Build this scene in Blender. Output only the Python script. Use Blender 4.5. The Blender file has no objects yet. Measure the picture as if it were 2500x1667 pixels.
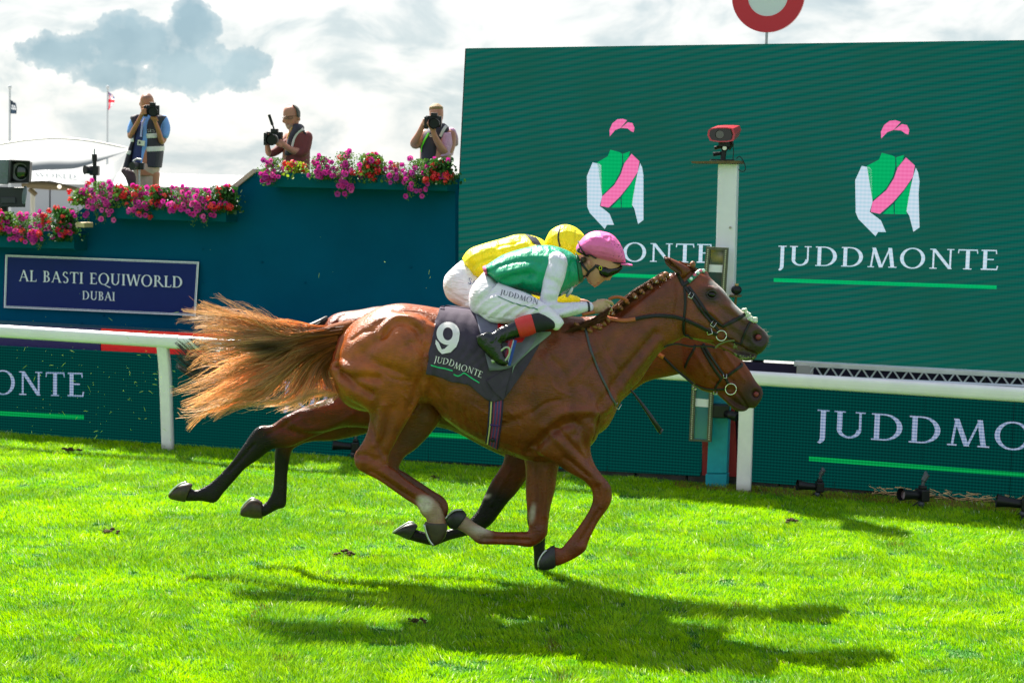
import bpy, bmesh, math, random
import numpy as np
from mathutils import Vector, Matrix
from mathutils.bvhtree import BVHTree
random.seed(7); np.random.seed(7)
S = bpy.context.scene
COL = S.collection

# ------------------------------------------------------------------ camera
F_PX = 4320.0; CX = 1250.0; CY = 833.5
CAM = Vector((0, 0, 2.85))
PITCH = math.atan((CY-450.0)/F_PX); ROLL = 0.027
FW = Vector((0, math.cos(PITCH), -math.sin(PITCH)))
R0 = Vector((1, 0, 0)); U0 = Vector((0, math.sin(PITCH), math.cos(PITCH)))
RT = R0*math.cos(ROLL)+U0*math.sin(ROLL); UP = U0*math.cos(ROLL)-R0*math.sin(ROLL)
cam = bpy.data.cameras.new('camera'); camo = bpy.data.objects.new('camera', cam); COL.objects.link(camo)
cam.sensor_width = 36; cam.lens = 36*F_PX/2500; cam.clip_start = 0.1; cam.clip_end = 3000
M = Matrix((RT, UP, -FW)).transposed().to_4x4(); M.translation = CAM
camo.matrix_world = M; S.camera = camo
cam.dof.use_dof = True; cam.dof.focus_distance = 12.3; cam.dof.aperture_fstop = 4.5

# ------------------------------------------------------------------ world and sun
SUNV = Vector((-0.72, 1.30, 1.92)).normalized()
EL = math.asin(SUNV.z); AZ = math.atan2(SUNV.x, SUNV.y)
w = bpy.data.worlds.new('World'); S.world = w; w.use_nodes = True
nt = w.node_tree; nt.nodes.clear()
def nn(nt, t, **k):
    n = nt.nodes.new(t)
    for a, b in k.items(): setattr(n, a, b)
    return n
def math_n(nt, op, a, b=None, clamp=False):
    n = nt.nodes.new('ShaderNodeMath'); n.operation = op; n.use_clamp = clamp
    for i, v in enumerate((a, b)):
        if v is None: continue
        if isinstance(v, (int, float)): n.inputs[i].default_value = v
        else: nt.links.new(v, n.inputs[i])
    return n.outputs[0]
def ramp(nt, fac, stops):
    r = nt.nodes.new('ShaderNodeValToRGB'); cr = r.color_ramp
    cr.elements[0].position = stops[0][0]; cr.elements[0].color = (*stops[0][1], 1)
    cr.elements[1].position = stops[-1][0]; cr.elements[1].color = (*stops[-1][1], 1)
    for p, c in stops[1:-1]:
        e = cr.elements.new(p); e.color = (*c, 1)
    nt.links.new(fac, r.inputs[0]); return r.outputs[0]
def mixc(nt, f, a, b):
    n = nt.nodes.new('ShaderNodeMix'); n.data_type = 'RGBA'
    for i, v in ((0, f), (6, a), (7, b)):
        if isinstance(v, (int, float)): n.inputs[i].default_value = v
        elif isinstance(v, tuple): n.inputs[i].default_value = (*v, 1)
        else: nt.links.new(v, n.inputs[i])
    return n.outputs[2]
sky = nn(nt, 'ShaderNodeTexSky', sky_type='NISHITA'); sky.sun_disc = False
sky.sun_elevation = EL; sky.sun_rotation = AZ; sky.dust_density = 1.5
tc = nn(nt, 'ShaderNodeTexCoord')
sx = nn(nt, 'ShaderNodeSeparateXYZ'); nt.links.new(tc.outputs['Generated'], sx.inputs[0])
ay = math_n(nt, 'MAXIMUM', math_n(nt, 'ABSOLUTE', sx.outputs[1]), 0.08)
u = math_n(nt, 'DIVIDE', sx.outputs[0], ay); v = math_n(nt, 'DIVIDE', sx.outputs[2], ay)
cmb = nn(nt, 'ShaderNodeCombineXYZ'); nt.links.new(u, cmb.inputs[0]); nt.links.new(v, cmb.inputs[1]); nt.links.new(math_n(nt, 'SIGN', sx.outputs[1]), cmb.inputs[2])
def uvof(px, py):
    d = FW*F_PX+RT*(px-CX)+UP*(CY-py); return d.x/d.y, d.z/d.y
nz = nn(nt, 'ShaderNodeTexNoise'); nz.inputs['Scale'].default_value = 42; nz.inputs['Detail'].default_value = 10; nz.inputs['Roughness'].default_value = 0.62
nt.links.new(cmb.outputs[0], nz.inputs[0])
best = None
for (px, py, rx, ry) in ((170, 125, 135, 62), (330, 120, 150, 78), (470, 70, 60, 95), (450, 165, 165, 72), (590, 175, 72, 62), (300, 180, 150, 40), (120, -30, 60, 20)):
    cu, cv = uvof(px, py)
    a = math_n(nt, 'MULTIPLY', math_n(nt, 'SUBTRACT', u, cu), F_PX/rx)
    b = math_n(nt, 'MULTIPLY', math_n(nt, 'SUBTRACT', v, cv), F_PX/ry)
    d = math_n(nt, 'SQRT', math_n(nt, 'ADD', math_n(nt, 'MULTIPLY', a, a), math_n(nt, 'MULTIPLY', b, b)))
    best = d if best is None else math_n(nt, 'MINIMUM', best, d)
dist = math_n(nt, 'ADD', best, math_n(nt, 'MULTIPLY', math_n(nt, 'SUBTRACT', nz.outputs[0], 0.5), 2.7))
blob = ramp(nt, dist, [(0.50, (1, 1, 1)), (0.90, (0.68, 0.68, 0.68)), (1.16, (0, 0, 0))])
mp = nn(nt, 'ShaderNodeMapping'); mp.inputs['Scale'].default_value = (1, 1.9, 1); nt.links.new(cmb.outputs[0], mp.inputs[0])
n2 = nn(nt, 'ShaderNodeTexNoise'); n2.inputs['Scale'].default_value = 15; n2.inputs['Detail'].default_value = 8; n2.inputs['Roughness'].default_value = 0.55; n2.inputs['Distortion'].default_value = 0.4
nt.links.new(mp.outputs[0], n2.inputs[0])
cl = ramp(nt, n2.outputs[0], [(0.30, (0.195, 0.240, 0.258)), (0.41, (0.262, 0.296, 0.304)), (0.48, (0.345, 0.358, 0.354)), (0.55, (0.405, 0.405, 0.393))])
n3 = nn(nt, 'ShaderNodeTexNoise'); n3.inputs['Scale'].default_value = 20; n3.inputs['Detail'].default_value = 4
nt.links.new(cmb.outputs[0], n3.inputs[0])
dk = ramp(nt, n3.outputs[0], [(0.38, (0.118, 0.182, 0.216)), (0.60, (0.175, 0.240, 0.268))])
allc = mixc(nt, blob, cl, dk)
sk = nn(nt, 'ShaderNodeVectorMath', operation='SCALE'); nt.links.new(sky.outputs[0], sk.inputs[0]); sk.inputs['Scale'].default_value = 0.10
cov = nn(nt, 'ShaderNodeMapRange'); cov.inputs[1].default_value = 0.30; cov.inputs[2].default_value = 0.75; cov.inputs[3].default_value = 0.94; cov.inputs[4].default_value = 0.45; nt.links.new(sx.outputs[2], cov.inputs[0])
bk = nn(nt, 'ShaderNodeMapRange'); bk.inputs[1].default_value = -0.35; bk.inputs[2].default_value = 0.35; bk.inputs[3].default_value = 0.70; bk.inputs[4].default_value = 1.0; nt.links.new(sx.outputs[1], bk.inputs[0])
full = mixc(nt, math_n(nt, 'MULTIPLY', cov.outputs[0], bk.outputs[0]), sk.outputs[0], allc)
bg = nn(nt, 'ShaderNodeBackground'); bg.inputs['Strength'].default_value = 0.79
nt.links.new(full, bg.inputs[0])
out = nn(nt, 'ShaderNodeOutputWorld'); nt.links.new(bg.outputs[0], out.inputs[0])
sl = bpy.data.lights.new('sun', 'SUN'); sl.energy = 4.6; sl.angle = math.radians(0.5); sl.color = (1, 0.95, 0.86)
so = bpy.data.objects.new('sun', sl); COL.objects.link(so); so.rotation_euler = SUNV.to_track_quat('Z', 'Y').to_euler(); so.location = (0, 0, 30)
S.view_settings.view_transform = 'Standard'; S.view_settings.look = 'None'; S.view_settings.exposure = 1.7; S.view_settings.gamma = 1

# ------------------------------------------------------------------ projection helpers
def ray(px, py): return FW*F_PX+RT*(px-CX)+UP*(CY-py)
def at(px, py, Y):
    d = ray(px, py); return CAM+d*((Y-CAM.y)/d.y)
def gp(px, py, z=0.0):
    d = ray(px, py); return CAM+d*((z-CAM.z)/d.z)
def proj(P):
    P = np.asarray(P, float)-np.array(CAM)
    z = P@np.array(FW); return CX+F_PX*(P@np.array(RT))/z, CY-F_PX*(P@np.array(UP))/z
class Plane:
    """vertical plane through ground point O; u runs to the right, n away from the camera"""
    def __init__(s, O, yaw):
        s.O = Vector((O[0], O[1], 0)); s.u = Vector((math.cos(yaw), -math.sin(yaw), 0)); s.n = Vector((math.sin(yaw), math.cos(yaw), 0)); s.yaw = yaw
    def pt(s, px, py, off=0):
        d = ray(px, py); t = ((s.O-CAM).dot(s.n)+off)/d.dot(s.n); return CAM+d*t
    def uz(s, px, py, off=0):
        p = s.pt(px, py, off); return (p-s.O).dot(s.u), p.z
    def W(s, u, z, off=0): return s.O+s.u*u+Vector((0, 0, z))+s.n*off

# ------------------------------------------------------------------ materials
MATS = {}
def mat(name, col, rough=0.6, var=0.0, vscale=8, bump=0.0, bscale=60, metal=0.0, spec=0.5, sheen=0.0, attr=None, trans=0.0, emis=0.0, coat=0.0, bstretch=None, sub=0.0, rvar=0.0, fine=0.0):
    if name in MATS: return MATS[name]
    m = bpy.data.materials.new(name); m.use_nodes = True; t = m.node_tree; p = t.nodes['Principled BSDF']
    p.inputs['Roughness'].default_value = rough; p.inputs['Metallic'].default_value = metal
    p.inputs['Specular IOR Level'].default_value = spec; p.inputs['Sheen Weight'].default_value = sheen
    p.inputs['Coat Weight'].default_value = coat; p.inputs['Coat Roughness'].default_value = 0.15
    g = nn(t, 'ShaderNodeNewGeometry')
    src = col
    if attr:
        a = nn(t, 'ShaderNodeAttribute', attribute_name=attr); src = a.outputs['Color']
    if var > 0:
        n = nn(t, 'ShaderNodeTexNoise'); n.inputs['Scale'].default_value = vscale; n.inputs['Detail'].default_value = 6; n.inputs['Roughness'].default_value = 0.65
        t.links.new(g.outputs['Position'], n.inputs[0])
        h = nn(t, 'ShaderNodeHueSaturation')
        if isinstance(src, tuple): h.inputs['Color'].default_value = (*src, 1)
        else: t.links.new(src, h.inputs['Color'])
        mr = nn(t, 'ShaderNodeMapRange'); mr.inputs[1].default_value = 0.3; mr.inputs[2].default_value = 0.7; mr.inputs[3].default_value = 1-var; mr.inputs[4].default_value = 1+var
        t.links.new(n.outputs[0], mr.inputs[0]); t.links.new(mr.outputs[0], h.inputs['Value']); src = h.outputs[0]
    if isinstance(src, tuple): p.inputs['Base Color'].default_value = (*src, 1)
    else: t.links.new(src, p.inputs['Base Color'])
    if bump > 0:
        n = nn(t, 'ShaderNodeTexNoise'); n.inputs['Scale'].default_value = bscale; n.inputs['Detail'].default_value = 5
        if bstretch:
            mpn = nn(t, 'ShaderNodeMapping'); mpn.inputs['Scale'].default_value = bstretch[:3]
            if len(bstretch) > 3: mpn.inputs['Rotation'].default_value = (0, bstretch[3], 0)
            t.links.new(g.outputs['Position'], mpn.inputs[0]); t.links.new(mpn.outputs[0], n.inputs[0])
        else: t.links.new(g.outputs['Position'], n.inputs[0])
        b = nn(t, 'ShaderNodeBump'); b.inputs['Strength'].default_value = 1; b.inputs['Distance'].default_value = bump
        t.links.new(n.outputs[0], b.inputs['Height']); t.links.new(b.outputs[0], p.inputs['Normal'])
        if fine > 0:
            m3 = nn(t, 'ShaderNodeMapping'); m3.inputs['Scale'].default_value = (110, 110, 520); m3.inputs['Rotation'].default_value = (0, 0.35, 0); t.links.new(g.outputs['Position'], m3.inputs[0])
            n4 = nn(t, 'ShaderNodeTexNoise'); n4.inputs['Scale'].default_value = 1; n4.inputs['Detail'].default_value = 3; t.links.new(m3.outputs[0], n4.inputs[0])
            b2 = nn(t, 'ShaderNodeBump'); b2.inputs['Distance'].default_value = fine; t.links.new(n4.outputs[0], b2.inputs['Height']); t.links.new(b.outputs[0], b2.inputs['Normal']); t.links.new(b2.outputs[0], p.inputs['Normal'])
    if rvar > 0:
        n = nn(t, 'ShaderNodeTexNoise'); n.inputs['Scale'].default_value = 16; n.inputs['Detail'].default_value = 6; n.inputs['Roughness'].default_value = 0.7; t.links.new(g.outputs['Position'], n.inputs[0])
        mr = nn(t, 'ShaderNodeMapRange'); mr.inputs[1].default_value = 0.35; mr.inputs[2].default_value = 0.65; mr.inputs[3].default_value = rough-rvar; mr.inputs[4].default_value = rough+rvar; t.links.new(n.outputs[0], mr.inputs[0]); t.links.new(mr.outputs[0], p.inputs['Roughness'])
    if emis > 0:
        if isinstance(src, tuple): p.inputs['Emission Color'].default_value = (*src, 1)
        else: t.links.new(src, p.inputs['Emission Color'])
        p.inputs['Emission Strength'].default_value = emis
    if trans > 0:
        tr = nn(t, 'ShaderNodeBsdfTranslucent')
        if isinstance(src, tuple): tr.inputs[0].default_value = (*src, 1)
        else: t.links.new(src, tr.inputs[0])
        mx = nn(t, 'ShaderNodeMixShader'); mx.inputs[0].default_value = trans
        t.links.new(p.outputs[0], mx.inputs[1]); t.links.new(tr.outputs[0], mx.inputs[2])
        t.links.new(mx.outputs[0], t.nodes['Material Output'].inputs[0])
    MATS[name] = m; return m
def lin(r, g, b):
    f = lambda c: ((c/255+0.055)/1.055)**2.4 if c > 10 else c/255/12.92
    return (f(r), f(g), f(b))

# ------------------------------------------------------------------ objects
ROOTLOC = {}
def finish(o, parent, label=None, cat=None, group=None, kind=None):
    COL.objects.link(o)
    if parent is not None: o.parent = parent
    if label: o['label'] = label
    if cat: o['category'] = cat
    if group: o['group'] = group
    if kind: o['kind'] = kind
    return o
def thing(name, loc, label, cat, group=None):
    o = bpy.data.objects.new(name, None); o.empty_display_size = 0.1; o.location = loc
    finish(o, None, label, cat, group); ROOTLOC[o.name] = Vector(loc); return o
def rootloc(o):
    while o.parent: o = o.parent
    return Vector(o.location)
def mkobj(name, verts, faces, m, parent=None, smooth=False, label=None, cat=None, group=None, kind=None, mats=None, midx=None):
    verts = np.asarray(verts, float).reshape(-1, 3)
    if parent is not None: L = rootloc(parent)
    elif kind is not None: L = Vector((0, 0, 0))
    else: mn, mx = verts.min(0), verts.max(0); L = Vector(((mn[0]+mx[0])/2, (mn[1]+mx[1])/2, mn[2]))
    me = bpy.data.meshes.new(name); me.from_pydata((verts-np.array(L)).tolist(), [], faces); me.update()
    for mm in (mats or [m]): me.materials.append(mm)
    if midx is not None: me.polygons.foreach_set('material_index', np.asarray(midx, np.int32))
    if smooth: me.polygons.foreach_set('use_smooth', np.ones(len(me.polygons), bool))
    o = bpy.data.objects.new(name, me)
    if parent is None: o.location = L
    return finish(o, parent, label, cat, group, kind)
def setcol(o, cols, name='Col'):
    a = o.data.attributes.new(name, 'FLOAT_COLOR', 'POINT'); c = np.ones((len(o.data.vertices), 4), np.float32); c[:, :3] = cols
    a.data.foreach_set('color', c.ravel())
class MB:
    def __init__(s): s.v = []; s.f = []; s.mi = []
    def add(s, vs, fs, mi=0):
        b = len(s.v); s.v += [tuple(x) for x in vs]; s.f += [[b+i for i in f] for f in fs]; s.mi += [mi]*len(fs); return s
    def hexa(s, p, mi=0):   # 8 points: 0-3 front ccw, 4-7 back
        return s.add(p, [(0, 1, 2, 3), (7, 6, 5, 4), (0, 4, 5, 1), (1, 5, 6, 2), (2, 6, 7, 3), (3, 7, 4, 0)], mi)
    def box(s, c, size, R=None, mi=0):
        c = Vector(c); R = R or Matrix.Identity(3); q = []
        for (a, b) in ((-1, 0), (1, 0)):
            for (x, z) in ((-1, -1), (1, -1), (1, 1), (-1, 1)):
                q.append(c+R@Vector((x*size[0]/2, a*size[1]/2, z*size[2]/2)))
        return s.hexa(q, mi)
    def prism(s, poly, mi=0, front=None, back=None):  # front/back: functions (a,b)->point
        n = len(poly); A = [front(*p) for p in poly]; B = [back(*p) for p in poly]
        return s.add(A+B, [tuple(range(n)), tuple(range(2*n-1, n-1, -1))]+[(i, i+n, (i+1) % n+n, (i+1) % n) for i in range(n)], mi)
    def tube(s, pts, r, n=8, mi=0, cap=True):
        pts = [Vector(p) for p in pts]; rr = r if isinstance(r, (list, tuple)) else [r]*len(pts)
        b = len(s.v); ref = None
        for i, p in enumerate(pts):
            t = (pts[min(i+1, len(pts)-1)]-pts[max(i-1, 0)]).normalized()
            if ref is None: ref = Vector((0, 0, 1)) if abs(t.z) < 0.9 else Vector((1, 0, 0))
            a = (ref-t*ref.dot(t)).normalized(); ref = a; c = t.cross(a)
            for k in range(n):
                th = 2*math.pi*k/n; s.v.append(tuple(p+(a*math.cos(th)+c*math.sin(th))*rr[i]))
        for i in range(len(pts)-1):
            for k in range(n):
                s.f.append([b+i*n+k, b+i*n+(k+1) % n, b+(i+1)*n+(k+1) % n, b+(i+1)*n+k]); s.mi.append(mi)
        if cap:
            s.f.append([b+k for k in range(n)][::-1]); s.f.append([b+(len(pts)-1)*n+k for k in range(n)]); s.mi += [mi, mi]
        return s
    def cyl(s, a, b, r, r2=None, n=20, mi=0): return s.tube([a, b], [r, r if r2 is None else r2], n, mi)
    def ball(s, c, r, n=12, m=8, mi=0, R=None):
        c = Vector(c); r = (r, r, r) if isinstance(r, (int, float)) else r; b = len(s.v); R = R or Matrix.Identity(3)
        for i in range(1, m):
            for k in range(n):
                th = math.pi*i/m; ph = 2*math.pi*k/n
                s.v.append(tuple(c+R@Vector((r[0]*math.sin(th)*math.cos(ph), r[1]*math.sin(th)*math.sin(ph), r[2]*math.cos(th)))))
        t = len(s.v); s.v.append(tuple(c+R@Vector((0, 0, r[2])))); s.v.append(tuple(c-R@Vector((0, 0, r[2]))))
        for i in range(m-2):
            for k in range(n): s.f.append([b+i*n+k, b+(i+1)*n+k, b+(i+1)*n+(k+1) % n, b+i*n+(k+1) % n]); s.mi.append(mi)
        for k in range(n):
            s.f.append([t, b+k, b+(k+1) % n]); s.f.append([t+1, b+(m-2)*n+(k+1) % n, b+(m-2)*n+k]); s.mi += [mi, mi]
        return s
    def build(s, name, m, parent=None, **k):
        mats = m if isinstance(m, list) else None
        return mkobj(name, s.v, s.f, m if not mats else None, parent, mats=mats, midx=s.mi if mats else None, **k)
def bevel(o, wd=0.004, seg=2):
    md = o.modifiers.new('bevel', 'BEVEL'); md.width = wd; md.segments = seg; md.limit_method = 'ANGLE'; return o

# ------------------------------------------------------------------ lofts and sculpting
def cr(P, n):
    """Catmull-Rom resample of control rows P (k x d) with n steps per span"""
    P = np.asarray(P, float); k = len(P); out = []
    for i in range(k-1):
        p0 = P[max(i-1, 0)]; p1 = P[i]; p2 = P[i+1]; p3 = P[min(i+2, k-1)]
        for j in range(n):
            t = j/n; out.append(0.5*((2*p1)+(-p0+p2)*t+(2*p0-5*p1+4*p2-p3)*t*t+(-p0+3*p1-3*p2+p3)*t**3))
    out.append(P[-1]); return np.array(out)
def loft(secs, Y, n=4, m=20, pw=2.3, tf=None):
    """secs: (ax,ay,bx,by,w,yoff) silhouettes in photo pixels on plane Y+yoff, w = half depth in metres"""
    tf = tf or (lambda x, y: (x, y)); rows = []
    for s in secs:
        ax, ay, bx, by, w_ = s[:5]; yo = s[5] if len(s) > 5 else 0
        a = at(*tf(ax, ay), Y+yo); b = at(*tf(bx, by), Y+yo); rows.append([*a, *b, w_])
    R = cr(rows, n); V = []; Fc = []
    for r in R:
        a = r[:3]; b = r[3:6]; c = (a+b)/2; h = (a-b)/2; w_ = max(r[6], 0.001)
        for k in range(m):
            th = 2*math.pi*k/m; ct, st = math.cos(th), math.sin(th)
            V.append(c+h*np.sign(ct)*abs(ct)**(2/pw)+np.array((0, w_*np.sign(st)*abs(st)**(2/pw), 0)))
    N = len(R)
    for i in range(N-1):
        for k in range(m): Fc.append((i*m+k, i*m+(k+1) % m, (i+1)*m+(k+1) % m, (i+1)*m+k))
    Fc.append(tuple(range(m))[::-1]); Fc.append(tuple((N-1)*m+k for k in range(m)))
    return V, Fc
def limb(pts, Y, tf=None, n=4, m=14, flat=1.0):
    """pts: (x,y,r_px,yoff) centreline with radius in pixels; round in section"""
    tf = tf or (lambda x, y: (x, y)); rows = []
    for p in pts:
        c = at(*tf(p[0], p[1]), Y+(p[3] if len(p) > 3 else 0)); s0 = at(*tf(p[0]+p[2], p[1]), Y+(p[3] if len(p) > 3 else 0))
        rows.append([*c, (s0-c).length])
    R = cr(rows, n); mb = MB()
    mb.tube([Vector(r[:3]) for r in R], [max(float(r[3]), 0.002) for r in R], m)
    mb.ball(R[0][:3], float(R[0][3])*0.98, m, 8); mb.ball(R[-1][:3], float(R[-1][3])*0.98, m, 8)
    return mb.v, mb.f
def fuse(name, pieces, m, vox=0.01, smooth=3, parent=None, sculpt=None, paint=None, gain=1.0, rs=1.0, **k):
    V = []; Fc = []
    for v, f in pieces:
        b = len(V); V += [tuple(x) for x in v]; Fc += [[b+i for i in q] for q in f]
    me = bpy.data.meshes.new('tmp'); me.from_pydata(V, [], Fc); me.update()
    bm = bmesh.new(); bm.from_mesh(me); bmesh.ops.recalc_face_normals(bm, faces=bm.faces); bm.to_mesh(me); bm.free()
    o = bpy.data.objects.new('tmp', me); COL.objects.link(o)
    md = o.modifiers.new('r', 'REMESH'); md.mode = 'VOXEL'; md.voxel_size = vox; md.adaptivity = 0
    dg = bpy.context.evaluated_depsgraph_get(); m2 = bpy.data.meshes.new_from_object(o.evaluated_get(dg))
    bpy.data.objects.remove(o); bpy.data.meshes.remove(me)
    nv = len(m2.vertices); P = np.empty(nv*3, np.float32); m2.vertices.foreach_get('co', P); P = P.reshape(-1, 3).astype(float)
    E = np.empty(len(m2.edges)*2, np.int32); m2.edges.foreach_get('vertices', E); E = E.reshape(-1, 2)
    deg = np.bincount(E.ravel(), minlength=nv).astype(float)[:, None]
    def lap(X, it, lam=0.5):
        for _ in range(it):
            A = np.stack([np.bincount(E[:, 0], X[E[:, 1], c], nv)+np.bincount(E[:, 1], X[E[:, 0], c], nv) for c in range(X.shape[1])], 1)/deg
            X = X+lam*(A-X)
        return X
    for _ in range(smooth): P = lap(P, 1, 0.6); P = lap(P, 1, -0.35)
    P = lap(P, 1, 0.3)
    def normals(P):
        m2.vertices.foreach_set('co', P.astype(np.float32).ravel()); m2.update()
        Nn = np.empty(nv*3, np.float32); m2.vertex_normals.foreach_get('vector', Nn); return Nn.reshape(-1, 3).astype(float)
    if sculpt:
        Nn = normals(P); px, py = proj(P); D = np.zeros(nv)
        for st in sculpt:
            kind, pts, r, amp = st[:4]; r = r*rs if kind != 'e' else r; d, sd = pdist(px, py, pts, st[5] if len(st) > 5 else 3)
            if kind == 'g': D += amp*np.exp(-(d/r)**2)
            elif kind == 's': D += amp*1.6*np.clip(sd/r, -3, 3)*np.exp(-(d/r)**2)
            elif kind == 'e':
                (cx, cy, rx, ry, an) = pts; ca, sa = math.cos(an), math.sin(an)
                X = ((px-cx)*ca+(py-cy)*sa)/rx; Yy = (-(px-cx)*sa+(py-cy)*ca)/ry; D += amp*np.exp(-(X*X+Yy*Yy)**r)
        wgt = np.clip(np.abs(Nn[:, 1])*1.6-0.25, 0, 1)
        P = P+Nn*(D*wgt*(gain(px, py) if callable(gain) else gain))[:, None]
    P = P.astype(np.float32)
    L = rootloc(parent) if parent is not None else Vector((0, 0, 0))
    m2.vertices.foreach_set('co', (P-np.array(L, np.float32)).ravel()); m2.update()
    m2.polygons.foreach_set('use_smooth', np.ones(len(m2.polygons), bool)); m2.materials.clear(); m2.materials.append(m); m2.name = name
    o = bpy.data.objects.new(name, m2); finish(o, parent, **k)
    if paint is not None:
        px, py = proj(P); c = np.clip(lap(np.asarray(paint(px, py, P), float), 2, 0.5), 0, 1); setcol(o, c)
    return o
def pdist(px, py, pts, n=3):
    if len(pts) == 5 and not isinstance(pts[0], tuple): return np.zeros_like(px), np.zeros_like(px)
    Q = cr([p[:2] for p in pts], n) if len(pts) > 2 else np.array([p[:2] for p in pts], float)
    best = np.full(px.shape, 1e9); sd = np.zeros(px.shape)
    for i in range(len(Q)-1):
        ax, ay = Q[i]; bx, by = Q[i+1]; dx, dy = bx-ax, by-ay; L2 = dx*dx+dy*dy+1e-9
        t = np.clip(((px-ax)*dx+(py-ay)*dy)/L2, 0, 1); ex = px-(ax+t*dx); ey = py-(ay+t*dy); d = np.hypot(ex, ey)
        s = (dx*ey-dy*ex)/math.sqrt(L2); k = d < best; best[k] = d[k]; sd[k] = s[k]
    return best, np.sign(sd)*best
def bvh_of(*objs):
    V = []; Fc = []
    for o in objs:
        L = rootloc(o) if o.parent else o.location; b = len(V)
        V += [v.co+L for v in o.data.vertices]; Fc += [[b+i for i in p.vertices] for p in o.data.polygons]
    return BVHTree.FromPolygons(V, Fc)
def hit(bvh, px, py, Y, maxd=1.2):
    d = ray(px, py).normalized(); o = CAM+d*9
    h = bvh.ray_cast(o, d)
    if h[0] is not None and abs(h[0].y-Y) < maxd: return h[0], (h[1] if h[1].dot(d) < 0 else -h[1])
    p = at(px, py, Y-0.1); h = bvh.find_nearest(p); return h[0], h[1]
def strap(mb, pts, wpx, bvh, Y, off=0.006, th=0.004, n=5, mi=0, tf=None, wm=None, mirror=None):
    tf = tf or (lambda x, y: (x, y)); Q = cr([tf(*p[:2]) for p in pts], n) if len(pts) > 2 else cr([tf(*p[:2]) for p in pts], 8)
    P = []; Nn = []
    for q in Q:
        if bvh is None: p = at(q[0], q[1], Y); nr = Vector((0, -1, 0))
        else: p, nr = hit(bvh, q[0], q[1], Y)
        P.append(p+nr*off); Nn.append(nr)
    half = (wpx/2)*(Y/F_PX) if wm is None else wm/2
    P2 = [(P[max(i-1, 0)]+P[i]*2+P[min(i+1, len(P)-1)])/4 if 0 < i < len(P)-1 else P[i] for i in range(len(P))]
    V = []
    for i, p in enumerate(P2):
        t = (P2[min(i+1, len(P)-1)]-P2[max(i-1, 0)]).normalized(); nr = Nn[i]; s = nr.cross(t)
        if s.length < 1e-4: s = Vector((0, 0, 1))
        s.normalize(); nr = t.cross(s).normalized()
        if nr.dot(Nn[i]) < 0: nr = -nr
        for (a, b) in ((1, 0), (0.55, th), (-0.55, th), (-1, 0), (-0.5, -th), (0.5, -th)): V.append(p+s*half*a+nr*b)
    N = len(P2); Fc = [(i*6+k, i*6+(k+1) % 6, (i+1)*6+(k+1) % 6, (i+1)*6+k) for i in range(N-1) for k in range(6)]
    Fc += [(5, 4, 3, 2, 1, 0), tuple((N-1)*6+k for k in range(6))]
    mb.add(V, Fc, mi)
    if mirror is not None: mb.add([Vector((v.x, 2*mirror-v.y, v.z)) for v in V], [tuple(reversed(f)) for f in Fc], mi)
    return P2

# ------------------------------------------------------------------ lettering (cap height 1)
def _q(*p): return [list(p)]
def _line(x0, y0, x1, y1, w):  # slanted stroke with horizontal cut ends
    return _q((x0-w/2, y0), (x0+w/2, y0), (x1+w/2, y1), (x1-w/2, y1))
def _bar(x0, x1, y, h): return _q((x0, y-h/2), (x1, y-h/2), (x1, y+h/2), (x0, y+h/2))
def _ser(x, y, w=0.3, h=0.045): return _bar(x-w/2, x+w/2, y+(h/2 if y < 0.5 else -h/2), h)
def _arc(cx, cy, rx, ry, tx, ty, a0, a1, n=22):
    o = []
    for i in range(n):
        p = []
        for a, s in ((a0+(a1-a0)*i/n, 1), (a0+(a1-a0)*(i+1)/n, 1), (a0+(a1-a0)*(i+1)/n, 0), (a0+(a1-a0)*i/n, 0)):
            a = math.radians(a); p.append((cx+(rx if s else rx-tx)*math.cos(a), cy+(ry if s else ry-ty)*math.sin(a)))
        o.append(p)
    return o
TK, TN = 0.145, 0.065
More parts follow.
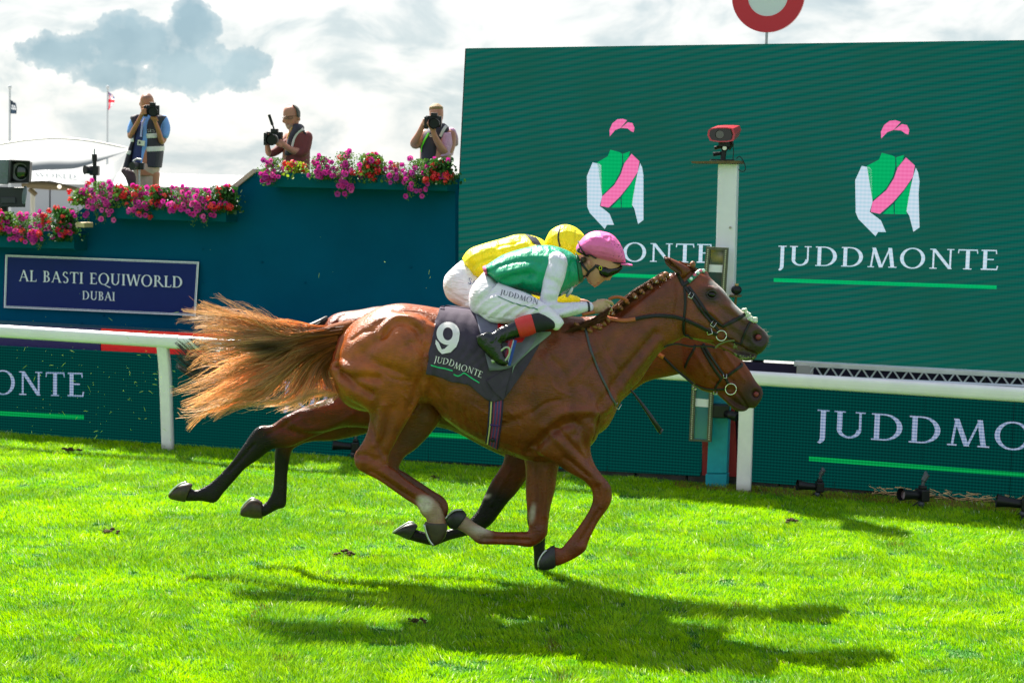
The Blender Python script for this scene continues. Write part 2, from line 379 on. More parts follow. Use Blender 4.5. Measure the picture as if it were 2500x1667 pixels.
def glyph(c):
    if c == 'J': return _line(.2, -.06, .2, 1, TK)+_ser(.2, 1, .34)+_arc(-.02, -.06, .29, .26, TK, .05, -60, 0, 8), .40
    if c == 'U': return _line(.17, .3, .17, 1, TK)+_line(.75, .3, .75, 1, TN)+_ser(.17, 1, .32)+_ser(.75, 1, .28)+_arc(.44, .32, .345, .33, TK*.9, .07, 180, 360), .95
    if c == 'D': return _line(.17, 0, .17, 1, TK)+_arc(.36, .5, .52, .5, TK*1.05, .05, -90, 90)+_bar(.02, .38, .024, .048)+_bar(.02, .38, .976, .048), .95
    if c == 'O': return _arc(.5, .5, .49, .53, .14, .055, 0, 360, 36), 1.05
    if c == 'Q': return _arc(.5, .5, .49, .53, .14, .055, 0, 360, 36)+_q((.42, .02), (.56, .02), (1.2, -.26), (1.05, -.28)), 1.05
    if c == 'M': return _line(.16, 0, .26, 1, TN)+_line(.26, 1, .56, 0, TK)+_line(.9, 1, .58, 0, TN)+_line(1.02, 0, .9, 1, TK)+_ser(.16, 0, .26)+_ser(1.02, 0, .32), 1.2
    if c == 'N': return _line(.17, 0, .17, 1, TN)+_line(.17, 1, .83, 0, TK)+_line(.83, 0, .83, 1, TN)+_ser(.17, 0, .28)+_ser(.83, 1, .28)+_ser(.13, 1, .2), 1.0
    if c == 'T': return _line(.4, 0, .4, 1, TK)+_bar(.03, .77, .97, .06)+_ser(.4, 0, .32)+_q((.03, 1), (.07, 1), (.05, .8), (.02, .8))+_q((.73, 1), (.77, 1), (.79, .8), (.76, .8)), .8
    if c == 'E': return _line(.17, 0, .17, 1, TK)+_bar(.02, .6, .97, .06)+_bar(.02, .62, .03, .06)+_bar(.17, .5, .52, .055)+_q((.56, 1), (.6, 1), (.62, .8), (.58, .8))+_q((.6, 0), (.64, .0), (.68, .2), (.63, .2)), .72
    if c == 'A': return _line(.08, 0, .42, 1, TN)+_line(.42, 1, .78, 0, TK)+_bar(.2, .62, .36, .05)+_ser(.08, 0, .22)+_ser(.78, 0, .28), .88
    if c == 'L': return _line(.17, 0, .17, 1, TK)+_bar(.02, .6, .03, .06)+_ser(.17, 1, .32)+_q((.57, 0), (.61, 0), (.64, .22), (.6, .22)), .66
    if c == 'B': return _line(.17, 0, .17, 1, TK)+_arc(.32, .76, .25, .24, .12, .045, -90, 90, 12)+_arc(.32, .27, .32, .27, .14, .05, -90, 90, 12)+_bar(.02, .34, .024, .048)+_bar(.02, .34, .976, .048)+_bar(.17, .34, .53, .045), .72
    if c == 'S': return _arc(.3, .75, .23, .26, .1, .06, 20, 200, 14)+_arc(.32, .26, .26, .28, .12, .06, -150, 30, 14)+_q((.07, .72), (.17, .60), (.58, .30), (.5, .48)), .62
    if c == 'I': return _line(.17, 0, .17, 1, TK)+_ser(.17, 0, .32)+_ser(.17, 1, .32), .36
    if c == 'W': return _line(.38, 0, .1, 1, TK)+_line(.38, 0, .66, 1, TN)+_line(.94, 0, .66, 1, TK)+_line(.94, 0, 1.2, 1, TN)+_ser(.1, 1, .28)+_ser(1.2, 1, .24), 1.28
    if c == 'R': return _line(.17, 0, .17, 1, TK)+_arc(.32, .75, .28, .25, .12, .045, -90, 90, 12)+_bar(.02, .34, .976, .048)+_bar(.17, .36, .52, .045)+_line(.86, 0, .42, .52, TK)+_ser(.17, 0, .32), .88
    if c == 'K': return _line(.17, 0, .17, 1, TK)+_line(.25, .45, .7, 1, TK)+_line(.8, 0, .32, .55, TK), .85
    return [], .38
def text_polys(s, gap=0.1):
    x = 0; o = []
    for c in s:
        g, wd = glyph(c); o += [[(a+x, b) for a, b in p] for p in g]; x += wd+gap
    return o, x-gap

# ================================================================== SETTING
A0 = gp(405, 1100); A1 = gp(1815, 1202)
YAW = math.atan2(-(A1.y-A0.y), A1.x-A0.x)
RAIL = Plane(A0, YAW)
def led_mat(name, c1, c2, pitch=0.016, moire=0.0, strength=1.0, amt=0.3, yaw=YAW):
    m = bpy.data.materials.new(name); m.use_nodes = True; t = m.node_tree; p = t.nodes['Principled BSDF']
    g = nn(t, 'ShaderNodeNewGeometry'); mp = nn(t, 'ShaderNodeMapping'); mp.inputs['Rotation'].default_value = (0, 0, yaw); t.links.new(g.outputs['Position'], mp.inputs[0])
    w1 = nn(t, 'ShaderNodeTexWave', bands_direction='Z'); w1.inputs['Scale'].default_value = 0.314/pitch; t.links.new(mp.outputs[0], w1.inputs[0])
    w2 = nn(t, 'ShaderNodeTexWave', bands_direction='X'); w2.inputs['Scale'].default_value = 0.314/pitch; t.links.new(mp.outputs[0], w2.inputs[0])
    f = math_n(t, 'MULTIPLY', w1.outputs[1] if len(w1.outputs) > 1 else w1.outputs[0], 1.0)
    f = math_n(t, 'ADD', math_n(t, 'MULTIPLY', f, 0.7), math_n(t, 'MULTIPLY', w2.outputs[0], 0.3))
    col = mixc(t, math_n(t, 'MULTIPLY', f, amt*2, True), c1, c2)
    n = nn(t, 'ShaderNodeTexNoise'); n.inputs['Scale'].default_value = 0.8; n.inputs['Detail'].default_value = 2; t.links.new(g.outputs['Position'], n.inputs[0])
    if moire > 0:
        m2 = nn(t, 'ShaderNodeMapping'); m2.inputs['Rotation'].default_value = (0, math.radians(12), yaw); t.links.new(g.outputs['Position'], m2.inputs[0])
        wv = nn(t, 'ShaderNodeTexWave', bands_direction='Z', wave_profile='SIN'); wv.inputs['Scale'].default_value = 4.6; wv.inputs['Distortion'].default_value = 2.2; wv.inputs['Detail'].default_value = 0; wv.inputs['Detail Scale'].default_value = 0.25
        t.links.new(m2.outputs[0], wv.inputs[0])
        sp = nn(t, 'ShaderNodeSeparateXYZ'); t.links.new(mp.outputs[0], sp.inputs[0])
        fade = nn(t, 'ShaderNodeMapRange'); fade.inputs[1].default_value = -1.5; fade.inputs[2].default_value = 5.2; fade.inputs[3].default_value = 1; fade.inputs[4].default_value = 0.05; t.links.new(sp.outputs[0], fade.inputs[0])
        col = mixc(t, math_n(t, 'MULTIPLY', math_n(t, 'MULTIPLY', wv.outputs[0], moire), fade.outputs[0]), col, lin(60, 92, 82))
        low = nn(t, 'ShaderNodeMapRange'); low.inputs[1].default_value = 0.42; low.inputs[2].default_value = 0.62; t.links.new(n.outputs[0], low.inputs[0])
        col = mixc(t, math_n(t, 'MULTIPLY', low.outputs[0], 0.45), col, lin(22, 84, 68))
    p.inputs['Base Color'].default_value = (0.002, 0.003, 0.003, 1); p.inputs['Roughness'].default_value = 0.8; p.inputs['Specular IOR Level'].default_value = 0.0
    t.links.new(col, p.inputs['Emission Color']); p.inputs['Emission Strength'].default_value = strength
    return m
E = 2**(-S.view_settings.exposure)
LED_BG = led_mat('led_board_face', lin(0, 34, 37), lin(0, 90, 80), 0.030, 0, E*0.9, 0.34)
LED_TX = led_mat('led_lettering', lin(95, 125, 160), lin(178, 190, 218), 0.03, 0, E*.92, 0.5)
LED_LN = led_mat('led_line', lin(0, 115, 55), lin(10, 180, 90), 0.03, 0, E*.9, 0.5)
SCR_BG = led_mat('big_screen_face', lin(0, 82, 74), lin(0, 106, 92), 0.03, 0.42, E*0.97)
SCR_TX = led_mat('screen_white', lin(175, 210, 225), lin(232, 232, 246), 0.04, 0, E)
SCR_GN = led_mat('screen_green', lin(0, 165, 95), lin(10, 190, 110), 0.04, 0, E)
SCR_PK = led_mat('screen_pink', lin(235, 105, 165), lin(255, 140, 195), 0.04, 0, E)
WHITE = mat('white_plastic', (0.84, 0.78, 0.80), 0.35, var=0.06, vscale=3, bump=0.001, bscale=8)
BLACKM = mat('black_plastic', (0.008, 0.008, 0.010), 0.4, spec=.3)
TEAL = mat('teal_painted_wall', lin(0, 74, 102), 0.8, spec=0.03, var=0.10, vscale=1.5, bump=0.0015, bscale=3)
PLANT_T = mat('teal_planter_wood', lin(0, 76, 88), 0.6, var=0.08, vscale=4, spec=.04)

def plane_text(name, txt, PL, p0, p1, cap, off, m, parent, th=0.002, shear=0.0, only=None):
    if ' ' in txt:
        W = text_polys(txt)[1]; x = 0
        for wd in txt.split(' '):
            w1 = text_polys(wd)[1]; f0, f1 = x/W, (x+w1)/W; L_ = lambda f: (p0[0]+(p1[0]-p0[0])*f, p0[1]+(p1[1]-p0[1])*f); plane_text(name, wd, PL, L_(f0), L_(f1), cap, off, m, parent, th); x += w1+0.1+0.38+0.1
        return
    polys, W = text_polys(txt); a = PL.uz(*p0, off); b = PL.uz(*p1, off)
    c = PL.uz(p0[0], p0[1]-cap, off); H = c[1]-a[1]; mb = MB()
    for i, po in enumerate(polys):
        e = off-th-i*0.00008
        q = [(a[0]+(b[0]-a[0])*x/W, a[1]+(b[1]-a[1])*x/W+H*y) for x, y in po]
        mb.prism(q, 0, lambda u_, z_: PL.W(u_, z_, e), lambda u_, z_: PL.W(u_, z_, off))
    return mb.build(name, m, parent)
def plane_poly(PL, pts, off, th, mb, mi=0):
    q = [PL.uz(x, y, off) for x, y in pts]
    return mb.prism(q, mi, lambda u_, z_: PL.W(u_, z_, off-th), lambda u_, z_: PL.W(u_, z_, off))

# ------------------------------------------------------------------ ground and grass
gm = mat('turf_soil', lin(44, 104, 3), 0.9, var=0.35, vscale=14, bump=0.01, bscale=30)
mkobj('ground', [(-400, -60, 0), (400, -60, 0), (400, 900, 0), (-400, 900, 0)], [(0, 1, 2, 3)], gm, kind='structure')
mkobj('concourse', [(-300, 24, 0.004), (300, 24, 0.004), (300, 800, 0.004), (-300, 800, 0.004)], [(0, 1, 2, 3)], mat('pale_concrete', (0.30, 0.30, 0.28), 0.8, var=0.1), kind='structure')
def vnoise(x, y, sc, seed):
    G = np.random.RandomState(seed).rand(256, 256); u_ = x*sc+1000; v_ = y*sc+1000; i = np.floor(u_).astype(int); j = np.floor(v_).astype(int); fu = u_-i; fv = v_-j; fu = fu*fu*(3-2*fu); fv = fv*fv*(3-2*fv)
    g = lambda a, b: G[a % 256, b % 256]
    return (g(i, j)*(1-fu)+g(i+1, j)*fu)*(1-fv)+(g(i, j+1)*(1-fu)+g(i+1, j+1)*fu)*fv
def grass(name, n, region, seed, hmin, hmax, wd):
    r = np.random.RandomState(seed); (y0, y1) = region
    yy = y0+(y1-y0)*r.rand(n)**1.15; half = yy*0.36+1.6; xx = (r.rand(n)*2-1)*half
    lim = A0.y-(xx-A0.x)*math.tan(YAW)+0.34
    k = yy < lim; xx, yy, lim = xx[k], yy[k], lim[k]; n = len(xx)
    a1 = vnoise(xx, yy*1.5, 1.3, 1); a2 = vnoise(xx, yy*1.6, 4.2, 2); a3 = vnoise(xx, yy*1.4, 12, 3); a4 = vnoise(xx, yy*1.6, 7.5, 4)
    h = (hmin+(hmax-hmin)*r.rand(n))*(0.50+0.20*a1+0.35*a2+0.5*a3)
    holes = (a4 > 0.80)&(a2 < .55); h[holes] *= 0.4
    th = r.rand(n)*math.pi*2; dx, dy = np.cos(th), np.sin(th)
    wa = 2*math.pi*vnoise(xx, yy, 2.2, 9)+r.randn(n)*.9; lean = (0.25+0.9*r.rand(n))*h; lx = np.cos(wa)*lean; ly = np.sin(wa)*lean
    ww = wd*(0.6+0.8*r.rand(n)); z0 = np.zeros(n)
    A = np.stack([xx-dx*ww, yy-dy*ww, z0-0.004], 1); B = np.stack([xx+dx*ww, yy+dy*ww, z0-0.004], 1)
    C = np.stack([xx+dx*ww*0.8+lx*0.4, yy+dy*ww*0.8+ly*0.4, h*0.6], 1); D = np.stack([xx-dx*ww*0.8+lx*0.4, yy-dy*ww*0.8+ly*0.4, h*0.6], 1)
    T = np.stack([xx+lx, yy+ly, h*0.92], 1)
    V = np.stack([A, B, C, D, T], 1).reshape(-1, 3)
    me = bpy.data.meshes.new(name); me.vertices.add(len(V)); me.vertices.foreach_set('co', V.astype(np.float32).ravel())
    base = np.arange(n)*5
    loops = np.stack([base, base+1, base+2, base+3, base+3, base+2, base+4], 1).ravel().astype(np.int32)
    me.loops.add(len(loops)); me.loops.foreach_set('vertex_index', loops)
    ls = np.stack([np.arange(n)*7, np.arange(n)*7+4], 1).ravel().astype(np.int32)
    me.polygons.add(2*n); me.polygons.foreach_set('loop_start', ls); me.update(calc_edges=True)
    rnd = r.rand(n); c0 = np.array(lin(92, 170, 0)); c1 = np.array(lin(188, 224, 0)); c2 = np.array(lin(46, 116, 2))
    f = np.clip(0.27+0.40*rnd+0.32*(a2-.5)+0.55*(a3-.5)+0.20*(a1-.5), 0, 1)[:, None]; c = c0*(1-f)+c1*f
    dk = (rnd < 0.12)[:, None]; c = np.where(dk, c2, c); c = np.where(holes[:, None], c2*.8, c)
    pale = ((r.rand(n) < 0.06)&(a4 > .70))|(r.rand(n) < .005); c[pale] = lin(232, 236, 190)  # sun glints on the turf painted as scattered pale blades
    dry = (r.rand(n) < 0.012); c[dry] = lin(190, 180, 100)
    wear = (yy > lim-0.42)&(xx > 1.6)&(r.rand(n) < 0.55); c[wear] = lin(150, 110, 60)
    scuff = (vnoise(xx, yy, 3.1, 21) > .955)&(r.rand(n) < .35); c[scuff] = lin(120, 100, 40)
    c *= (0.75+0.5*r.rand(n))[:, None]
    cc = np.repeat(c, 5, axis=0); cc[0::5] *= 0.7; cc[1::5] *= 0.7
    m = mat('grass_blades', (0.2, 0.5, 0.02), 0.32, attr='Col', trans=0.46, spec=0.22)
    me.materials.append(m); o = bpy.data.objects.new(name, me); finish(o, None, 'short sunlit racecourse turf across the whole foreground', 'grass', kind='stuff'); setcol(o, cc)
    return o
grass('grass', 1300000, (8.6, 19.6), 3, 0.018, 0.046, 0.0019)

# ------------------------------------------------------------------ running rail
def rail():
    root = thing('running_rail', RAIL.W(0, 0), 'white plastic running rail crossing the whole picture behind the horses', 'rail')
    zl = 1.205; mb = MB()
    a = RAIL.W(-6.5, zl-0.055); L = RAIL.uz(405, 822)[1]
    ht = 0.135
    prof = []
    for k in range(20):
        th = 2*math.pi*k/20; prof.append((0.055*np.sign(math.cos(th))*abs(math.cos(th))**0.7, (ht/2)*np.sign(math.sin(th))*abs(math.sin(th))**0.7))
    us = [-9.5, -6.5, -3.5, 0.05, 2.9, 5.9, 9.5, 13, 17]
    for i in range(len(us)-1):
        V = []
        for uu in (us[i], us[i+1]-0.006):
            for (n_, z_) in prof: V.append(RAIL.W(uu, RZ(uu)-ht/2+z_, n_))
        mb.add(V, [(k, (k+1) % 20, 20+(k+1) % 20, 20+k) for k in range(20)]+[tuple(range(20))[::-1], tuple(range(20, 40))])
        # joint sleeve
        V = []
        for uu in (us[i]-0.09, us[i]+0.09):
            for (n_, z_) in prof: V.append(RAIL.W(uu, RZ(uu)-ht/2+z_*1.05, n_*1.05))
        mb.add(V, [(k, (k+1) % 20, 20+(k+1) % 20, 20+k) for k in range(20)]+[tuple(range(20))[::-1], tuple(range(20, 40))])
    o = mb.build('top_bar', WHITE, root, smooth=False); bevel(o, 0.004)
    for (bx, by, tx, wd) in ((405.5, 1100, 399, 0.115), (1814, 1204, 1824, 0.135), (3230, 1312, 3250, 0.135), (-960, 1010, -980, 0.115)):
        g0 = RAIL.uz(bx, by); t0 = RAIL.uz(tx, 900)
        mb = MB(); dz = RZ(g0[0])-ht
        for s in range(1):
            pts = []
            for (z_, off) in ((0, 0.12), (0.5, 0.12), (0.85, 0.10), (dz-0.06, 0.04), (dz+0.02, 0.0)):
                uu = g0[0]+(t0[0]-g0[0])*z_/max(t0[1], 0.1); pts.append((uu, z_, off))
        rows = cr(pts, 4); V = []
        for (uu, z_, off) in rows:
            for (du, dn) in ((-1, -0.8), (-0.8, -1), (0.8, -1), (1, -0.8), (1, 0.8), (0.8, 1), (-0.8, 1), (-1, 0.8)):
                V.append(RAIL.W(uu+du*wd/2, z_, off*0.35+dn*0.04))
        n = len(rows); Fc = [(i*8+k, i*8+(k+1) % 8, (i+1)*8+(k+1) % 8, (i+1)*8+k) for i in range(n-1) for k in range(8)]
        Fc += [tuple(range(8))[::-1], tuple((n-1)*8+k for k in range(8))]
        pm = bpy.data.materials.get('white_post') or None
        if pm is None:
            pm = mat('white_post', (0.82, 0.76, 0.77), 0.45, var=0.08, vscale=5); t = pm.node_tree; p = t.nodes['Principled BSDF']
            g = nn(t, 'ShaderNodeNewGeometry'); sp = nn(t, 'ShaderNodeSeparateXYZ'); t.links.new(g.outputs['Position'], sp.inputs[0])
            nz_ = nn(t, 'ShaderNodeTexNoise'); nz_.inputs['Scale'].default_value = 28; nz_.inputs['Detail'].default_value = 5; t.links.new(g.outputs['Position'], nz_.inputs[0])
            f = math_n(t, 'ADD', math_n(t, 'MULTIPLY', sp.outputs[2], -5.0), nz_.outputs[0])
            old = p.inputs['Base Color'].links[0].from_socket
            r_ = ramp(t, f, [(0.32, (0, 0, 0)), (0.62, (1, 1, 1))]); c_ = mixc(t, r_, old, (0.12, 0.08, 0.03)); t.links.new(c_, p.inputs['Base Color'])
        mb.add(V, Fc).build('post', pm, root, smooth=True)
    return root
_z1 = RAIL.uz(430, 819)[1]; _u1 = RAIL.uz(430, 819)[0]; _z2 = RAIL.uz(1900, 909)[1]; _u2 = RAIL.uz(1900, 909)[0]
def RZ(u): return _z1+(_z2-_z1)*(u-_u1)/(_u2-_u1)
print('rail z', _z1, _z2, 'yaw', math.degrees(YAW))
rail()

# ------------------------------------------------------------------ LED boards behind the rail
def led_board(x0, x1, topf, botf, nmod, label, texts, bars):
    off = 0.42; c = RAIL.pt((x0+x1)/2, botf((x0+x1)/2), off)
    root = thing('led_board', (c.x, c.y, 0), label, 'LED board', 'LED advertising boards behind the rail')
    ua = RAIL.uz(x0, botf(x0), off)[0]; ub = RAIL.uz(x1, botf(x1), off)[0]
    def zt(x): return RAIL.uz(x, topf(x), off)[1]
    def zb(x): return RAIL.uz(x, botf(x), off)[1]
    zt0, zt1, zb0, zb1 = zt(x0), zt(x1), zb(x0), zb(x1)
    for i in range(nmod):
        a, b = i/nmod, (i+1)/nmod-0.0012; mb = MB(); q = []
        for f_ in ((a, 0), (b, 0), (b, 1), (a, 1)):
            uu = ua+(ub-ua)*f_[0]; z_ = (zt0+(zt1-zt0)*f_[0]) if f_[1] else (zb0+(zb1-zb0)*f_[0]); q.append((uu, z_))
        mb.hexa([RAIL.W(u_, z_, off) for u_, z_ in q]+[RAIL.W(u_, z_, off+0.09) for u_, z_ in q])
        mb.build('panel', LED_BG, root)
    # frame strip along the foot and the legs behind
    for i in range(nmod+1):
        mb = MB(); uu = ua+(ub-ua)*i/nmod; mb.box(RAIL.W(uu, max(zb0, zb1)/2+0.05, off+0.13), (0.05, 0.05, max(zb0, zb1)+0.3), Matrix.Rotation(-YAW, 3, 'Z'))
        mb.build('stand', BLACKM, root)
    for (s, p0, p1, cap) in texts: plane_text('lettering', s, RAIL, p0, p1, cap, off-0.001, LED_TX, root)
    for (xa, ya, xb, yb, h) in bars:
        mb = MB(); plane_poly(RAIL, [(xa, ya-h/2), (xb, yb-h/2), (xb, yb+h/2), (xa, ya+h/2)][::-1], off-0.001, 0.002, mb); mb.build('underline', LED_LN, root)
topL = lambda x: 843+(855-843)*x/400+ (0.0585-0.03)*max(x-400, 0)
botL = lambda x: 1066+x*0.0565 if x < 1300 else 1066+1300*0.0565+(x-1300)*0.0555
led_board(-130, 1711, topL, botL, 9, 'long dark green LED board left of the winning post, behind the horses', [('ONTE', (-22, 961), (208, 968.5), 57), ('JUDDMONTE', (688, 991), (1250, 1028), 60)], [(-120, 1003, 205, 1018.5, 11), (664, 1040, 1230, 1071, 11)])
led_board(1831, 3150, lambda x: 936+(x-1847)*0.046, lambda x: 1175+(x-1831)*0.0765, 6, 'dark green LED board right of the winning post, behind the white rail', [('JUDDMONTE', (1991, 1063), (2782, 1118), 64)], [(1975, 1119, 2790, 1181, 11)])

# coloured hoarding seen above the left boards, dark gap, stone kerb
HO = Plane(RAIL.W(0, 0, 0.85), YAW)
for (nm, lab, pts, c) in (('hoarding', 'purple hoarding panel over the left end of the LED board', [(-130, 786), (248, 801), (248, 1060), (-130, 1060)], lin(40, 28, 92)),
                          ('hoarding', 'bright red hoarding panel beside the purple one, above the rail', [(250, 801.5), (1125, 845), (1125, 1090), (250, 1060)], lin(255, 28, 26))):
    mb = MB(); plane_poly(HO, pts[::-1], 0, 0.03, mb); mkobj(nm, mb.v, mb.f, mat(lab[:12], c, 0.4), label=lab, cat='hoarding', group='hoarding panels behind the rail')
mb = MB(); plane_poly(HO, [(1127, 845), (1127, 1100), (1700, 1130), (1700, 872)], 0, 0.03, mb); o = mkobj('hoarding', mb.v, mb.f, mat('dark purple hoarding', lin(28, 10, 50), 0.5), label='dark purple hoarding panel hidden mostly behind the galloping horses', cat='hoarding', group='hoarding panels behind the rail')
mb = MB(); plane_poly(HO, [(1802, 881), (1802, 1190), (3150, 1290), (3150, 955)], 0.64, 0.03, mb); o = mkobj('hoarding', mb.v, mb.f, mat('dark purple hoarding', lin(28, 10, 50), 0.5), label='dark purple hoarding panel below the big screen on the right', cat='hoarding', group='hoarding panels behind the rail')
stone = mat('kerb_stone', lin(58, 56, 50), 0.85, var=0.4, vscale=9, bump=0.01, bscale=18)
mb = MB(); r = random.Random(4); uu = -6.0
while uu < 14:
    L = 0.35+r.random()*0.3; mb.box(RAIL.W(uu+L/2, 0.035, 0.52), (L-0.015, 0.16, 0.10+r.random()*0.02), Matrix.Rotation(-YAW+r.uniform(-.03, .03), 3, 'Z')); uu += L
o = mb.build('kerb', stone, None, kind='structure'); bevel(o, 0.012)
# pile of twigs and rubble under the right board
tw = mat('dry_twigs', lin(205, 165, 115), 0.8, var=0.35, vscale=20)
mb = MB(); r = random.Random(9)
for i in range(240):
    f_ = r.random(); px = 2130+f_*400; c = RAIL.pt(px, 1198+f_*36, 0.40+r.random()*0.06); a = r.uniform(-0.5, 0.5); L = r.uniform(0.03, 0.13)
    d = RAIL.u*math.cos(a)*L/2+Vector((0, 0, math.sin(a)*L/2)); c.z = r.uniform(0.01, 0.09); mb.tube([c-d, c+d+Vector((0, 0, r.uniform(-.01, .01)))], [r.uniform(.003, .007), .002], 5)
mb.build('twigs', tw, None, label='heap of pale dry twigs and matting under the right LED board', cat='twigs', kind='stuff')

# ------------------------------------------------------------------ teal stand wall
WL = Plane(RAIL.W(0, 0, 1.5), YAW)
mb = MB()
plane_poly(WL, [(-260, 585), (196, 585), (196, 540), (250, 500), (556, 500), (590, 466), (645, 421), (1135, 428), (1135, 1120), (-260, 1070)][::-1], 0.35, 0.35, mb)
wall = mkobj('stand_wall', mb.v, mb.f, TEAL, label='dark teal stepped wall of the photographers stand', cat='wall')
def wchild(nm, fn, m, **k):
    b = MB(); fn(b); return mkobj(nm, b.v, b.f, m, wall, **k)
wchild('coping', lambda b: plane_poly(WL, [(586, 462), (592, 470), (652, 423), (648, 414)][::-1], 0.3, 0.34, b), mat('pinkish_coping', lin(190, 160, 150), 0.7))
wchild('lower_band', lambda b: plane_poly(WL, [(-200, 772), (1130, 838), (1130, 1100), (-200, 1060)][::-1], 0, 0.035, b), mat('teal_band', lin(0, 74, 96), 0.5, var=0.06, vscale=2))
def bolts(b):
    for (x, y) in ((495, 608), (498, 688), (253, 769), (200, 788), (745, 690), (1003, 652), (640, 640), (860, 770), (410, 808), (145, 795)):
        b.cyl(WL.pt(x, y, 0), WL.pt(x, y, -0.012), 0.014, 0.010, 10)
wchild('bolts', bolts, TEAL)

# wall sign
def sign():
    SG = Plane(WL.W(0, 0, -0.05), YAW)
    c4 = [(14, 622), (486, 639.5), (478, 771), (10, 751)]
    c = SG.pt(245, 760); root = thing('wall_sign', (c.x, c.y, c.z), 'navy rectangular sign with white serif lettering fixed low on the teal wall', 'sign')
    mb = MB(); plane_poly(SG, c4[::-1], 0.03, 0.03, mb); mb.build('board', mat('navy_sign', lin(24, 38, 98), 0.5, var=0.05, vscale=6, spec=.1), root)
    q = [SG.uz(*p) for p in c4]; cu = sum(p[0] for p in q)/4; cz = sum(p[1] for p in q)/4; mb = MB()
    for (s1, s2) in ((1.0, 0.982), (0.972, 0.964)):
        for i in range(4):
            a, b = q[i], q[(i+1) % 4]
            def sc(p, s): return (cu+(p[0]-cu)*(1-(1-s)*0.55), cz+(p[1]-cz)*(1-(1-s)*2.1))
            po = [sc(a, s1), sc(b, s1), sc(b, s2), sc(a, s2)]
            mb.prism(po, 0, lambda u_, z_: SG.W(u_, z_, -0.006), lambda u_, z_: SG.W(u_, z_, 0.0))
    wt = mat('sign_white', lin(215, 220, 228), 0.5); mb.build('border', wt, root)
    plane_text('lettering', 'AL BASTI EQUIWORLD', SG, (47, 686), (447, 702.5), 27, -0.001, wt, root)
    plane_text('lettering', 'DUBAI', SG, (201, 731), (281.5, 734.5), 21, -0.001, wt, root)
sign()

# ------------------------------------------------------------------ big screen
T0 = RAIL.pt(1117, 500, 1.62); SCYAW = YAW+math.radians(3.0)
SC = Plane(T0, SCYAW)
def screen():
    c4 = [(1141, 118), (3150, 88), (3150, 945), (1104, 841)]
    c = SC.pt(1800, 870); root = thing('video_screen', (c.x, c.y, c.z), 'huge dark green video screen with two racing silks logos behind the rail', 'video screen')
    mb = MB(); plane_poly(SC, [(1143.5, 121), (3145, 92), (3145, 940), (1108, 838)][::-1], 0.16, 0.10, mb); mb.build('casing', mat('screen_casing', (0.012, 0.02, 0.02), 0.6), root)
    mb = MB(); plane_poly(SC, [(1142.5, 119.5), (3149, 90), (3149, 942), (1105.5, 840)][::-1], 0.05, 0.05, mb); mb.build('display', SCR_BG, root)
    def logo(fx):
        parts = {'w': [[(1447, 397), (1433, 430), (1434, 505), (1440, 520), (1476.5, 559), (1482, 549), (1499, 549), (1488, 522), (1464, 503), (1470, 480), (1468, 405), (1463, 400)], [(1563, 399), (1556, 425), (1548, 465), (1543, 500), (1549, 510), (1558, 547), (1571, 537), (1567, 490), (1571, 430), (1568, 410)]],
                 'g': [[(1490, 366), (1513, 372), (1519, 376), (1519, 400), (1514, 420), (1500, 447), (1486, 462), (1470, 476), (1470, 408), (1458, 397), (1484, 382)], [(1521, 376), (1538, 370), (1534, 385), (1522, 400)], [(1515, 484), (1516, 507), (1492, 507)], [(1518, 480), (1537, 455), (1554, 428), (1545, 470), (1543, 507), (1518, 507)]],
                 'p': [[(1542, 376), (1561, 394), (1557, 420), (1538, 450), (1514, 480), (1486, 507), (1466, 503), (1470, 480), (1500, 452), (1516, 425), (1524, 400)], [(1489, 333), (1488, 318), (1495, 302), (1507, 292), (1520, 290.5), (1531, 294), (1527, 299), (1515, 313), (1502, 318), (1495, 326)], [(1516, 313), (1528, 303), (1533, 299), (1544, 301), (1549, 312), (1547, 323), (1541, 321), (1532, 314)]]}
        for k, m in (('w', SCR_TX), ('g', SCR_GN), ('p', SCR_PK)):
            mb = MB()
            for i, po in enumerate(parts[k]):
                q = [SC.uz(*fx(*p), 0) for p in po]
                # triangulate concave outlines through bmesh
                bm = bmesh.new(); vs = [bm.verts.new((a, 0, b)) for a, b in q]; f_ = bm.faces.new(vs); bmesh.ops.triangulate(bm, faces=[f_])
                vl = [SC.W(v.co.x, v.co.z, -0.003) for v in bm.verts]; bm.verts.index_update(); mb.add(vl, [[v.index for v in f2.verts] for f2 in bm.faces]); bm.free()
                n = len(q); mb.add([SC.W(a, b, -0.003) for a, b in q]+[SC.W(a, b, 0.0) for a, b in q], [(j, j+n, (j+1) % n+n, (j+1) % n) for j in range(n)])
            mb.build('silks_logo', m, root)
    logo(lambda x, y: (x, y))
    logo(lambda x, y: (2088+(x-1433)*1.137, 292+(y-290)*1.056+(x-1433)*0.02))
    plane_text('lettering', 'JUDDMONTE', SC, (1248, 632), (1742, 642), 44, -0.001, SCR_TX, root)
    plane_text('lettering', 'JUDDMONTE', SC, (1897, 647), (2439, 659.5), 47, -0.001, SCR_TX, root)
    mb = MB(); plane_poly(SC, [(1236, 657), (1735, 676), (1735, 685), (1236, 666)][::-1], 0, 0.003, mb); mb.build('underline', SCR_GN, root); mb = MB(); plane_poly(SC, [(1889, 679), (2433, 697), (2433, 706), (1889, 688)][::-1], 0, 0.003, mb)
    mb.build('underline', SCR_GN, root)
    # dark legs carrying the screen
    for px in (1180, 1500, 1850, 2200, 2560):
        mb = MB(); a = SC.pt(px, 850, 0.3); mb.box((a.x, a.y, a.z/2), (0.12, 0.12, a.z)); mb.build('leg', BLACKM, root)
screen()
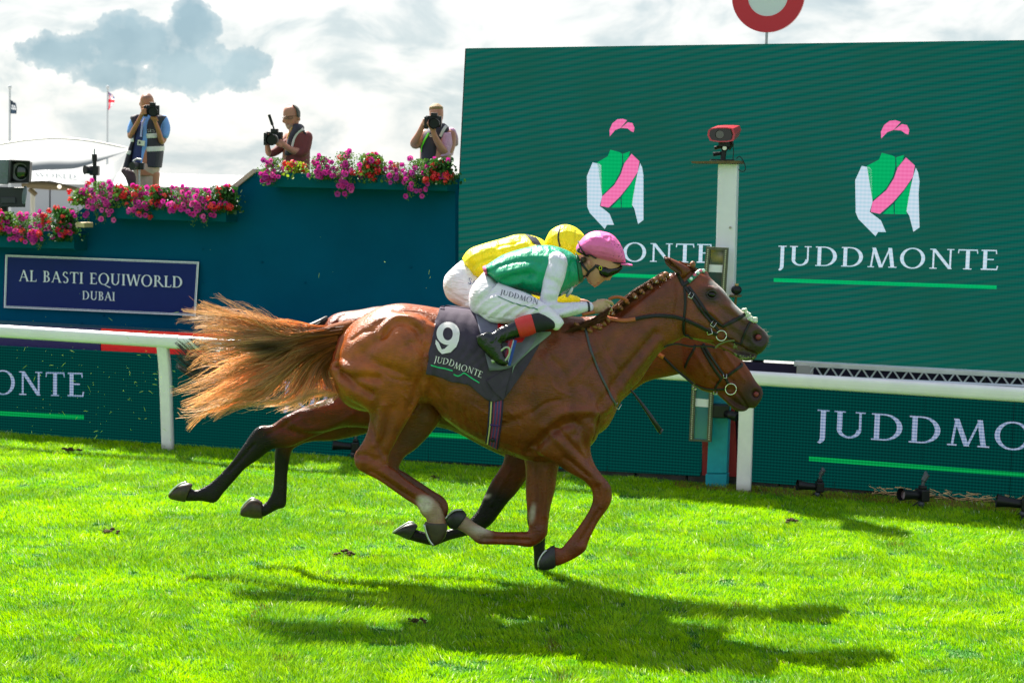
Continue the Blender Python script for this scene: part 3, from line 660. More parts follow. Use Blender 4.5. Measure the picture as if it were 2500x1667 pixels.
# truss below the screen at the right
def truss():
    al = mat('aluminium', (0.72, 0.73, 0.74), 0.35, metal=0.6, var=0.1, vscale=6); TR = Plane(SC.W(0, 0, -0.30), SCYAW)
    c = TR.pt(2200, 900); root = thing('lighting_truss', (c.x, c.y, 0), 'aluminium lattice truss running under the big screen at the right', 'truss')
    def P(x, y, o=0): return TR.pt(x, y, o)
    L = lambda x: 884+(x-1942)*0.053; B = lambda x: 912+(x-1942)*0.046
    mb = MB(); plane_poly(TR, [(1940, L(1940)-3), (2650, L(2650)-3), (2650, L(2650)+9), (1940, L(1940)+9)][::-1], 0.04, 0.05, mb); o = mb.build('chord', al, root); bevel(o, .004)
    mb = MB(); mb.cyl(P(1942, B(1942)+6), P(2650, B(2650)+6), 0.02, n=10); mb.cyl(P(1942, B(1942)+6, .25), P(2650, B(2650)+6, .25), 0.02, n=10); mb.cyl(P(1942, L(1942), .25), P(2650, L(2650), .25), 0.02, n=10); mb.build('chord', al, root)
    x = 1952; k = 0
    while x < 2640:
        mb = MB(); a = P(x, L(x)+5 if k % 2 == 0 else B(x)+6); x2 = x+19; b = P(x2, B(x2)+6 if k % 2 == 0 else L(x2)+5); mb.cyl(a, b, 0.009, n=6); mb.build('brace', al, root); x = x2; k += 1
    mb = MB(); mb.box(P(1965, 905), (0.16, 0.05, 0.11)); mb.build('end_block', mat('grey_block', lin(165, 160, 150), .6), root)
    for px in (2010, 2400):
        a = P(px, L(px), 0.12); mb = MB(); mb.cyl((a.x, a.y, 0), a, 0.025); mb.build('leg', BLACKM, root)
truss()

# ------------------------------------------------------------------ round target sign on a pole behind the screen
def target():
    TG = Plane(SC.W(0, 0, 1.6), SCYAW); c = TG.uz(1875.5, -10); R_ = TG.uz(1875.5+89, -10)[0]-c[0]
    base = TG.W(c[0], 0); root = thing('round_sign', base, 'round red ringed white disc on a thin pole above the screen', 'sign')
    def disc(r0, r1, o0, o1):
        mb = MB(); n = 64; V = []
        for (r_, o_) in ((r1, o0), (r1, o1), (r0, o1), (r0, o0)):
            for k in range(n): a = 2*math.pi*k/n; V.append(TG.W(c[0]+r_*math.cos(a), c[1]+r_*math.sin(a), o_))
        Fc = [(j*n+k, j*n+(k+1) % n, ((j+1) % 4)*n+(k+1) % n, ((j+1) % 4)*n+k) for j in range(4) for k in range(n)]
        mb.add(V, Fc); return mb
    disc(R_*0.56, R_, -0.02, 0.02).build('ring', mat('red_ring', lin(205, 25, 40), 0.4), root)
    disc(0.001, R_*0.6, -0.012, 0.012).build('disc', mat('disc_white', (0.72, 0.76, 0.70), 0.5), root)
    mb = MB(); mb.cyl(base, TG.W(c[0], c[1]-R_*0.9, 0), 0.016, n=10); mb.build('pole', mat('grey_pole', (0.35, 0.36, 0.37), 0.4, metal=.5), root)
target()

# ------------------------------------------------------------------ winning post with its camera, mirror and red screen
WP = Plane(RAIL.W(0, 0, 0.22), YAW)
def post():
    b0 = WP.pt(1753, 1187); root = thing('winning_post', (b0.x, b0.y, 0), 'tall square winning post, white above and turquoise below', 'post')
    pw = mat('post_white', (0.76, 0.71, 0.80), 0.5, var=0.05, vscale=4); tq = mat('post_turquoise', lin(0, 150, 165), 0.5, var=0.12, vscale=9, bump=0.002, bscale=30)
    def seg(nm, pts, m, d=0.14):
        mb = MB(); plane_poly(WP, pts[::-1], d, d, mb); o = mb.build(nm, m, root); bevel(o, 0.006); return o
    seg('upper_post', [(1758.5, 401), (1805, 401), (1796, 722), (1750, 722)], pw)
    seg('lower_post', [(1750, 724), (1796, 724), (1779, 1150), (1731, 1150)], tq)
    seg('foot', [(1729, 1151), (1781, 1151), (1778, 1196), (1728, 1196)], tq, 0.16)
    mb = MB(); plane_poly(WP, [(1700, 395.5), (1816, 394), (1816, 401), (1703, 400.5)][::-1], 0.22, 0.30, mb); mb.build('top_board', mat('brown_ply', lin(96, 78, 48), .8, var=.2, vscale=20), root)
    mb = MB(); p = WP.pt(1783, 556, 0); mb.cyl(p, p+WP.n*-0.012, 0.012); mb.build('bolt', mat('bolt_grey', (.3, .3, .3), .4, metal=.8), root)
    mb = MB(); plane_poly(WP, [(1786, 718.5), (1811, 719.5), (1811, 724), (1786, 723)][::-1], 0.05, 0.14, mb); p = WP.pt(1797, 724, -.04); q = WP.pt(1791, 775, 0); mb.cyl(p, q, 0.013, n=8); mb.build('bracket', mat('brown_ply', lin(150, 100, 50), .8), root)
post()
def box_camera():  # red finish camera
    b = WP.pt(1765, 394, 0.05); root = thing('finish_camera', b, 'red bodied photo finish camera on top of the winning post', 'camera')
    Y = b.y-0.02; rd = mat('red_casing', lin(190, 28, 52), 0.3, coat=.4)
    fr = [(1729, 318), (1735, 314), (1752, 311.5), (1775, 311.5), (1790, 314), (1795, 329), (1791, 344), (1778, 347), (1755, 347.5), (1733, 344), (1727, 331)]
    bk = [(1748, 309.5), (1752, 307), (1768, 306), (1790, 306), (1806, 307), (1810, 318), (1803, 334), (1795, 341), (1775, 343), (1757, 341), (1747, 330)]
    A = [at(x, y, Y-0.13) for x, y in fr]; B_ = [at(x, y, Y+0.20) for x, y in bk]; n = len(A); mb = MB()
    cA = sum(A, Vector())/n; A2 = [cA+(a-cA)*0.86+Vector((0, 0, 0)) for a in A]; A3 = [a+Vector((0, 0.05, 0)) for a in A2]
    mb.add(A+B_+A2+A3, [(i, (i+1) % n, n+(i+1) % n, n+i) for i in range(n)]+[tuple(range(2*n-1, n-1, -1))]+[(i, 2*n+i, 2*n+(i+1) % n, (i+1) % n) for i in range(n)]+[(2*n+i, 3*n+i, 3*n+(i+1) % n, 2*n+(i+1) % n) for i in range(n)])
    mb.build('housing', rd, root)
    mb = MB(); mb.add(A3, [tuple(range(n))]); mb.build('window', mat('dark_glass', (0.004, 0.006, 0.005), 0.08), root)
    mb = MB(); c = at(1757, 329, Y-0.085); mb.cyl(c, c+Vector((0, -0.012, 0)), 0.042, 0.038, 24); mb.build('lens', mat('lens_glass', (0.02, 0.03, 0.012), 0.05, coat=1), root)
    mb = MB(); p = lambda x, y, dy=0: at(x, y, Y+dy)
    mb.box(p(1768, 353), (0.10, 0.1, 0.04)); mb.ball(p(1769, 362), 0.036); mb.cyl(p(1767, 370), p(1765, 390), 0.026); mb.tube([p(1744, 362), p(1765, 358)], [.018, .014]); mb.tube([p(1741, 377), p(1760, 375)], [.02, .016]); mb.box(p(1763, 391), (0.22, .14, .012)); mb.tube([p(1785, 345), p(1787, 352), p(1778, 365)], .02)
    mb.build('pan_head', BLACKM, root)
    mb = MB(); mb.cyl(p(1769, 362, -.045), p(1769, 362, -.034), 0.02, n=20); mb.build('knob', mat('silver', (.6, .6, .55), .3, metal=.9), root)
    mb = MB(); mb.tube(cr([tuple(p(x, y)) for x, y in ((1788, 345), (1791, 370), (1790, 392), (1800, 412), (1812, 419), (1820, 414), (1817, 398), (1806, 382), (1798, 388))], 4), 0.004, 6); mb.build('cable', BLACKM, root)
box_camera()
def mirror(Y0, tl, tr, br, bl, label):
    b = WP.pt(*bl, -.2); root = thing('post_mirror', b, label, 'mirror')
    MR = Plane(WP.W(0, 0, -0.12), YAW); q = [MR.uz(*p) for p in (tl, tr, br, bl)]; fr = mat('mirror_frame', lin(84, 86, 72), 0.5, var=.3, vscale=30, metal=.3)
    def L(a, b, t): return (a[0]+(b[0]-a[0])*t, a[1]+(b[1]-a[1])*t)
    w_ = abs(q[1][0]-q[0][0]); h_ = abs(q[0][1]-q[3][1]); a = 0.2; bb = 0.05
    it = [L(L(q[0], q[1], a), L(q[3], q[2], a), 0.05), L(L(q[0], q[1], 1-a), L(q[3], q[2], 1-a), 0.05), L(L(q[0], q[1], 1-a), L(q[3], q[2], 1-a), 0.97), L(L(q[0], q[1], a), L(q[3], q[2], a), 0.97)]
    for i in range(4):
        j = (i+1) % 4; mb = MB(); po = [q[i], q[j], it[j], it[i]]
        mb.prism(po[::-1], 0, lambda u_, z_: MR.W(u_, z_, -0.025), lambda u_, z_: MR.W(u_, z_, 0.02)); mb.build('frame', fr, root)
    mb = MB()
    for i in (1, 3):
        for t in np.linspace(0.03, 0.97, 26):
            p = L(L(q[i], q[(i+1) % 4], t), L(it[i], it[(i+1) % 4], t), 0.5); mb.ball(MR.W(p[0], p[1], -0.028), 0.008, 6, 4)
    mb.build('studs', mat('stud', lin(190, 185, 160), .5), root)
    mb = MB(); mb.prism(it[::-1], 0, lambda u_, z_: MR.W(u_, z_, 0.0), lambda u_, z_: MR.W(u_, z_, 0.015)); mb.build('glass', mat('mirror_glass', (0.03, 0.07, 0.07), 0.06) if 'upper' in label else mat('mirror_sky', lin(70, 120, 150), 0.12, metal=0.3), root)  # dark teal and sky blue reflections put into the glass colour
    mb = MB(); po = [L(it[0], it[3], .28), L(it[1], it[2], .28), L(it[1], it[2], .42), L(it[0], it[3], .42)]; mb.prism(po[::-1], 0, lambda u_, z_: MR.W(u_, z_, -0.006), lambda u_, z_: MR.W(u_, z_, -0.001)); mb.build('reflection_bar', mat('post_white', (0.7, .74, .7), .5), root)  # white strip painted over the glass as a reflection
mirror(0, (1725, 602), (1779, 605), (1770, 745), (1712, 742), 'upper narrow framed mirror on the white part of the winning post')
mirror(0, (1690, 925), (1744, 930), (1737, 1078), (1683, 1075), 'lower narrow framed mirror beside the turquoise part of the post')
def red_panel():
    RP = Plane(RAIL.W(0, 0, 0.36), YAW); mb = MB()
    plane_poly(RP, [(1716, 1045), (1722, 955), (1785, 955), (1795, 1010), (1801, 1150), (1801, 1162), (1716, 1158)][::-1], 0.04, 0.04, mb)
    mkobj('red_panel', mb.v, mb.f, mat('red_panel', lin(150, 12, 28), .5, var=.05), label='dark red board standing in the gap behind the winning post', cat='panel')
    mb = MB(); plane_poly(RP, [(1700, 940), (1845, 945), (1845, 1185), (1700, 1172)][::-1], 0.30, 0.04, mb)
    mkobj('gap_board', mb.v, mb.f, mat('gap_black', (0.006, 0.005, 0.01), .8, spec=.1), label='black board closing the gap between the two LED boards', cat='panel')
red_panel()

# ================================================================== HORSES
zA = lambda x, y: (400+x/2.94, 600+y/2.94)
zR = lambda x, y: (1000+x/3.92, 500+y/3.92)
zH = lambda x, y: (1400+x/4.273, 550+y/4.273)
zI = lambda x, y: (1400+x/4.273, 750+y/4.273)
zL = lambda x, y: (380+x/2.94, 950+y/2.94)
zF = lambda x, y: (900+x/3.618, 1000+y/3.618)
zU = lambda x, y: (700+x/4.704, 700+y/4.704)
YN = 12.0; YF = 12.85
def hoof(root, secs, Y, m_h, m_s, yo, name='hoof'):
    v, f = loft([(*s[:5], yo) for s in secs], Y, 3, 18, 2.2); o = mkobj(name, v, f, m_h, root, smooth=True)
    return o
coat_bump = dict(bump=0.0045, bscale=75, bstretch=(0.45, 1, 1.8, 0.5), fine=0.0012)
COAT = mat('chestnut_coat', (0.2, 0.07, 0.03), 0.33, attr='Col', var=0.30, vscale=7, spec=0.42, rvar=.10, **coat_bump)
COATF = mat('bay_coat', (0.15, 0.05, 0.02), 0.36, attr='Col', var=0.30, vscale=7, spec=0.26, rvar=.12, **coat_bump)
HOOF = mat('hoof_horn', (0.022, 0.021, 0.020), 0.45, var=0.4, vscale=18)
HOOFB = mat('hoof_brown', (0.040, 0.026, 0.014), 0.45, var=0.5, vscale=22)
SHOE = mat('horseshoe', (0.55, 0.56, 0.55), 0.35, metal=0.9)
EYE = mat('dark_eye', (0.006, 0.003, 0.002), 0.1, spec=.4)
NOST = mat('nostril', (0.22, 0.03, 0.03), 0.55, var=.3, vscale=60)
LEATH = mat('black_leather', (0.010, 0.008, 0.009), 0.42, spec=.35, var=.2, vscale=40)
TAN = mat('tan_leather', lin(165, 82, 32), 0.45, var=.2, vscale=50)
METAL = mat('bit_metal', (0.75, 0.74, 0.68), 0.22, metal=1)

def ell(px, py, cx, cy, rx, ry, an=0.0, s=0.25):
    ca, sa = math.cos(an), math.sin(an); X = ((px-cx)*ca+(py-cy)*sa)/rx; Y_ = (-(px-cx)*sa+(py-cy)*ca)/ry
    d = np.sqrt(X*X+Y_*Y_); return np.clip((1+s-d)/(2*s), 0, 1)[:, None]
def band(px, py, pts, r, s=0.5):
    d, _ = pdist(px, py, pts, 3); return np.clip((r*(1+s)-d)/(2*s*r), 0, 1)[:, None]
def vn_(x, y, sc, seed): return vnoise(np.asarray(x), np.asarray(y), sc, seed)
# ------------------------------------------------------------------ the near horse
def near_horse():
    root = thing('horse', (at(1150, 1400, YN).x, YN, 0), 'chestnut racehorse with blond streaming tail, the nearer of the two, number nine cloth', 'horse', 'two galloping racehorses')
    P = []
    P.append(loft([(838, 808, 812, 905, .13), (858, 790, 822, 955, .19), (893, 767, 850, 990, .24), (931, 748, 905, 1005, .27), (978, 740.5, 985, 990, .285), (1029, 745, 1048, 985, .27), (1073, 752, 1085, 1022, .27), (1130, 758, 1135, 1058, .29), (1200, 768, 1187, 1086, .30), (1260, 772, 1235, 1107, .29), (1320, 770, 1290, 1124, .27), (1380, 772, 1345, 1128, .25), (1430, 800, 1395, 1122, .22), (1470, 880, 1430, 1100, .17), (1490, 950, 1455, 1072, .10)], YN, 5, 28, 2.15))
    P.append(loft([(1300, 775, 1400, 1090, .2), (1370, 768, 1470, 1054, .20), (1405, 772, 1494, 1026, .19), (1440, 772, 1512, 988, .16), (1480, 765, 1540, 951, .135), (1512, 753, 1564, 928, .12), (1564, 713, 1604, 869, .105), (1601, 688, 1632, 845, .098), (1635, 667, 1668, 824, .09), (1665, 664, 1690, 800, .07)], YN, 5, 24, 2.1))
    P.append(loft([(1640, 672, 1652, 800, .05), (1662, 662, 1660, 815, .075), (1690, 660, 1672, 823, .095), (1723, 668, 1696, 830, .105), (1745, 688, 1722, 836, .108), (1767, 708, 1744, 842, .092), (1788, 736, 1764, 847, .072), (1811, 758, 1785, 852, .060), (1834, 777, 1806, 856, .053), (1853, 795, 1824, 860, .055), (1868, 808, 1838, 864, .057), (1877, 821, 1850, 865, .048), (1876, 838, 1858, 862, .03)], YN, 5, 22, 2.2))
    P.append(loft([(1745, 830, 1746, 846, .05), (1775, 846, 1776, 857, .042), (1800, 857, 1802, 874, .038), (1822, 862, 1818, 881, .036), (1838, 866, 1836, 879, .028), (1848, 868, 1847, 875, .014)], YN, 4, 16, 2.2))
    # ears
    for yo, dx in ((-.055, 0), (.055, 10)):
        P.append(loft([(zH(938+dx, 306)+zH(941+dx, 312)+(.004, yo)), (zH(985+dx, 330)+zH(950+dx, 385)+(.014, yo)), (zH(1060+dx, 362)+zH(998+dx, 445)+(.024, yo)), (zH(1150+dx, 405)+zH(1068+dx, 500)+(.032, yo)), (zH(1240, 460)+zH(1130, 560)+(.036, yo*.8))], YN, 4, 14, 2.0))
    P.append(limb([(1700, 668, 8), (1712, 665, 9), (1724, 672, 8)], YN))
    hn = [(850, 868, 985, 850, .05), (815, 880, 1035, 875, .10), (806, 905, 1046, 905, .14), (838, 965, 1038, 945, .13), (897, 1002, 1021, 984, .10), (900, 1038, 988, 1040, .075), (888, 1074, 962, 1086, .056), (868, 1103, 950, 1110, .050), (864, 1122, 948, 1126, .050), (874, 1146, 952, 1138, .045), (922, 1171, 966, 1146, .036), (957, 1195, 988, 1166, .030), (991, 1219, 1018, 1187, .028), (1018, 1236, 1046, 1204, .030), (1028, 1254, 1069, 1224, .036), (1040, 1266, 1083, 1252, .033), (1042, 1277, 1089, 1274, .038), (1044, 1288, 1089, 1286, .036)]
    P.append(loft([(*s, -.15) for s in hn], YN, 4, 22, 2.2))
    hf = [(880, 880, 1060, 940, .10), (930, 1000, 1077, 1015, .09), (925, 1050, 1057, 1052, .07), (930, 1085, 1019, 1093, .052), (915, 1110, 988, 1116, .046), (920, 1134, 974, 1144, .042), (944, 1164, 985, 1150, .034), (985, 1190, 1012, 1167, .027), (1032, 1222, 1056, 1196, .027), (1052, 1240, 1083, 1213, .031), (1062, 1252, 1095, 1234, .034), (1067, 1268, 1093, 1254, .030), (1068, 1283, 1088, 1276, .030)]
    P.append(loft([(*s, .15) for s in hf], YN, 4, 20, 2.2))
    fn = [(1300, 960, 1455, 980, .08), (1290, 1050, 1452, 1050, .10), (1308, 1102, 1442, 1090, .09), (1342, 1122, 1450, 1128, .07), (1392, 1155, 1472, 1162, .055), (1424, 1173, 1488, 1180, .048), (1444, 1196, 1494, 1200, .047), (1446, 1224, 1493, 1222, .043), (1437, 1247, 1482, 1244, .034), (1424, 1268, 1464, 1268, .028), (1409, 1289, 1448, 1298, .026), (1395, 1308, 1437, 1322, .028), (1381, 1325, 1429, 1344, .035), (1370, 1337, 1402, 1363, .031), (1357, 1334, 1368, 1379, .036), (1350, 1334, 1352, 1382, .036)]
    P.append(loft([(*s, -.14) for s in fn], YN, 4, 20, 2.2))
    ff = [(1275, 1050, 1400, 1050, .08), (1278, 1110, 1372, 1118, .07), (1283, 1145, 1361, 1155, .06), (1283, 1195, 1356, 1193, .052), (1285.6, 1240, 1345, 1235, .045), (1290, 1272, 1339, 1276, .043), (1289, 1296, 1334, 1308, .043), (1276, 1297, 1300, 1334, .040), (1250, 1297, 1259, 1331, .030), (1218, 1297, 1218, 1329, .026), (1192, 1292, 1186, 1329, .030), (1172, 1283, 1164, 1325, .034), (1156, 1273, 1143, 1307, .029), (1144, 1263, 1124, 1295, .032), (1136, 1256, 1110, 1288, .034)]
    P.append(loft([(*s, .13) for s in ff], YN, 4, 20, 2.2))
    SCU = [  # muscle relief in photo pixels: g = ridge/groove, s = one-sided edge, e = swelling
        ('e', (985, 850, 62, 52, 0.3), 1.2, .022), ('e', (890, 890, 50, 70, 0.1), 1.2, .012), ('e', (1000, 900, 45, 40, 0), 1.1, .012), ('e', (1420, 1000, 60, 70, .3), 1.1, .018), ('e', (1350, 900, 60, 90, .2), 1.1, .010),
        ('g', [zU(545, 880), zU(560, 760), zU(620, 600), zU(700, 470), zU(760, 400)], 6, -.018), ('g', [zU(545, 880), zU(600, 1000), zU(720, 1090), zU(850, 1160), zU(960, 1230)], 8, -.018),
        ('g', [zU(610, 1010), zU(760, 1045), zU(900, 1040), zU(1050, 1050)], 9, -.016), ('g', [zU(850, 790), zU(1000, 850), zU(1150, 930), zU(1300, 980)], 10, -.008),
        ('s', [zU(1110, 540), zU(1160, 470), zU(1240, 405), zU(1330, 390), zU(1440, 420), zU(1530, 500), zU(1555, 600)], 8, -.012),
        ('g', [zU(900, 740), zU(960, 700), zU(1060, 610), zU(1120, 550)], 11, -.012), ('g', [zU(1370, 690), zU(1440, 660), zU(1510, 690), zU(1560, 760)], 7, -.008),
        ('s', [zU(1600, 860), zU(1615, 960), zU(1590, 1050), zU(1540, 1140), zU(1510, 1280), zU(1440, 1420)], 10, -.010),
        ('g', [zU(1570, 550), zU(1600, 700), zU(1625, 850)], 7, -.012), ('g', [zU(1590, 430), zU(1620, 560)], 6, -.006),
        ('e', (1015, 785, 40, 14, .25), 1, .012), ('g', [zU(1250, 260), zU(1350, 275), zU(1500, 285), zU(1690, 400)], 7, -.010), ('e', (935, 775, 50, 10, -.45), 1, .008),
        ('g', [(903, 1030), (912, 1060), (925, 1090), (938, 1110)], 7, -.010), ('g', [(935, 990), (930, 1020), (926, 1050), (915, 1085)], 7, .008), ('g', [(960, 1000), (948, 1040), (935, 1080)], 8, -.007),
        ('g', [(905, 1150), (940, 1172), (985, 1203), (1025, 1228)], 4, -.007), ('g', [(930, 1150), (965, 1172), (1010, 1203)], 4, .005), ('e', (885, 1128, 14, 12, 0), 1, .008), ('g', [(872, 1112), (895, 1112), (915, 1124)], 6, -.008), ('g', [(925, 1120), (940, 1135)], 6, -.006),
        # shoulder and chest
        ('g', [(1292, 1000), (1298, 920), (1318, 860), (1345, 830)], 12, -.006), ('g', [(1296, 1090), (1294, 1040), (1292, 990), (1300, 930)], 9, -.006),
        ('g', [(1292, 1105), (1330, 1070), (1360, 1045), (1400, 1030)], 9, -.016), ('g', [(1330, 1040), (1365, 1010), (1400, 1000), (1440, 1010)], 10, .010),
        ('g', [(1405, 1060), (1415, 1030), (1432, 1015)], 8, -.012), ('g', [(1420, 1040), (1428, 1085), (1440, 1115)], 7, -.012), ('e', (1465, 985, 28, 40, .5), 1, .014), ('g', [(1420, 940), (1450, 960), (1480, 1010)], 10, -.007),
        ('g', [(1350, 880), (1375, 910), (1390, 950), (1392, 990)], 8, -.007), ('g', [(1330, 850), (1345, 880), (1355, 930)], 7, -.004), ('g', [(1345, 1060), (1385, 1100), (1430, 1145), (1460, 1175)], 7, .007), ('g', [(1365, 1050), (1405, 1095), (1450, 1140), (1473, 1165)], 5, -.008), ('g', [(1378, 1118), (1410, 1140), (1440, 1165)], 5, -.007),
        ('e', (1482, 1190, 10, 10, 0), 1, .005), ('g', [(1458, 1190), (1462, 1215), (1456, 1235)], 5, -.006), ('g', [(1462, 1245), (1440, 1285), (1415, 1325)], 4, -.006), ('e', (1418, 1333, 10, 10, 0), 1, .006),
        ('g', [(1312, 1130), (1314, 1180), (1318, 1240), (1316, 1280)], 6, -.008), ('g', [(1332, 1150), (1332, 1200), (1330, 1260)], 5, .006), ('g', [(1180, 1315), (1230, 1316), (1290, 1318)], 4, -.006),
        # barrel and flank
        ('g', [(1200, 1050), (1230, 1035), (1262, 1025)], 7, -.006), ('g', [(1080, 960), (1110, 1000), (1160, 1045)], 12, -.006), ('g', [(1050, 930), (1062, 960), (1080, 1000)], 9, -.012), ('g', [(1210, 1000), (1250, 1010), (1285, 1000)], 8, .004),
        # neck
        ('g', [(1462, 890), (1500, 840), (1540, 800), (1600, 765)], 16, -.008), ('g', [(1440, 820), (1458, 870), (1485, 925), (1507, 975)], 5, -.004), ('g', [(1452, 815), (1472, 865), (1500, 915), (1520, 960)], 4, .003), ('g', [(1462, 810), (1485, 860), (1512, 905)], 4, -.003), ('g', [(1475, 1000), (1520, 940), (1560, 890), (1610, 830)], 8, .008), ('g', [(1462, 985), (1505, 930), (1545, 880), (1600, 815)], 8, -.010), ('g', [(1512, 765), (1560, 728), (1610, 690)], 6, -.008),
        # head
        ('g', [(1655, 690), (1657, 730), (1650, 780), (1662, 815)], 8, -.012), ('e', (1695, 790, 30, 34, 0), 1.1, .014), ('s', [(1672, 822), (1705, 828), (1740, 832)], 5, -.006), ('g', [(1712, 752), (1740, 765), (1775, 800)], 4, .007), ('g', [(1708, 762), (1738, 780), (1765, 812)], 6, -.007),
        ('e', (1735, 704, 16, 6, .35), 1, .012), ('e', (1736, 719, 11, 7, .2), 1, -.008), ('e', (1742, 733, 12, 3.5, .2), 1, .005), ('e', (1722, 690, 12, 9, .5), 1, -.008), ('g', [(1765, 755), (1790, 775), (1815, 795)], 7, -.006), ('g', [(1775, 745), (1800, 766), (1835, 792)], 5, .005),
        ('e', (1851, 823, 11, 10, 0.2), 2, -.022), ('s', [(1838, 812), (1850, 805), (1866, 812), (1870, 828), (1860, 842), (1846, 838), (1837, 826), (1838, 812)], 4, -.005), ('g', [(1785, 832), (1800, 842), (1820, 855), (1850, 866)], 3, -.010), ('g', [(1790, 838), (1815, 852)], 3, -.006), ('g', [(1770, 795), (1800, 815), (1825, 835)], 6, -.006),
        ('g', [(1760, 760), (1752, 790), (1730, 812)], 1.8, .0035), ('g', [(1735, 760), (1750, 775), (1770, 800)], 1.8, .003), ('g', [(1380, 1120), (1410, 1150), (1440, 1172)], 2, .003), ('g', [(1240, 1000), (1270, 1040), (1262, 1085)], 2.2, .0035), ('g', [(1150, 985), (1190, 1010), (1240, 1030)], 2.2, .003), ('g', [(1320, 870), (1340, 900), (1352, 945), (1390, 965)], 2.2, .003), ('g', [(925, 1000), (938, 1040), (930, 1070)], 2, .003), ('g', [(980, 960), (1000, 980), (1015, 1000)], 2.2, .003),
        *[('g', [(1098+i*17, 955+i*5), (1094+i*18, 1000+i*6), (1106+i*18, 1040+i*5)], 4.2, .0028) for i in range(5)], ('g', [(1390, 930), (1420, 900), (1450, 860)], 6, .004), ('g', [(1300, 1010), (1330, 985), (1365, 975)], 4, -.005), ('g', [(1440, 1040), (1450, 1075), (1446, 1100)], 4, .005), ('g', [(860, 830), (885, 812), (910, 806)], 4, -.004), ('g', [(930, 905), (960, 925), (1000, 930)], 4, -.004),
        ('g', [zH(955, 340), zH(1000, 400), zH(1060, 455), zH(1100, 500)], 4.5, -.022),
    ]
    def paint(px, py, Pw):
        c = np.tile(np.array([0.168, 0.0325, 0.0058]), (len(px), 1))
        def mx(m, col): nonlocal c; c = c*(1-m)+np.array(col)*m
        mx(ell(px, py, 930, 840, 190, 130, 0, .5)*.9, (0.380, 0.0830, 0.0105)); mx(ell(px, py, 960, 1040, 70, 110, 0, .5)*.6, (0.295, .060, .008)); mx(ell(px, py, 1500, 850, 150, 190, 0.6, .6)*.6, (0.155, 0.030, 0.0070)); mx(ell(px, py, 1400, 900, 90, 110, 0, .6)*.5, (0.160, 0.031, .0070)); mx(ell(px, py, 1100, 1075, 230, 34, .2, .6)*.5, (0.12, 0.023, .005))  # lit orange rump and darker neck and belly painted into the coat
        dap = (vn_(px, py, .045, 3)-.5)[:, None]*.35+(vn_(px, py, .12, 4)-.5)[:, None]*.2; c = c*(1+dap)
        mx(ell(px, py, 1852, 838, 56, 50, .6, .6)*.95, (0.022, 0.013, 0.012)); mx(ell(px, py, 1822, 874, 34, 16, .3, .4)*.9, (0.028, 0.024, 0.015)); mx(ell(px, py, 1738, 722, 30, 20, .2, .6)*.92, (0.020, 0.012, 0.011)); mx(ell(px, py, 1785, 790, 50, 28, .7, .6)*.55, (0.05, 0.022, 0.018)); mx(ell(px, py, 1700, 800, 40, 30, .3, .7)*.3, (.2, .06, .014))
        mx(band(px, py, [(1748, 688), (1775, 716), (1800, 745), (1822, 764)], 5, .6), (0.62, 0.56, 0.52)); mx(band(px, py, [(1738, 690), (1748, 697)], 6, .6)*.8, (0.5, 0.42, 0.36))
        mx(band(px, py, [(1795, 742), (1812, 760), (1820, 768)], 8, .6)*.8, (0.66, 0.6, 0.55)); mx(band(px, py, [(1852, 790), (1866, 803), (1876, 818)], 3.5, .6)*.5, (0.5, 0.45, 0.4))
        near = (Pw[:, 1] < YN)[:, None]
        mx(ell(px, py, 1036, 1226, 18, 14, .6, .4)*near, (0.55, 0.48, 0.40)); mx(ell(px, py, 1056, 1248, 32, 26, 1.0, .3)*near, (0.30, 0.19, 0.12)); mx(ell(px, py, 1040, 1232, 14, 18, .6, .5)*near, (0.5, 0.42, 0.34)); mx(ell(px, py, 1062, 1284, 30, 12, 0, .3)*near*.8, (.30, .17, .09))
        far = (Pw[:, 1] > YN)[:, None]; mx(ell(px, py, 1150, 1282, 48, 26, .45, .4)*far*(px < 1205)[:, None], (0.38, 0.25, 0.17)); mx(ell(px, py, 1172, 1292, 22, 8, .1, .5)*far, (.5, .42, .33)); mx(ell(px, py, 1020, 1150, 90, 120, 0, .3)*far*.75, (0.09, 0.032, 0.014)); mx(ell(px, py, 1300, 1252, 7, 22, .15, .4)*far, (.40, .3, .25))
        mx(band(px, py, [zH(952, 330), zH(1000, 400), zH(1060, 460), zH(1100, 500)], 6, .5)*.8, (0.07, 0.03, 0.015))
        sp = (vn_(px, py, .35, 5) < .32)[:, None]*ell(px, py, 1052, 1245, 40, 34, 1., .3)*near*.7; mx(sp, (.20, .11, .07))
        return c
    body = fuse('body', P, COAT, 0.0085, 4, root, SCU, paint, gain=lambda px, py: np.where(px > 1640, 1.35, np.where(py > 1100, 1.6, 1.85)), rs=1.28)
    H = []
    def hf_(secs, yo, mt, sole=None):
        o = hoof(root, secs, YN, mt, SHOE, yo)
        if sole: pass
        return o
    hf_([(1038, 1274, 1091, 1276, .046), (1035, 1282, 1092, 1288, .048), (1043, 1304, 1088, 1308, .047), (1052, 1322, 1074, 1325, .04), (1057, 1330, 1062, 1331, .02)], -.15, HOOFB)
    hf_([(1067, 1279, 1094, 1270, .042), (1066, 1290, 1092, 1290, .044), (1070, 1310, 1086, 1312, .03)], .15, HOOF)
    hf_([(1354, 1330, 1356, 1384, .048), (1345, 1333, 1345, 1389, .052), (1330, 1344, 1330, 1391, .052), (1320, 1355, 1320, 1390, .048), (1314, 1368, 1314, 1386, .03)], -.14, HOOF)
    hf_([(1140, 1256, 1112, 1293, .043), (1130, 1245, 1099, 1289, .048), (1115, 1244, 1091, 1279, .046), (1098, 1253, 1088, 1268, .03)], .13, HOOF)
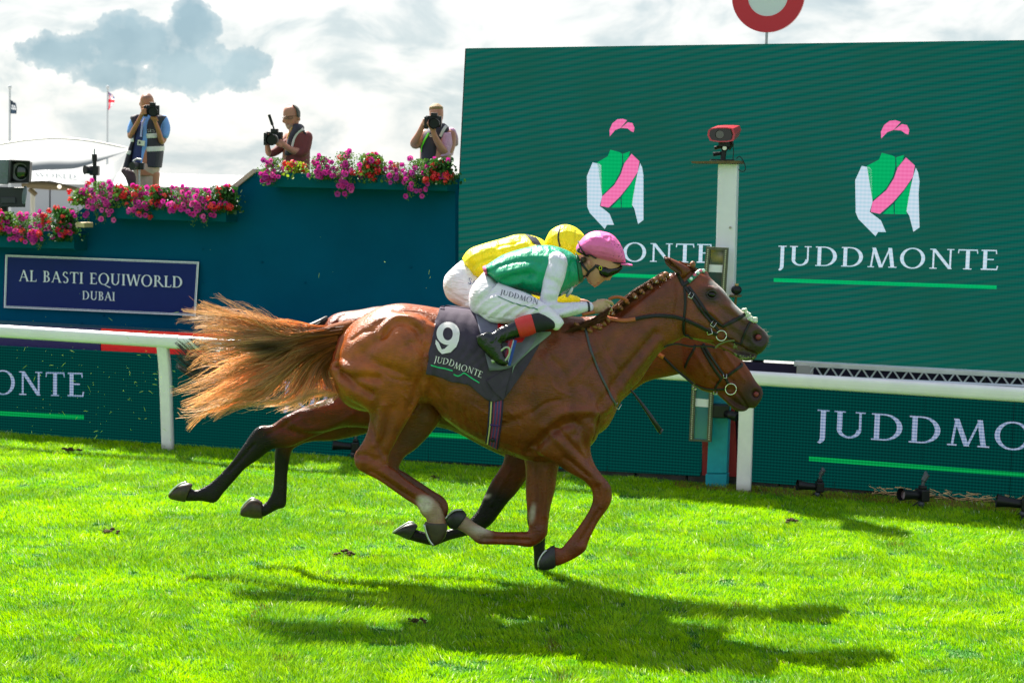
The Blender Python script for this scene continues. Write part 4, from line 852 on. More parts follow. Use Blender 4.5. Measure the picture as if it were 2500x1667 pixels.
    # shoes: thin metal rims on the soles
    for pts, yo in (([(1334, 1342), (1322, 1356), (1315, 1372), (1315, 1385)], -.14), ([(1036, 1280), (1040, 1298), (1048, 1318), (1058, 1331)], -.16), ([(1038, 1279), (1052, 1300), (1064, 1322), (1068, 1327)], -.10), ([(1128, 1244), (1112, 1245), (1098, 1254), (1088, 1266)], .13)):
        for d in (-.03,):
            Q = cr([tuple(at(x, y, YN+yo+d)) for x, y in pts], 3); MB().tube(Q, 0.007, 8).build('horseshoe', SHOE, root, smooth=True)
    # eye, nostril lining
    bv = bvh_of(body)
    for sgn in (-1, 1):
        p = at(1737, 719, YN+sgn*.089); MB().ball(p, (.026, .016, .019), 20, 14, R=Matrix.Rotation(.2, 3, 'Y')).build('eye', EYE, root, smooth=True)
        p = at(1852, 823, YN+sgn*.033); MB().ball(p, (.022, .012, .019), 16, 10).build('nostril', NOST, root, smooth=True)
    def lids():
        for (pts, r_) in (([(1724, 719), (1731, 711), (1741, 709), (1749, 716)], .006), ([(1725, 721), (1732, 728), (1742, 729), (1749, 722)], .005)):
            Q = []
            for q in cr(pts, 4): h, n_ = hit(bv, q[0], q[1], YN); Q.append(h+n_*.004)
            MB().tube(Q, r_, 8).build('eyelid', mat('eyelid', (.03, .018, .014), .5), root, smooth=True)
    lids()
    return root, body, bv
NH, NHB, NBV = near_horse()

# ------------------------------------------------------------------ the far horse
def far_horse():
    root = thing('horse', (at(1150, 1400, YF).x, YF, 0), 'darker bay racehorse with black lower legs galloping close behind the chestnut one', 'horse', 'two galloping racehorses')
    P = []
    P.append(loft([(790, 790, 795, 900, .12), (805, 773, 812, 960, .2), (830, 762, 838, 1010, .23), (876, 756, 880, 1035, .26), (931, 747, 950, 1045, .27), (1000, 752, 1030, 1040, .27), (1080, 762, 1100, 1050, .28), (1180, 770, 1187, 1094, .29), (1260, 780, 1240, 1117, .28), (1340, 785, 1300, 1132, .26), (1400, 800, 1350, 1120, .22), (1440, 880, 1405, 1085, .12)], YF, 5, 24, 2.2))
    P.append(loft([(1340, 790, 1420, 1060, .18), (1420, 790, 1500, 995, .15), (1490, 790, 1550, 951, .13), (1560, 785, 1585, 930, .11), (1620, 775, 1640, 918, .1), (1650, 775, 1665, 912, .09)], YF, 4, 20, 2.1))
    P.append(loft([(1630, 775, 1655, 900, .06), (1660, 770, 1672, 922, .085), (1700, 772, 1690, 937, .1), (1740, 785, 1712, 953, .106), (1768, 808, 1730, 958, .1), (1793, 846, 1756, 962, .08), (1811, 876, 1778, 970, .062), (1830, 904, 1798, 982, .056), (1846, 931, 1812, 989, .055), (1858, 944, 1824, 994, .056), (1863, 958, 1838, 997, .05), (1859, 974, 1842, 996, .03)], YF, 5, 22, 2.2))
    P.append(loft([(1755, 950, 1750, 962, .045), (1775, 968, 1771, 981, .038), (1790, 980, 1789, 998, .036), (1806, 990, 1803, 1004, .034), (1818, 994, 1816, 1004, .026), (1826, 996, 1825, 1001, .012)], YF, 4, 14, 2.2))
    P.append(loft([(1648, 760, 1640, 765, .004, -.05), (1652, 775, 1635, 790, .02, -.05), (1660, 800, 1640, 815, .03, -.05)], YF, 3, 12))
    la = [(800, 870, 960, 1020, .13), (824, 955, 930, 1045, .11), (775, 980, 850, 1042, .09), (722, 1001, 790, 1057, .07), (692, 1017, 742, 1077, .055), (662, 1037, 706, 1092, .046), (640, 1038, 676, 1094, .044), (620, 1049, 656, 1102, .045), (598, 1080, 632, 1121, .038), (571, 1119, 600, 1143, .028), (543, 1151, 572, 1174, .026), (515, 1177, 546, 1203, .028), (499, 1187, 525, 1227, .034), (482, 1195, 494, 1223, .028), (470, 1194, 458, 1223, .034), (464, 1190, 452, 1222, .034)]
    P.append(loft([(*s, -.13) for s in la], YF, 4, 20, 2.2))
    lb = [(860, 960, 960, 1040, .1), (800, 1000, 880, 1062, .08), (745, 1028, 815, 1075, .062), (705, 1045, 758, 1078, .05), (678, 1070, 724, 1091, .045), (671, 1100, 711, 1106, .04), (669, 1150, 703, 1154, .027), (666, 1192, 701, 1200, .028), (656, 1216, 697, 1236, .034), (645, 1229, 678, 1243, .029), (637, 1230, 647, 1260, .033), (632, 1229, 634, 1261, .033)]
    P.append(loft([(*s, .13) for s in lb], YF, 4, 20, 2.2))
    fc = [(1240, 1040, 1350, 1060, .08), (1231, 1114, 1310, 1135, .068), (1222, 1140, 1281, 1175, .056), (1198, 1177, 1264, 1200, .046), (1183, 1208, 1238, 1229, .042), (1167, 1243, 1216, 1259, .041), (1148, 1266, 1197, 1282, .04), (1136, 1277, 1165, 1300, .034), (1091, 1293, 1101, 1317, .026), (1061, 1298, 1062, 1331, .032), (1040, 1298, 1034, 1327, .028), (1022, 1294, 1004, 1319, .033), (1016, 1290, 996, 1316, .034)]
    P.append(loft([(*s, -.12) for s in fc], YF, 4, 18, 2.2))
    fd = [(1290, 1060, 1370, 1060, .07), (1290, 1150, 1350, 1150, .055), (1288, 1220, 1342, 1220, .045), (1286, 1268, 1336, 1272, .043), (1293, 1298, 1333, 1302, .035), (1301, 1335, 1331, 1335, .027), (1303, 1368, 1331, 1368, .028), (1304, 1385, 1336, 1383, .034), (1308, 1392, 1338, 1390, .034)]
    P.append(loft([(*s, .12) for s in fd], YF, 4, 18, 2.2))
    SCU = [('g', [(700, 1020), (740, 1045), (800, 1045), (860, 1010)], 9, .008), ('g', [(690, 1045), (740, 1060), (800, 1060)], 8, -.009), ('g', [(655, 1060), (690, 1040), (730, 1015)], 6, -.007), ('g', [(560, 1150), (590, 1118), (620, 1085)], 4, -.007), ('g', [(545, 1145), (575, 1110)], 3, .005),
        ('e', (634, 1048, 8, 8, 0), 1, .006), ('g', [(845, 765), (830, 775), (812, 800)], 5, -.012), ('g', [(905, 760), (880, 790), (850, 815)], 8, -.008), ('e', (930, 765, 40, 12, -.15), 1, .008),
        ('g', [(1690, 850), (1712, 885), (1728, 915)], 6, .006), ('e', (1698, 890, 28, 34, .2), 1.1, .014), ('g', [(1742, 868), (1760, 905), (1790, 930)], 5, -.008), ('e', (1846, 961, 10, 11, .2), 2, -.02), ('g', [(1798, 955), (1812, 975), (1826, 996)], 3, -.012), ('g', [(1760, 850), (1785, 885), (1815, 925)], 5, .006), ('g', [(1740, 930), (1765, 945), (1795, 955)], 6, -.007),
        ('g', [(1245, 1150), (1220, 1190), (1200, 1230)], 5, .006), ('g', [(1690, 1000), (1770, 1010)], 6, .0)]
    def paint(px, py, Pw):
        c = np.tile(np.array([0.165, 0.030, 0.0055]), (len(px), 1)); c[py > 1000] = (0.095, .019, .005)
        def mx(m, col): nonlocal c; c = c*(1-m)+np.array(col)*m
        hind = (px < 760)[:, None]; t = np.clip((690-px+(py-1060)*0.9)/50, 0, 1)[:, None]; mx(t*hind, (0.006, 0.004, 0.004))
        front = (px > 900)[:, None]; t = np.clip((py-1150-(px-1200)*0.35)/60, 0, 1)[:, None]; mx(t*front, (0.006, 0.004, 0.004))
        mx(ell(px, py, 1842, 972, 46, 40, .7, .6)*.92, (0.03, 0.016, 0.012)); mx(ell(px, py, 1800, 990, 40, 20, .4, .4)*.7, (0.03, 0.018, 0.013)); mx(ell(px, py, 1191, 1211, 8, 4, -.4, .4), (.45, .4, .35))
        return c
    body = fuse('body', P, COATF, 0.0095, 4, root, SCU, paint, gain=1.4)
    for secs, yo, mt in (([(470, 1182, 452, 1225, .042), (461, 1178, 444, 1224, .046), (440, 1182, 420, 1219, .044), (424, 1193, 413, 1214, .035), (414, 1203, 411, 1208, .02)], -.13, HOOFB),
                         ([(640, 1226, 640, 1265, .042), (628, 1217, 622, 1265, .046), (612, 1218, 604, 1262, .044), (598, 1232, 592, 1260, .035), (588, 1243, 587, 1256, .02)], .13, HOOFB),
                         ([(1020, 1284, 998, 1318, .04), (1012, 1276, 984, 1312, .044), (994, 1278, 970, 1305, .042), (974, 1289, 961, 1302, .03), (960, 1299, 958, 1301, .015)], -.12, HOOF),
                         ([(1305, 1390, 1340, 1388, .042), (1306, 1400, 1348, 1400, .048), (1308, 1410, 1352, 1410, .05)], .12, HOOF)):
        hoof(root, secs, YF, mt, SHOE, yo)
    for pts, yo in (([(412, 1207), (425, 1192), (442, 1180), (456, 1177)], -.16), ([(588, 1243), (598, 1229), (612, 1217), (624, 1217)], .10), ([(959, 1299), (978, 1286), (998, 1275), (1010, 1275)], -.15)):
        MB().tube(cr([tuple(at(x, y, YF+yo)) for x, y in pts], 3), 0.0065, 8).build('horseshoe', SHOE, root, smooth=True)
    bv = bvh_of(body)
    for sgn in (-1, 1):
        MB().ball(at(1846, 962, YF+sgn*.034), (.020, .012, .019), 16, 10).build('nostril', NOST, root, smooth=True)
        MB().ball(at(1768, 850, YF+sgn*.09), (.02, .014, .018), 16, 10).build('eye', EYE, root, smooth=True)
    return root, body, bv
FH, FHB, FBV = far_horse()

# ================================================================== HAIR
def hair_mesh(name, guides, n, Y, rad, m, root, tf=zA, depth=0.05, seg=14, colf=None, jitter=14, seed=1, mixg=True, weights=None):
    r = np.random.RandomState(seed); G = [cr([tf(*p) for p in g], 4) for g in guides]
    # resample every guide to the same count
    R = []
    for g in G:
        d = np.r_[0, np.cumsum(np.hypot(*np.diff(g, axis=0).T))]; t = np.linspace(0, d[-1], seg); R.append(np.stack([np.interp(t, d, g[:, 0]), np.interp(t, d, g[:, 1])], 1))
    R = np.array(R); K = len(R); V = []; Fc = []; Cc = []
    NL = max(6, n//26); locks = []
    for _ in range(NL):
        la_ = r.rand()*(K-1) if weights is None else np.interp(r.rand(), np.linspace(0, 1, len(weights)), weights); locks.append((la_, r.rand(4)*6.28, jitter*(0.3+1.3*r.rand()**1.5), 0.42+0.66*r.rand()**.8, (r.rand()-.5)*2*depth, r.rand()))
    base0 = np.linspace(0, 1, seg)
    for i in range(n):
        lk = locks[r.randint(NL)]; free = r.rand() < .12; ao = float(np.clip(lk[0]+r.randn()*.55, 0, K-1.001))
        a = ao; k = min(int(a), K-2); f = a-k; P = R[k]*(1-f)+R[k+1]*f; k2 = min(int(lk[0]), K-2); f2 = lk[0]-k2; PL_ = R[k2]*(1-f2)+R[k2+1]*f2
        cv = (0 if free else .8)*base0[:, None]**.8; P = P*(1-cv)+PL_*cv
        L = lk[3]*(.85+.3*r.rand()) if not free else .6+.5*r.rand(); tt = np.linspace(0, 1, seg)*min(L, 1.06)
        base = np.linspace(0, 1, seg); P = np.stack([np.interp(tt, base, P[:, 0]), np.interp(tt, base, P[:, 1])], 1)
        ph = lk[1]+r.randn(4)*(.25 if not free else 2); am = lk[2]*(.85+.3*r.rand()); wob = base[:, None]**1.3*np.stack([np.sin(base*5+ph[0])*am*.5+np.sin(base*13+ph[1])*am*.14, np.sin(base*4+ph[2])*am*.5+np.sin(base*11+ph[3])*am*.2], 1)
        P = P+wob+(r.rand(2)-.5)*6*(1-base[:, None]*.4)
        y = Y+lk[4]*(0.35+0.65*base)+(r.rand()-.5)*.03+0.02*np.sin(base*6+ph[0])
        W = np.array([tuple(at(px, py, yy)) for (px, py), yy in zip(P, y)])
        rr = rad*(0.6+0.8*r.rand())*(1-0.75*base**1.5); T = np.gradient(W, axis=0); T /= np.linalg.norm(T, axis=1)[:, None]+1e-9
        U_ = np.cross(T, (0, 1, 0)); U_ /= np.linalg.norm(U_, axis=1)[:, None]+1e-9; N_ = np.cross(T, U_)
        b = len(V)*3 if False else sum(0 for _ in ())
        b = i*seg*3
        for s in range(seg):
            for q in range(3):
                th = 2.094*q+ph[0]; V.append(W[s]+(U_[s]*math.cos(th)+N_[s]*math.sin(th))*rr[s])
        for s in range(seg-1):
            for q in range(3): Fc.append((b+s*3+q, b+s*3+(q+1) % 3, b+(s+1)*3+(q+1) % 3, b+(s+1)*3+q))
        c = colf(base, a/(K-1), r, P)*(.75+.5*lk[5]); Cc.append(np.repeat(c, 3, axis=0))
    o = mkobj(name, V, Fc, m, root, smooth=True); setcol(o, np.concatenate(Cc)); return o
HAIR = mat('tail_hair', (.4, .2, .08), 0.42, attr='Col', trans=0.58, spec=0.5)
TG = [[(1300, 580), (1100, 596), (900, 590), (740, 560), (560, 500), (400, 430), (352, 395)],
      [(1290, 588), (1080, 608), (880, 605), (700, 570), (520, 520), (350, 500), (185, 487)],
      [(1280, 600), (1060, 625), (840, 625), (640, 595), (450, 560), (300, 560), (215, 565)],
      [(1275, 610), (1050, 640), (820, 660), (620, 650), (440, 640), (300, 640), (235, 650)],
      [(1270, 620), (1040, 660), (800, 700), (600, 710), (450, 730), (340, 740), (290, 790)],
      [(1260, 635), (1030, 680), (780, 750), (560, 800), (400, 850), (280, 900), (165, 955)],
      [(1255, 645), (1020, 700), (760, 800), (540, 880), (380, 950), (240, 1020), (70, 1082)],
      [(1250, 655), (1010, 720), (760, 850), (560, 970), (400, 1060), (300, 1120), (170, 1170)],
      [(1245, 670), (1010, 745), (790, 890), (600, 1040), (440, 1120), (280, 1180), (115, 1262)],
      [(1240, 680), (1010, 765), (820, 920), (660, 1060), (500, 1125), (340, 1160), (230, 1290)],
      [(1235, 700), (1030, 790), (870, 930), (740, 1070), (620, 1110), (500, 1120), (400, 1135)],
      [(1230, 715), (1050, 820), (930, 950), (840, 1060), (740, 1120), (640, 1130), (540, 1165)],
      [(1225, 735), (1080, 840), (1000, 960), (950, 1050), (880, 1110), (800, 1125), (720, 1130)],
      [(1215, 760), (1110, 870), (1070, 970), (1060, 1040), (1020, 1090), (940, 1115), (880, 1120)],
      [(1205, 790), (1150, 890), (1140, 960), (1170, 1020), (1170, 1060), (1100, 1085), (1010, 1110)],
      [(1200, 810), (1170, 900), (1190, 970), (1240, 1010), (1245, 1035), (1190, 1060), (1110, 1075)]]
def tailcol(t, a, r, P):
    dark = np.array((.40, .12, .02)); mid = np.array((1.0, .40, .08)); tip = np.array((1.0, .74, .42))
    d0 = r.rand(); s = 0.10+0.22*r.rand()
    k = np.clip((t-s)/(0.35), 0, 1)[:, None]; c = (dark*(.8+.9*d0))*(1-k)+(mid*(1-d0)+tip*d0)*k
    k2 = np.clip((t-.45)/.4, 0, 1)[:, None]; c = c*(1-k2*.7)+tip*k2*.7
    # dark core of the tail over the dock
    dd = np.hypot((P[:, 0]-655)/60, (P[:, 1]-850)/18); dk = np.clip(1.25-dd, 0, 1)[:, None]*.85; c = c*(1-dk)+np.array((.06, .022, .008))*dk
    up = 1.0 if a > .28 else .85
    if r.rand() < .10: c = c*.4
    return c*up
W_ = [0, 1.2, 2.2, 3, 4, 5, 6, 7, 8, 9, 10, 11, 12, 13, 14, 15]
hair_mesh('tail', TG, 2200, YN, 0.0020, HAIR, NH, depth=0.10, colf=tailcol, seed=5, weights=W_, jitter=34, seg=18)
hair_mesh('tail', [[(x*1.0-(700-x)*(.10 if x < 700 else 0), y) for x, y in g] for g in TG[:11]], 420, YN, 0.0016, HAIR, NH, depth=0.11, colf=tailcol, seed=15, jitter=48)
# dock: the solid root of the tail
v, f = limb([(862, 797, 16, .0), (820, 806, 17, 0), (770, 822, 16, 0), (715, 832, 11, 0), (670, 838, 5, 0)], YN)
mkobj('dock', v, f, mat('dock_hair', (.20, .055, .012), .75, spec=.15, var=.3, vscale=40, bump=.004, bscale=90), NH, smooth=True)
FTG = [[(1165, 515), (1080, 555), (1000, 585), (940, 600), (800, 640), (600, 690), (400, 720), (200, 660)],
       [(1165, 520), (1080, 565), (1010, 600), (950, 620), (800, 660), (560, 740), (340, 800), (175, 672)],
       [(1170, 530), (1100, 570), (1030, 610), (960, 640), (780, 700), (520, 800), (260, 850), (100, 700)],
       [(1175, 540), (1110, 590), (1040, 630), (960, 680), (760, 760), (500, 880), (260, 930), (65, 790)],
       [(1180, 560), (1120, 610), (1050, 660), (960, 740), (740, 840), (480, 960), (300, 980), (110, 880)]]
hair_mesh('tail', FTG, 900, YF, 0.0032, mat('black_tail_hair', (.012, .01, .009), 0.4, attr='Col', spec=.7), FH, depth=0.10, colf=lambda t, a, r, P: np.tile(np.array((.012, .010, .009))*(.6+r.rand()), (len(t), 1)), seed=8, jitter=10)
# mane: plaited knots along the crest and the loose part over the withers
def mane():
    hm = mat('mane_hair', (.26, .09, .025), .5, var=.5, vscale=60, bump=.004, bscale=120); bd = mat('plait_band', (.05, .02, .012), .6)
    crest = cr([(1448, 800), (1462, 787), (1478, 775), (1495, 764), (1512, 752), (1531, 735), (1548, 722), (1564, 711), (1583, 700), (1601, 686), (1615, 678), (1628, 671)], 2)
    r = random.Random(3)
    for i, (x, y) in enumerate(crest[::2]):
        x += r.uniform(-2.5, 2.5); y += r.uniform(-1.5, 1.5)
        mb = MB(); p = at(x, y-1, YN-.045); mb.ball(p, (.020+r.random()*.006, .018, .015+r.random()*.005), 10, 8, R=Matrix.Rotation(.7+r.uniform(-.3, .3), 3, 'Y')); q = at(x+5, y+3, YN-.058); mb.ball(q, (.012, .011, .011), 8, 6)
        o = mb.build('plait', hm, NH, smooth=True)
        mb = MB(); p2 = at(x+2.2, y+1.8, YN-.055); mb.ball(p2, (.008, .0125, .0125), 8, 6, R=Matrix.Rotation(.7, 3, 'Y')); mb.build('plait_band', bd if i % 3 else mat('plait_tie', (.5, .42, .36), .6), NH, smooth=True)
    for i, (x, y) in enumerate([(1408, 792), (1420, 800), (1432, 790), (1440, 806), (1452, 797), (1463, 800), (1474, 789), (1484, 780)]):
        mb = MB(); mb.ball(at(x, y, YN-.15+i*.006), (.024, .016, .014), 10, 8, R=Matrix.Rotation(r.uniform(.2, .9), 3, 'Y')); mb.build('plait', hm, NH, smooth=True)
    def mc(t, a, rr, P): return np.tile(np.array((.24, .085, .024))*(.5+rr.rand()), (len(t), 1))*(1-.3*t[:, None])
    hair_mesh('mane', [[(1490, 752), (1470, 765), (1440, 782), (1400, 790), (1375, 800)], [(1480, 770), (1450, 785), (1420, 798), (1390, 808), (1365, 818)], [(1470, 785), (1440, 795), (1410, 808), (1390, 818), (1372, 826)]], 260, YN-.13, .0022, HAIR, NH, tf=lambda x, y: (x, y), depth=.035, colf=mc, jitter=5, seed=3, seg=9)
    hair_mesh('mane', [[(1448, 800), (1500, 758), (1560, 712), (1625, 668)], [(1448, 790), (1500, 749), (1560, 704), (1622, 662)], [(1452, 806), (1505, 764), (1566, 720), (1630, 676)]], 420, YN, .0016, HAIR, NH, tf=lambda x, y: (x, y), depth=.04, colf=mc, jitter=7, seed=4, seg=9)
    hair_mesh('forelock', [[(1660, 640), (1680, 646), (1700, 654), (1716, 668)], [(1655, 655), (1675, 655), (1692, 662), (1706, 672)]], 160, YN-.02, .0018, HAIR, NH, tf=lambda x, y: (x, y), depth=.035, colf=mc, jitter=5, seed=6, seg=8)
    MB().ball(at(1691, 646, YN-.04), (.020, .018, .024), 10, 8).build('plait', hm, NH, smooth=True)
    # velvet whiskers round the muzzle
    mb = MB()
    for i in range(24):
        t = i/46; x, y = cr([(1866, 806), (1878, 822), (1876, 842), (1862, 866), (1844, 880), (1815, 884)], 8)[int(t*40)]; a = r.uniform(-.6, 1.6); d = Vector((math.cos(a), r.uniform(-.3, .3), -math.sin(a)))*r.uniform(.012, .03)
        p = at(x-3, y-2, YN+r.uniform(-.03, .03)); mb.tube([p, p+d], [.0009, .0004], 4)
    mb.build('whiskers', mat('whisker', (.25, .2, .15), .5), NH)
mane()

# ================================================================== TACK of the near horse
def tack_cloth():
    top = cr([(1074, 752), (1110, 757), (1153, 762), (1200, 770), (1260, 779), (1310, 790), (1331, 812)], 10)
    bot = cr([(1044, 911), (1074, 919), (1104, 931), (1128, 934), (1150, 942), (1193, 977), (1229, 974)], 10)
    NS, NT = 110, 56; T = np.linspace(0, 1, NS); def_i = np.linspace(0, 1, len(top)); bi = np.linspace(0, 1, len(bot))
    # the cloth front edge runs from the withers back down to the girth
    V = []; r = np.random.RandomState(2)
    for j in range(NT):
        t = j/(NT-1)
        for i in range(NS):
            s = T[i]; a = np.array([np.interp(s, def_i, top[:, 0]), np.interp(s, def_i, top[:, 1])]); b = np.array([np.interp(s, bi, bot[:, 0]), np.interp(s, bi, bot[:, 1])])
            bulge = 10*math.sin(math.pi*t)*s; x, y = a*(1-t)+b*t; x += bulge*0.6; x -= 8*math.sin(math.pi*t)*(1-s)*0.6
            p, n_ = hit(NBV, x, y, YN)
            f1 = 0.007*math.sin(x*.11+y*.05+1.5*math.sin(y*.05))*min(1, t*2.2)*min(1, (s+.12)*3); f2 = 0.004*math.sin(x*.25-y*.12)*t; f3 = .010*math.exp(-((x-1128-.18*(y-900))/9)**2)*max(0, t-.45)*1.6
            V.append(p+n_*(0.016+abs(f1)+f2+f3))
    # relax sideways noise caused by the body relief
    Q = np.array([tuple(v) for v in V]).reshape(NT, NS, 3)
    for _ in range(6):
        Q[1:-1, 1:-1, 1] = (Q[:-2, 1:-1, 1]+Q[2:, 1:-1, 1]+Q[1:-1, :-2, 1]+Q[1:-1, 2:, 1]+2*Q[1:-1, 1:-1, 1])/6
    V = [Vector(v) for v in Q.reshape(-1, 3)]
    Fc = [(j*NS+i, j*NS+i+1, (j+1)*NS+i+1, (j+1)*NS+i) for j in range(NT-1) for i in range(NS-1)]
    root = thing('number_cloth', (at(1140, 900, YN).x, YN, at(1140, 900, YN).z), 'dark grey number cloth with a white 9 on the chestnut horse', 'saddle cloth')
    gy = mat('cloth_grey', lin(68, 58, 72), 0.75, var=.15, vscale=14, bump=.001, bscale=400, spec=.2)
    def sheet(mir, nm='cloth'):
        vs = [Vector((v.x, 2*YN-v.y, v.z)) if mir else v for v in V]; o = mkobj(nm, vs, [f[::-1] if mir else f for f in Fc], gy, root, smooth=True); md = o.modifiers.new('thick', 'SOLIDIFY'); md.thickness = .004; md.offset = 0; return o
    o = sheet(False); sheet(True, 'far_side_cloth')
    N0 = 110; cap = [V[i] for i in range(NS)]; capm = [Vector((v.x, 2*YN-v.y, v.z)) for v in cap]; mb = MB(); rows = []
    for i in range(NS):
        a, b = cap[i], capm[i]; rows.append([a+(b-a)*k/8+Vector((0, 0, .012*math.sin(math.pi*k/8))) for k in range(9)])
    mb.add([p for rw in rows for p in rw], [(i*9+k, (i+1)*9+k, (i+1)*9+k+1, i*9+k+1) for i in range(NS-1) for k in range(8)]); mb.build('top_panel', gy, root, smooth=True)
    bv = BVHTree.FromPolygons(V, Fc)
    # hem, number and lettering lie on the cloth
    def drape(polys, off, m, nm, sub=2.0):
        mb = MB()
        for k, po in enumerate(polys):
            bm = bmesh.new(); f = bm.faces.new([bm.verts.new((a, b, 0)) for a, b in po]); bmesh.ops.triangulate(bm, faces=[f])
            L = max((e.calc_length() for e in bm.edges), default=1); it = 0
            while L > 9 and it < 4: bmesh.ops.subdivide_edges(bm, edges=[e for e in bm.edges if e.calc_length() > 9], cuts=1, use_grid_fill=True); bmesh.ops.triangulate(bm, faces=bm.faces); L = max(e.calc_length() for e in bm.edges); it += 1
            bm.verts.index_update(); vl = []
            for v in bm.verts:
                p, n_ = hit(bv, v.co.x, v.co.y, YN); vl.append(p-ray(v.co.x, v.co.y).normalized()*(off+k*.00006))
            mb.add(vl, [[v.index for v in f.verts] for f in bm.faces]); bm.free()
        return mb.build(nm, m, root)
    wt = mat('cloth_white', lin(232, 222, 220), .6); gn = mat('cloth_green', lin(20, 190, 120), .6)
    # the 9: ring and hooked tail
    cx, cy, rx, ry = 1094, 825, 28.5, 39; nine = []
    n = 30; ang = [2*math.pi*k/n for k in range(n+1)]
    def P9(a, ro): return (cx+rx*ro*math.cos(a), cy+ry*ro*math.sin(a))
    for k in range(n):
        a, b = ang[k], ang[k+1]; nine.append([zU(1853+math.cos(a)*133, 535+math.sin(a)*133+0*8), zU(1853+math.cos(b)*133, 535+math.sin(b)*133), zU(1850+math.cos(b)*57, 540+math.sin(b)*75), zU(1850+math.cos(a)*57, 540+math.sin(a)*75)])
    nine += [[zU(1986, 540), zU(1975, 625), zU(1880, 645), zU(1910, 560)], [zU(1975, 620), zU(1945, 695), zU(1845, 690), zU(1885, 635)], [zU(1945, 690), zU(1880, 755), zU(1805, 720), zU(1850, 675)], [zU(1880, 753), zU(1783, 772), zU(1768, 720), zU(1815, 712)], [zU(1783, 773), zU(1740, 730), zU(1707, 655), zU(1712, 605), zU(1745, 640), zU(1780, 718)], ]
    drape(nine, .007, wt, 'number')
    polys, W = text_polys('JUDDMONTE', .06)
    basep = cr([zU(1690, 862), zU(1790, 886), zU(1850, 893), zU(1920, 930), zU(2000, 960), zU(2090, 985), zU(2235, 1048)], 6); d = np.r_[0, np.cumsum(np.hypot(*np.diff(basep, axis=0).T))]
    def mapt(x, y):
        t = x/W*d[-1]; px = np.interp(t, d, basep[:, 0]); py = np.interp(t, d, basep[:, 1]); px2 = np.interp(min(t+3, d[-1]), d, basep[:, 0]); py2 = np.interp(min(t+3, d[-1]), d, basep[:, 1]); dx, dy = px2-px+1e-6, py2-py; L = math.hypot(dx, dy)+1e-6; H = 14.5
        return (px+y*H*(.12+dy/L*.55), py-y*H)
    drape([[mapt(x, y) for x, y in po] for po in polys], .006, wt, 'lettering')
    def rib(pts, w_): Q = cr(pts, 4); return [[(Q[i][0], Q[i][1]-w_/2), (Q[i+1][0], Q[i+1][1]-w_/2), (Q[i+1][0], Q[i+1][1]+w_/2), (Q[i][0], Q[i][1]+w_/2)] for i in range(len(Q)-1)]
    drape(rib([zU(1655, 900), zU(1740, 925), zU(1820, 940), zU(1905, 965)], 3.2), .006, gn, 'underline'); drape(rib([zU(1915, 1005), zU(1965, 1025), zU(2005, 1010), zU(2040, 992), zU(2120, 1045), zU(2212, 1102)], 3.2), .006, gn, 'underline')
    drape(rib([(1046, 905), (1048, 860), (1051, 819), (1057, 788), (1072, 757)], 1), .005, mat('hem', (.03, .03, .035), .8), 'hem')
    return bv
CBV = tack_cloth()
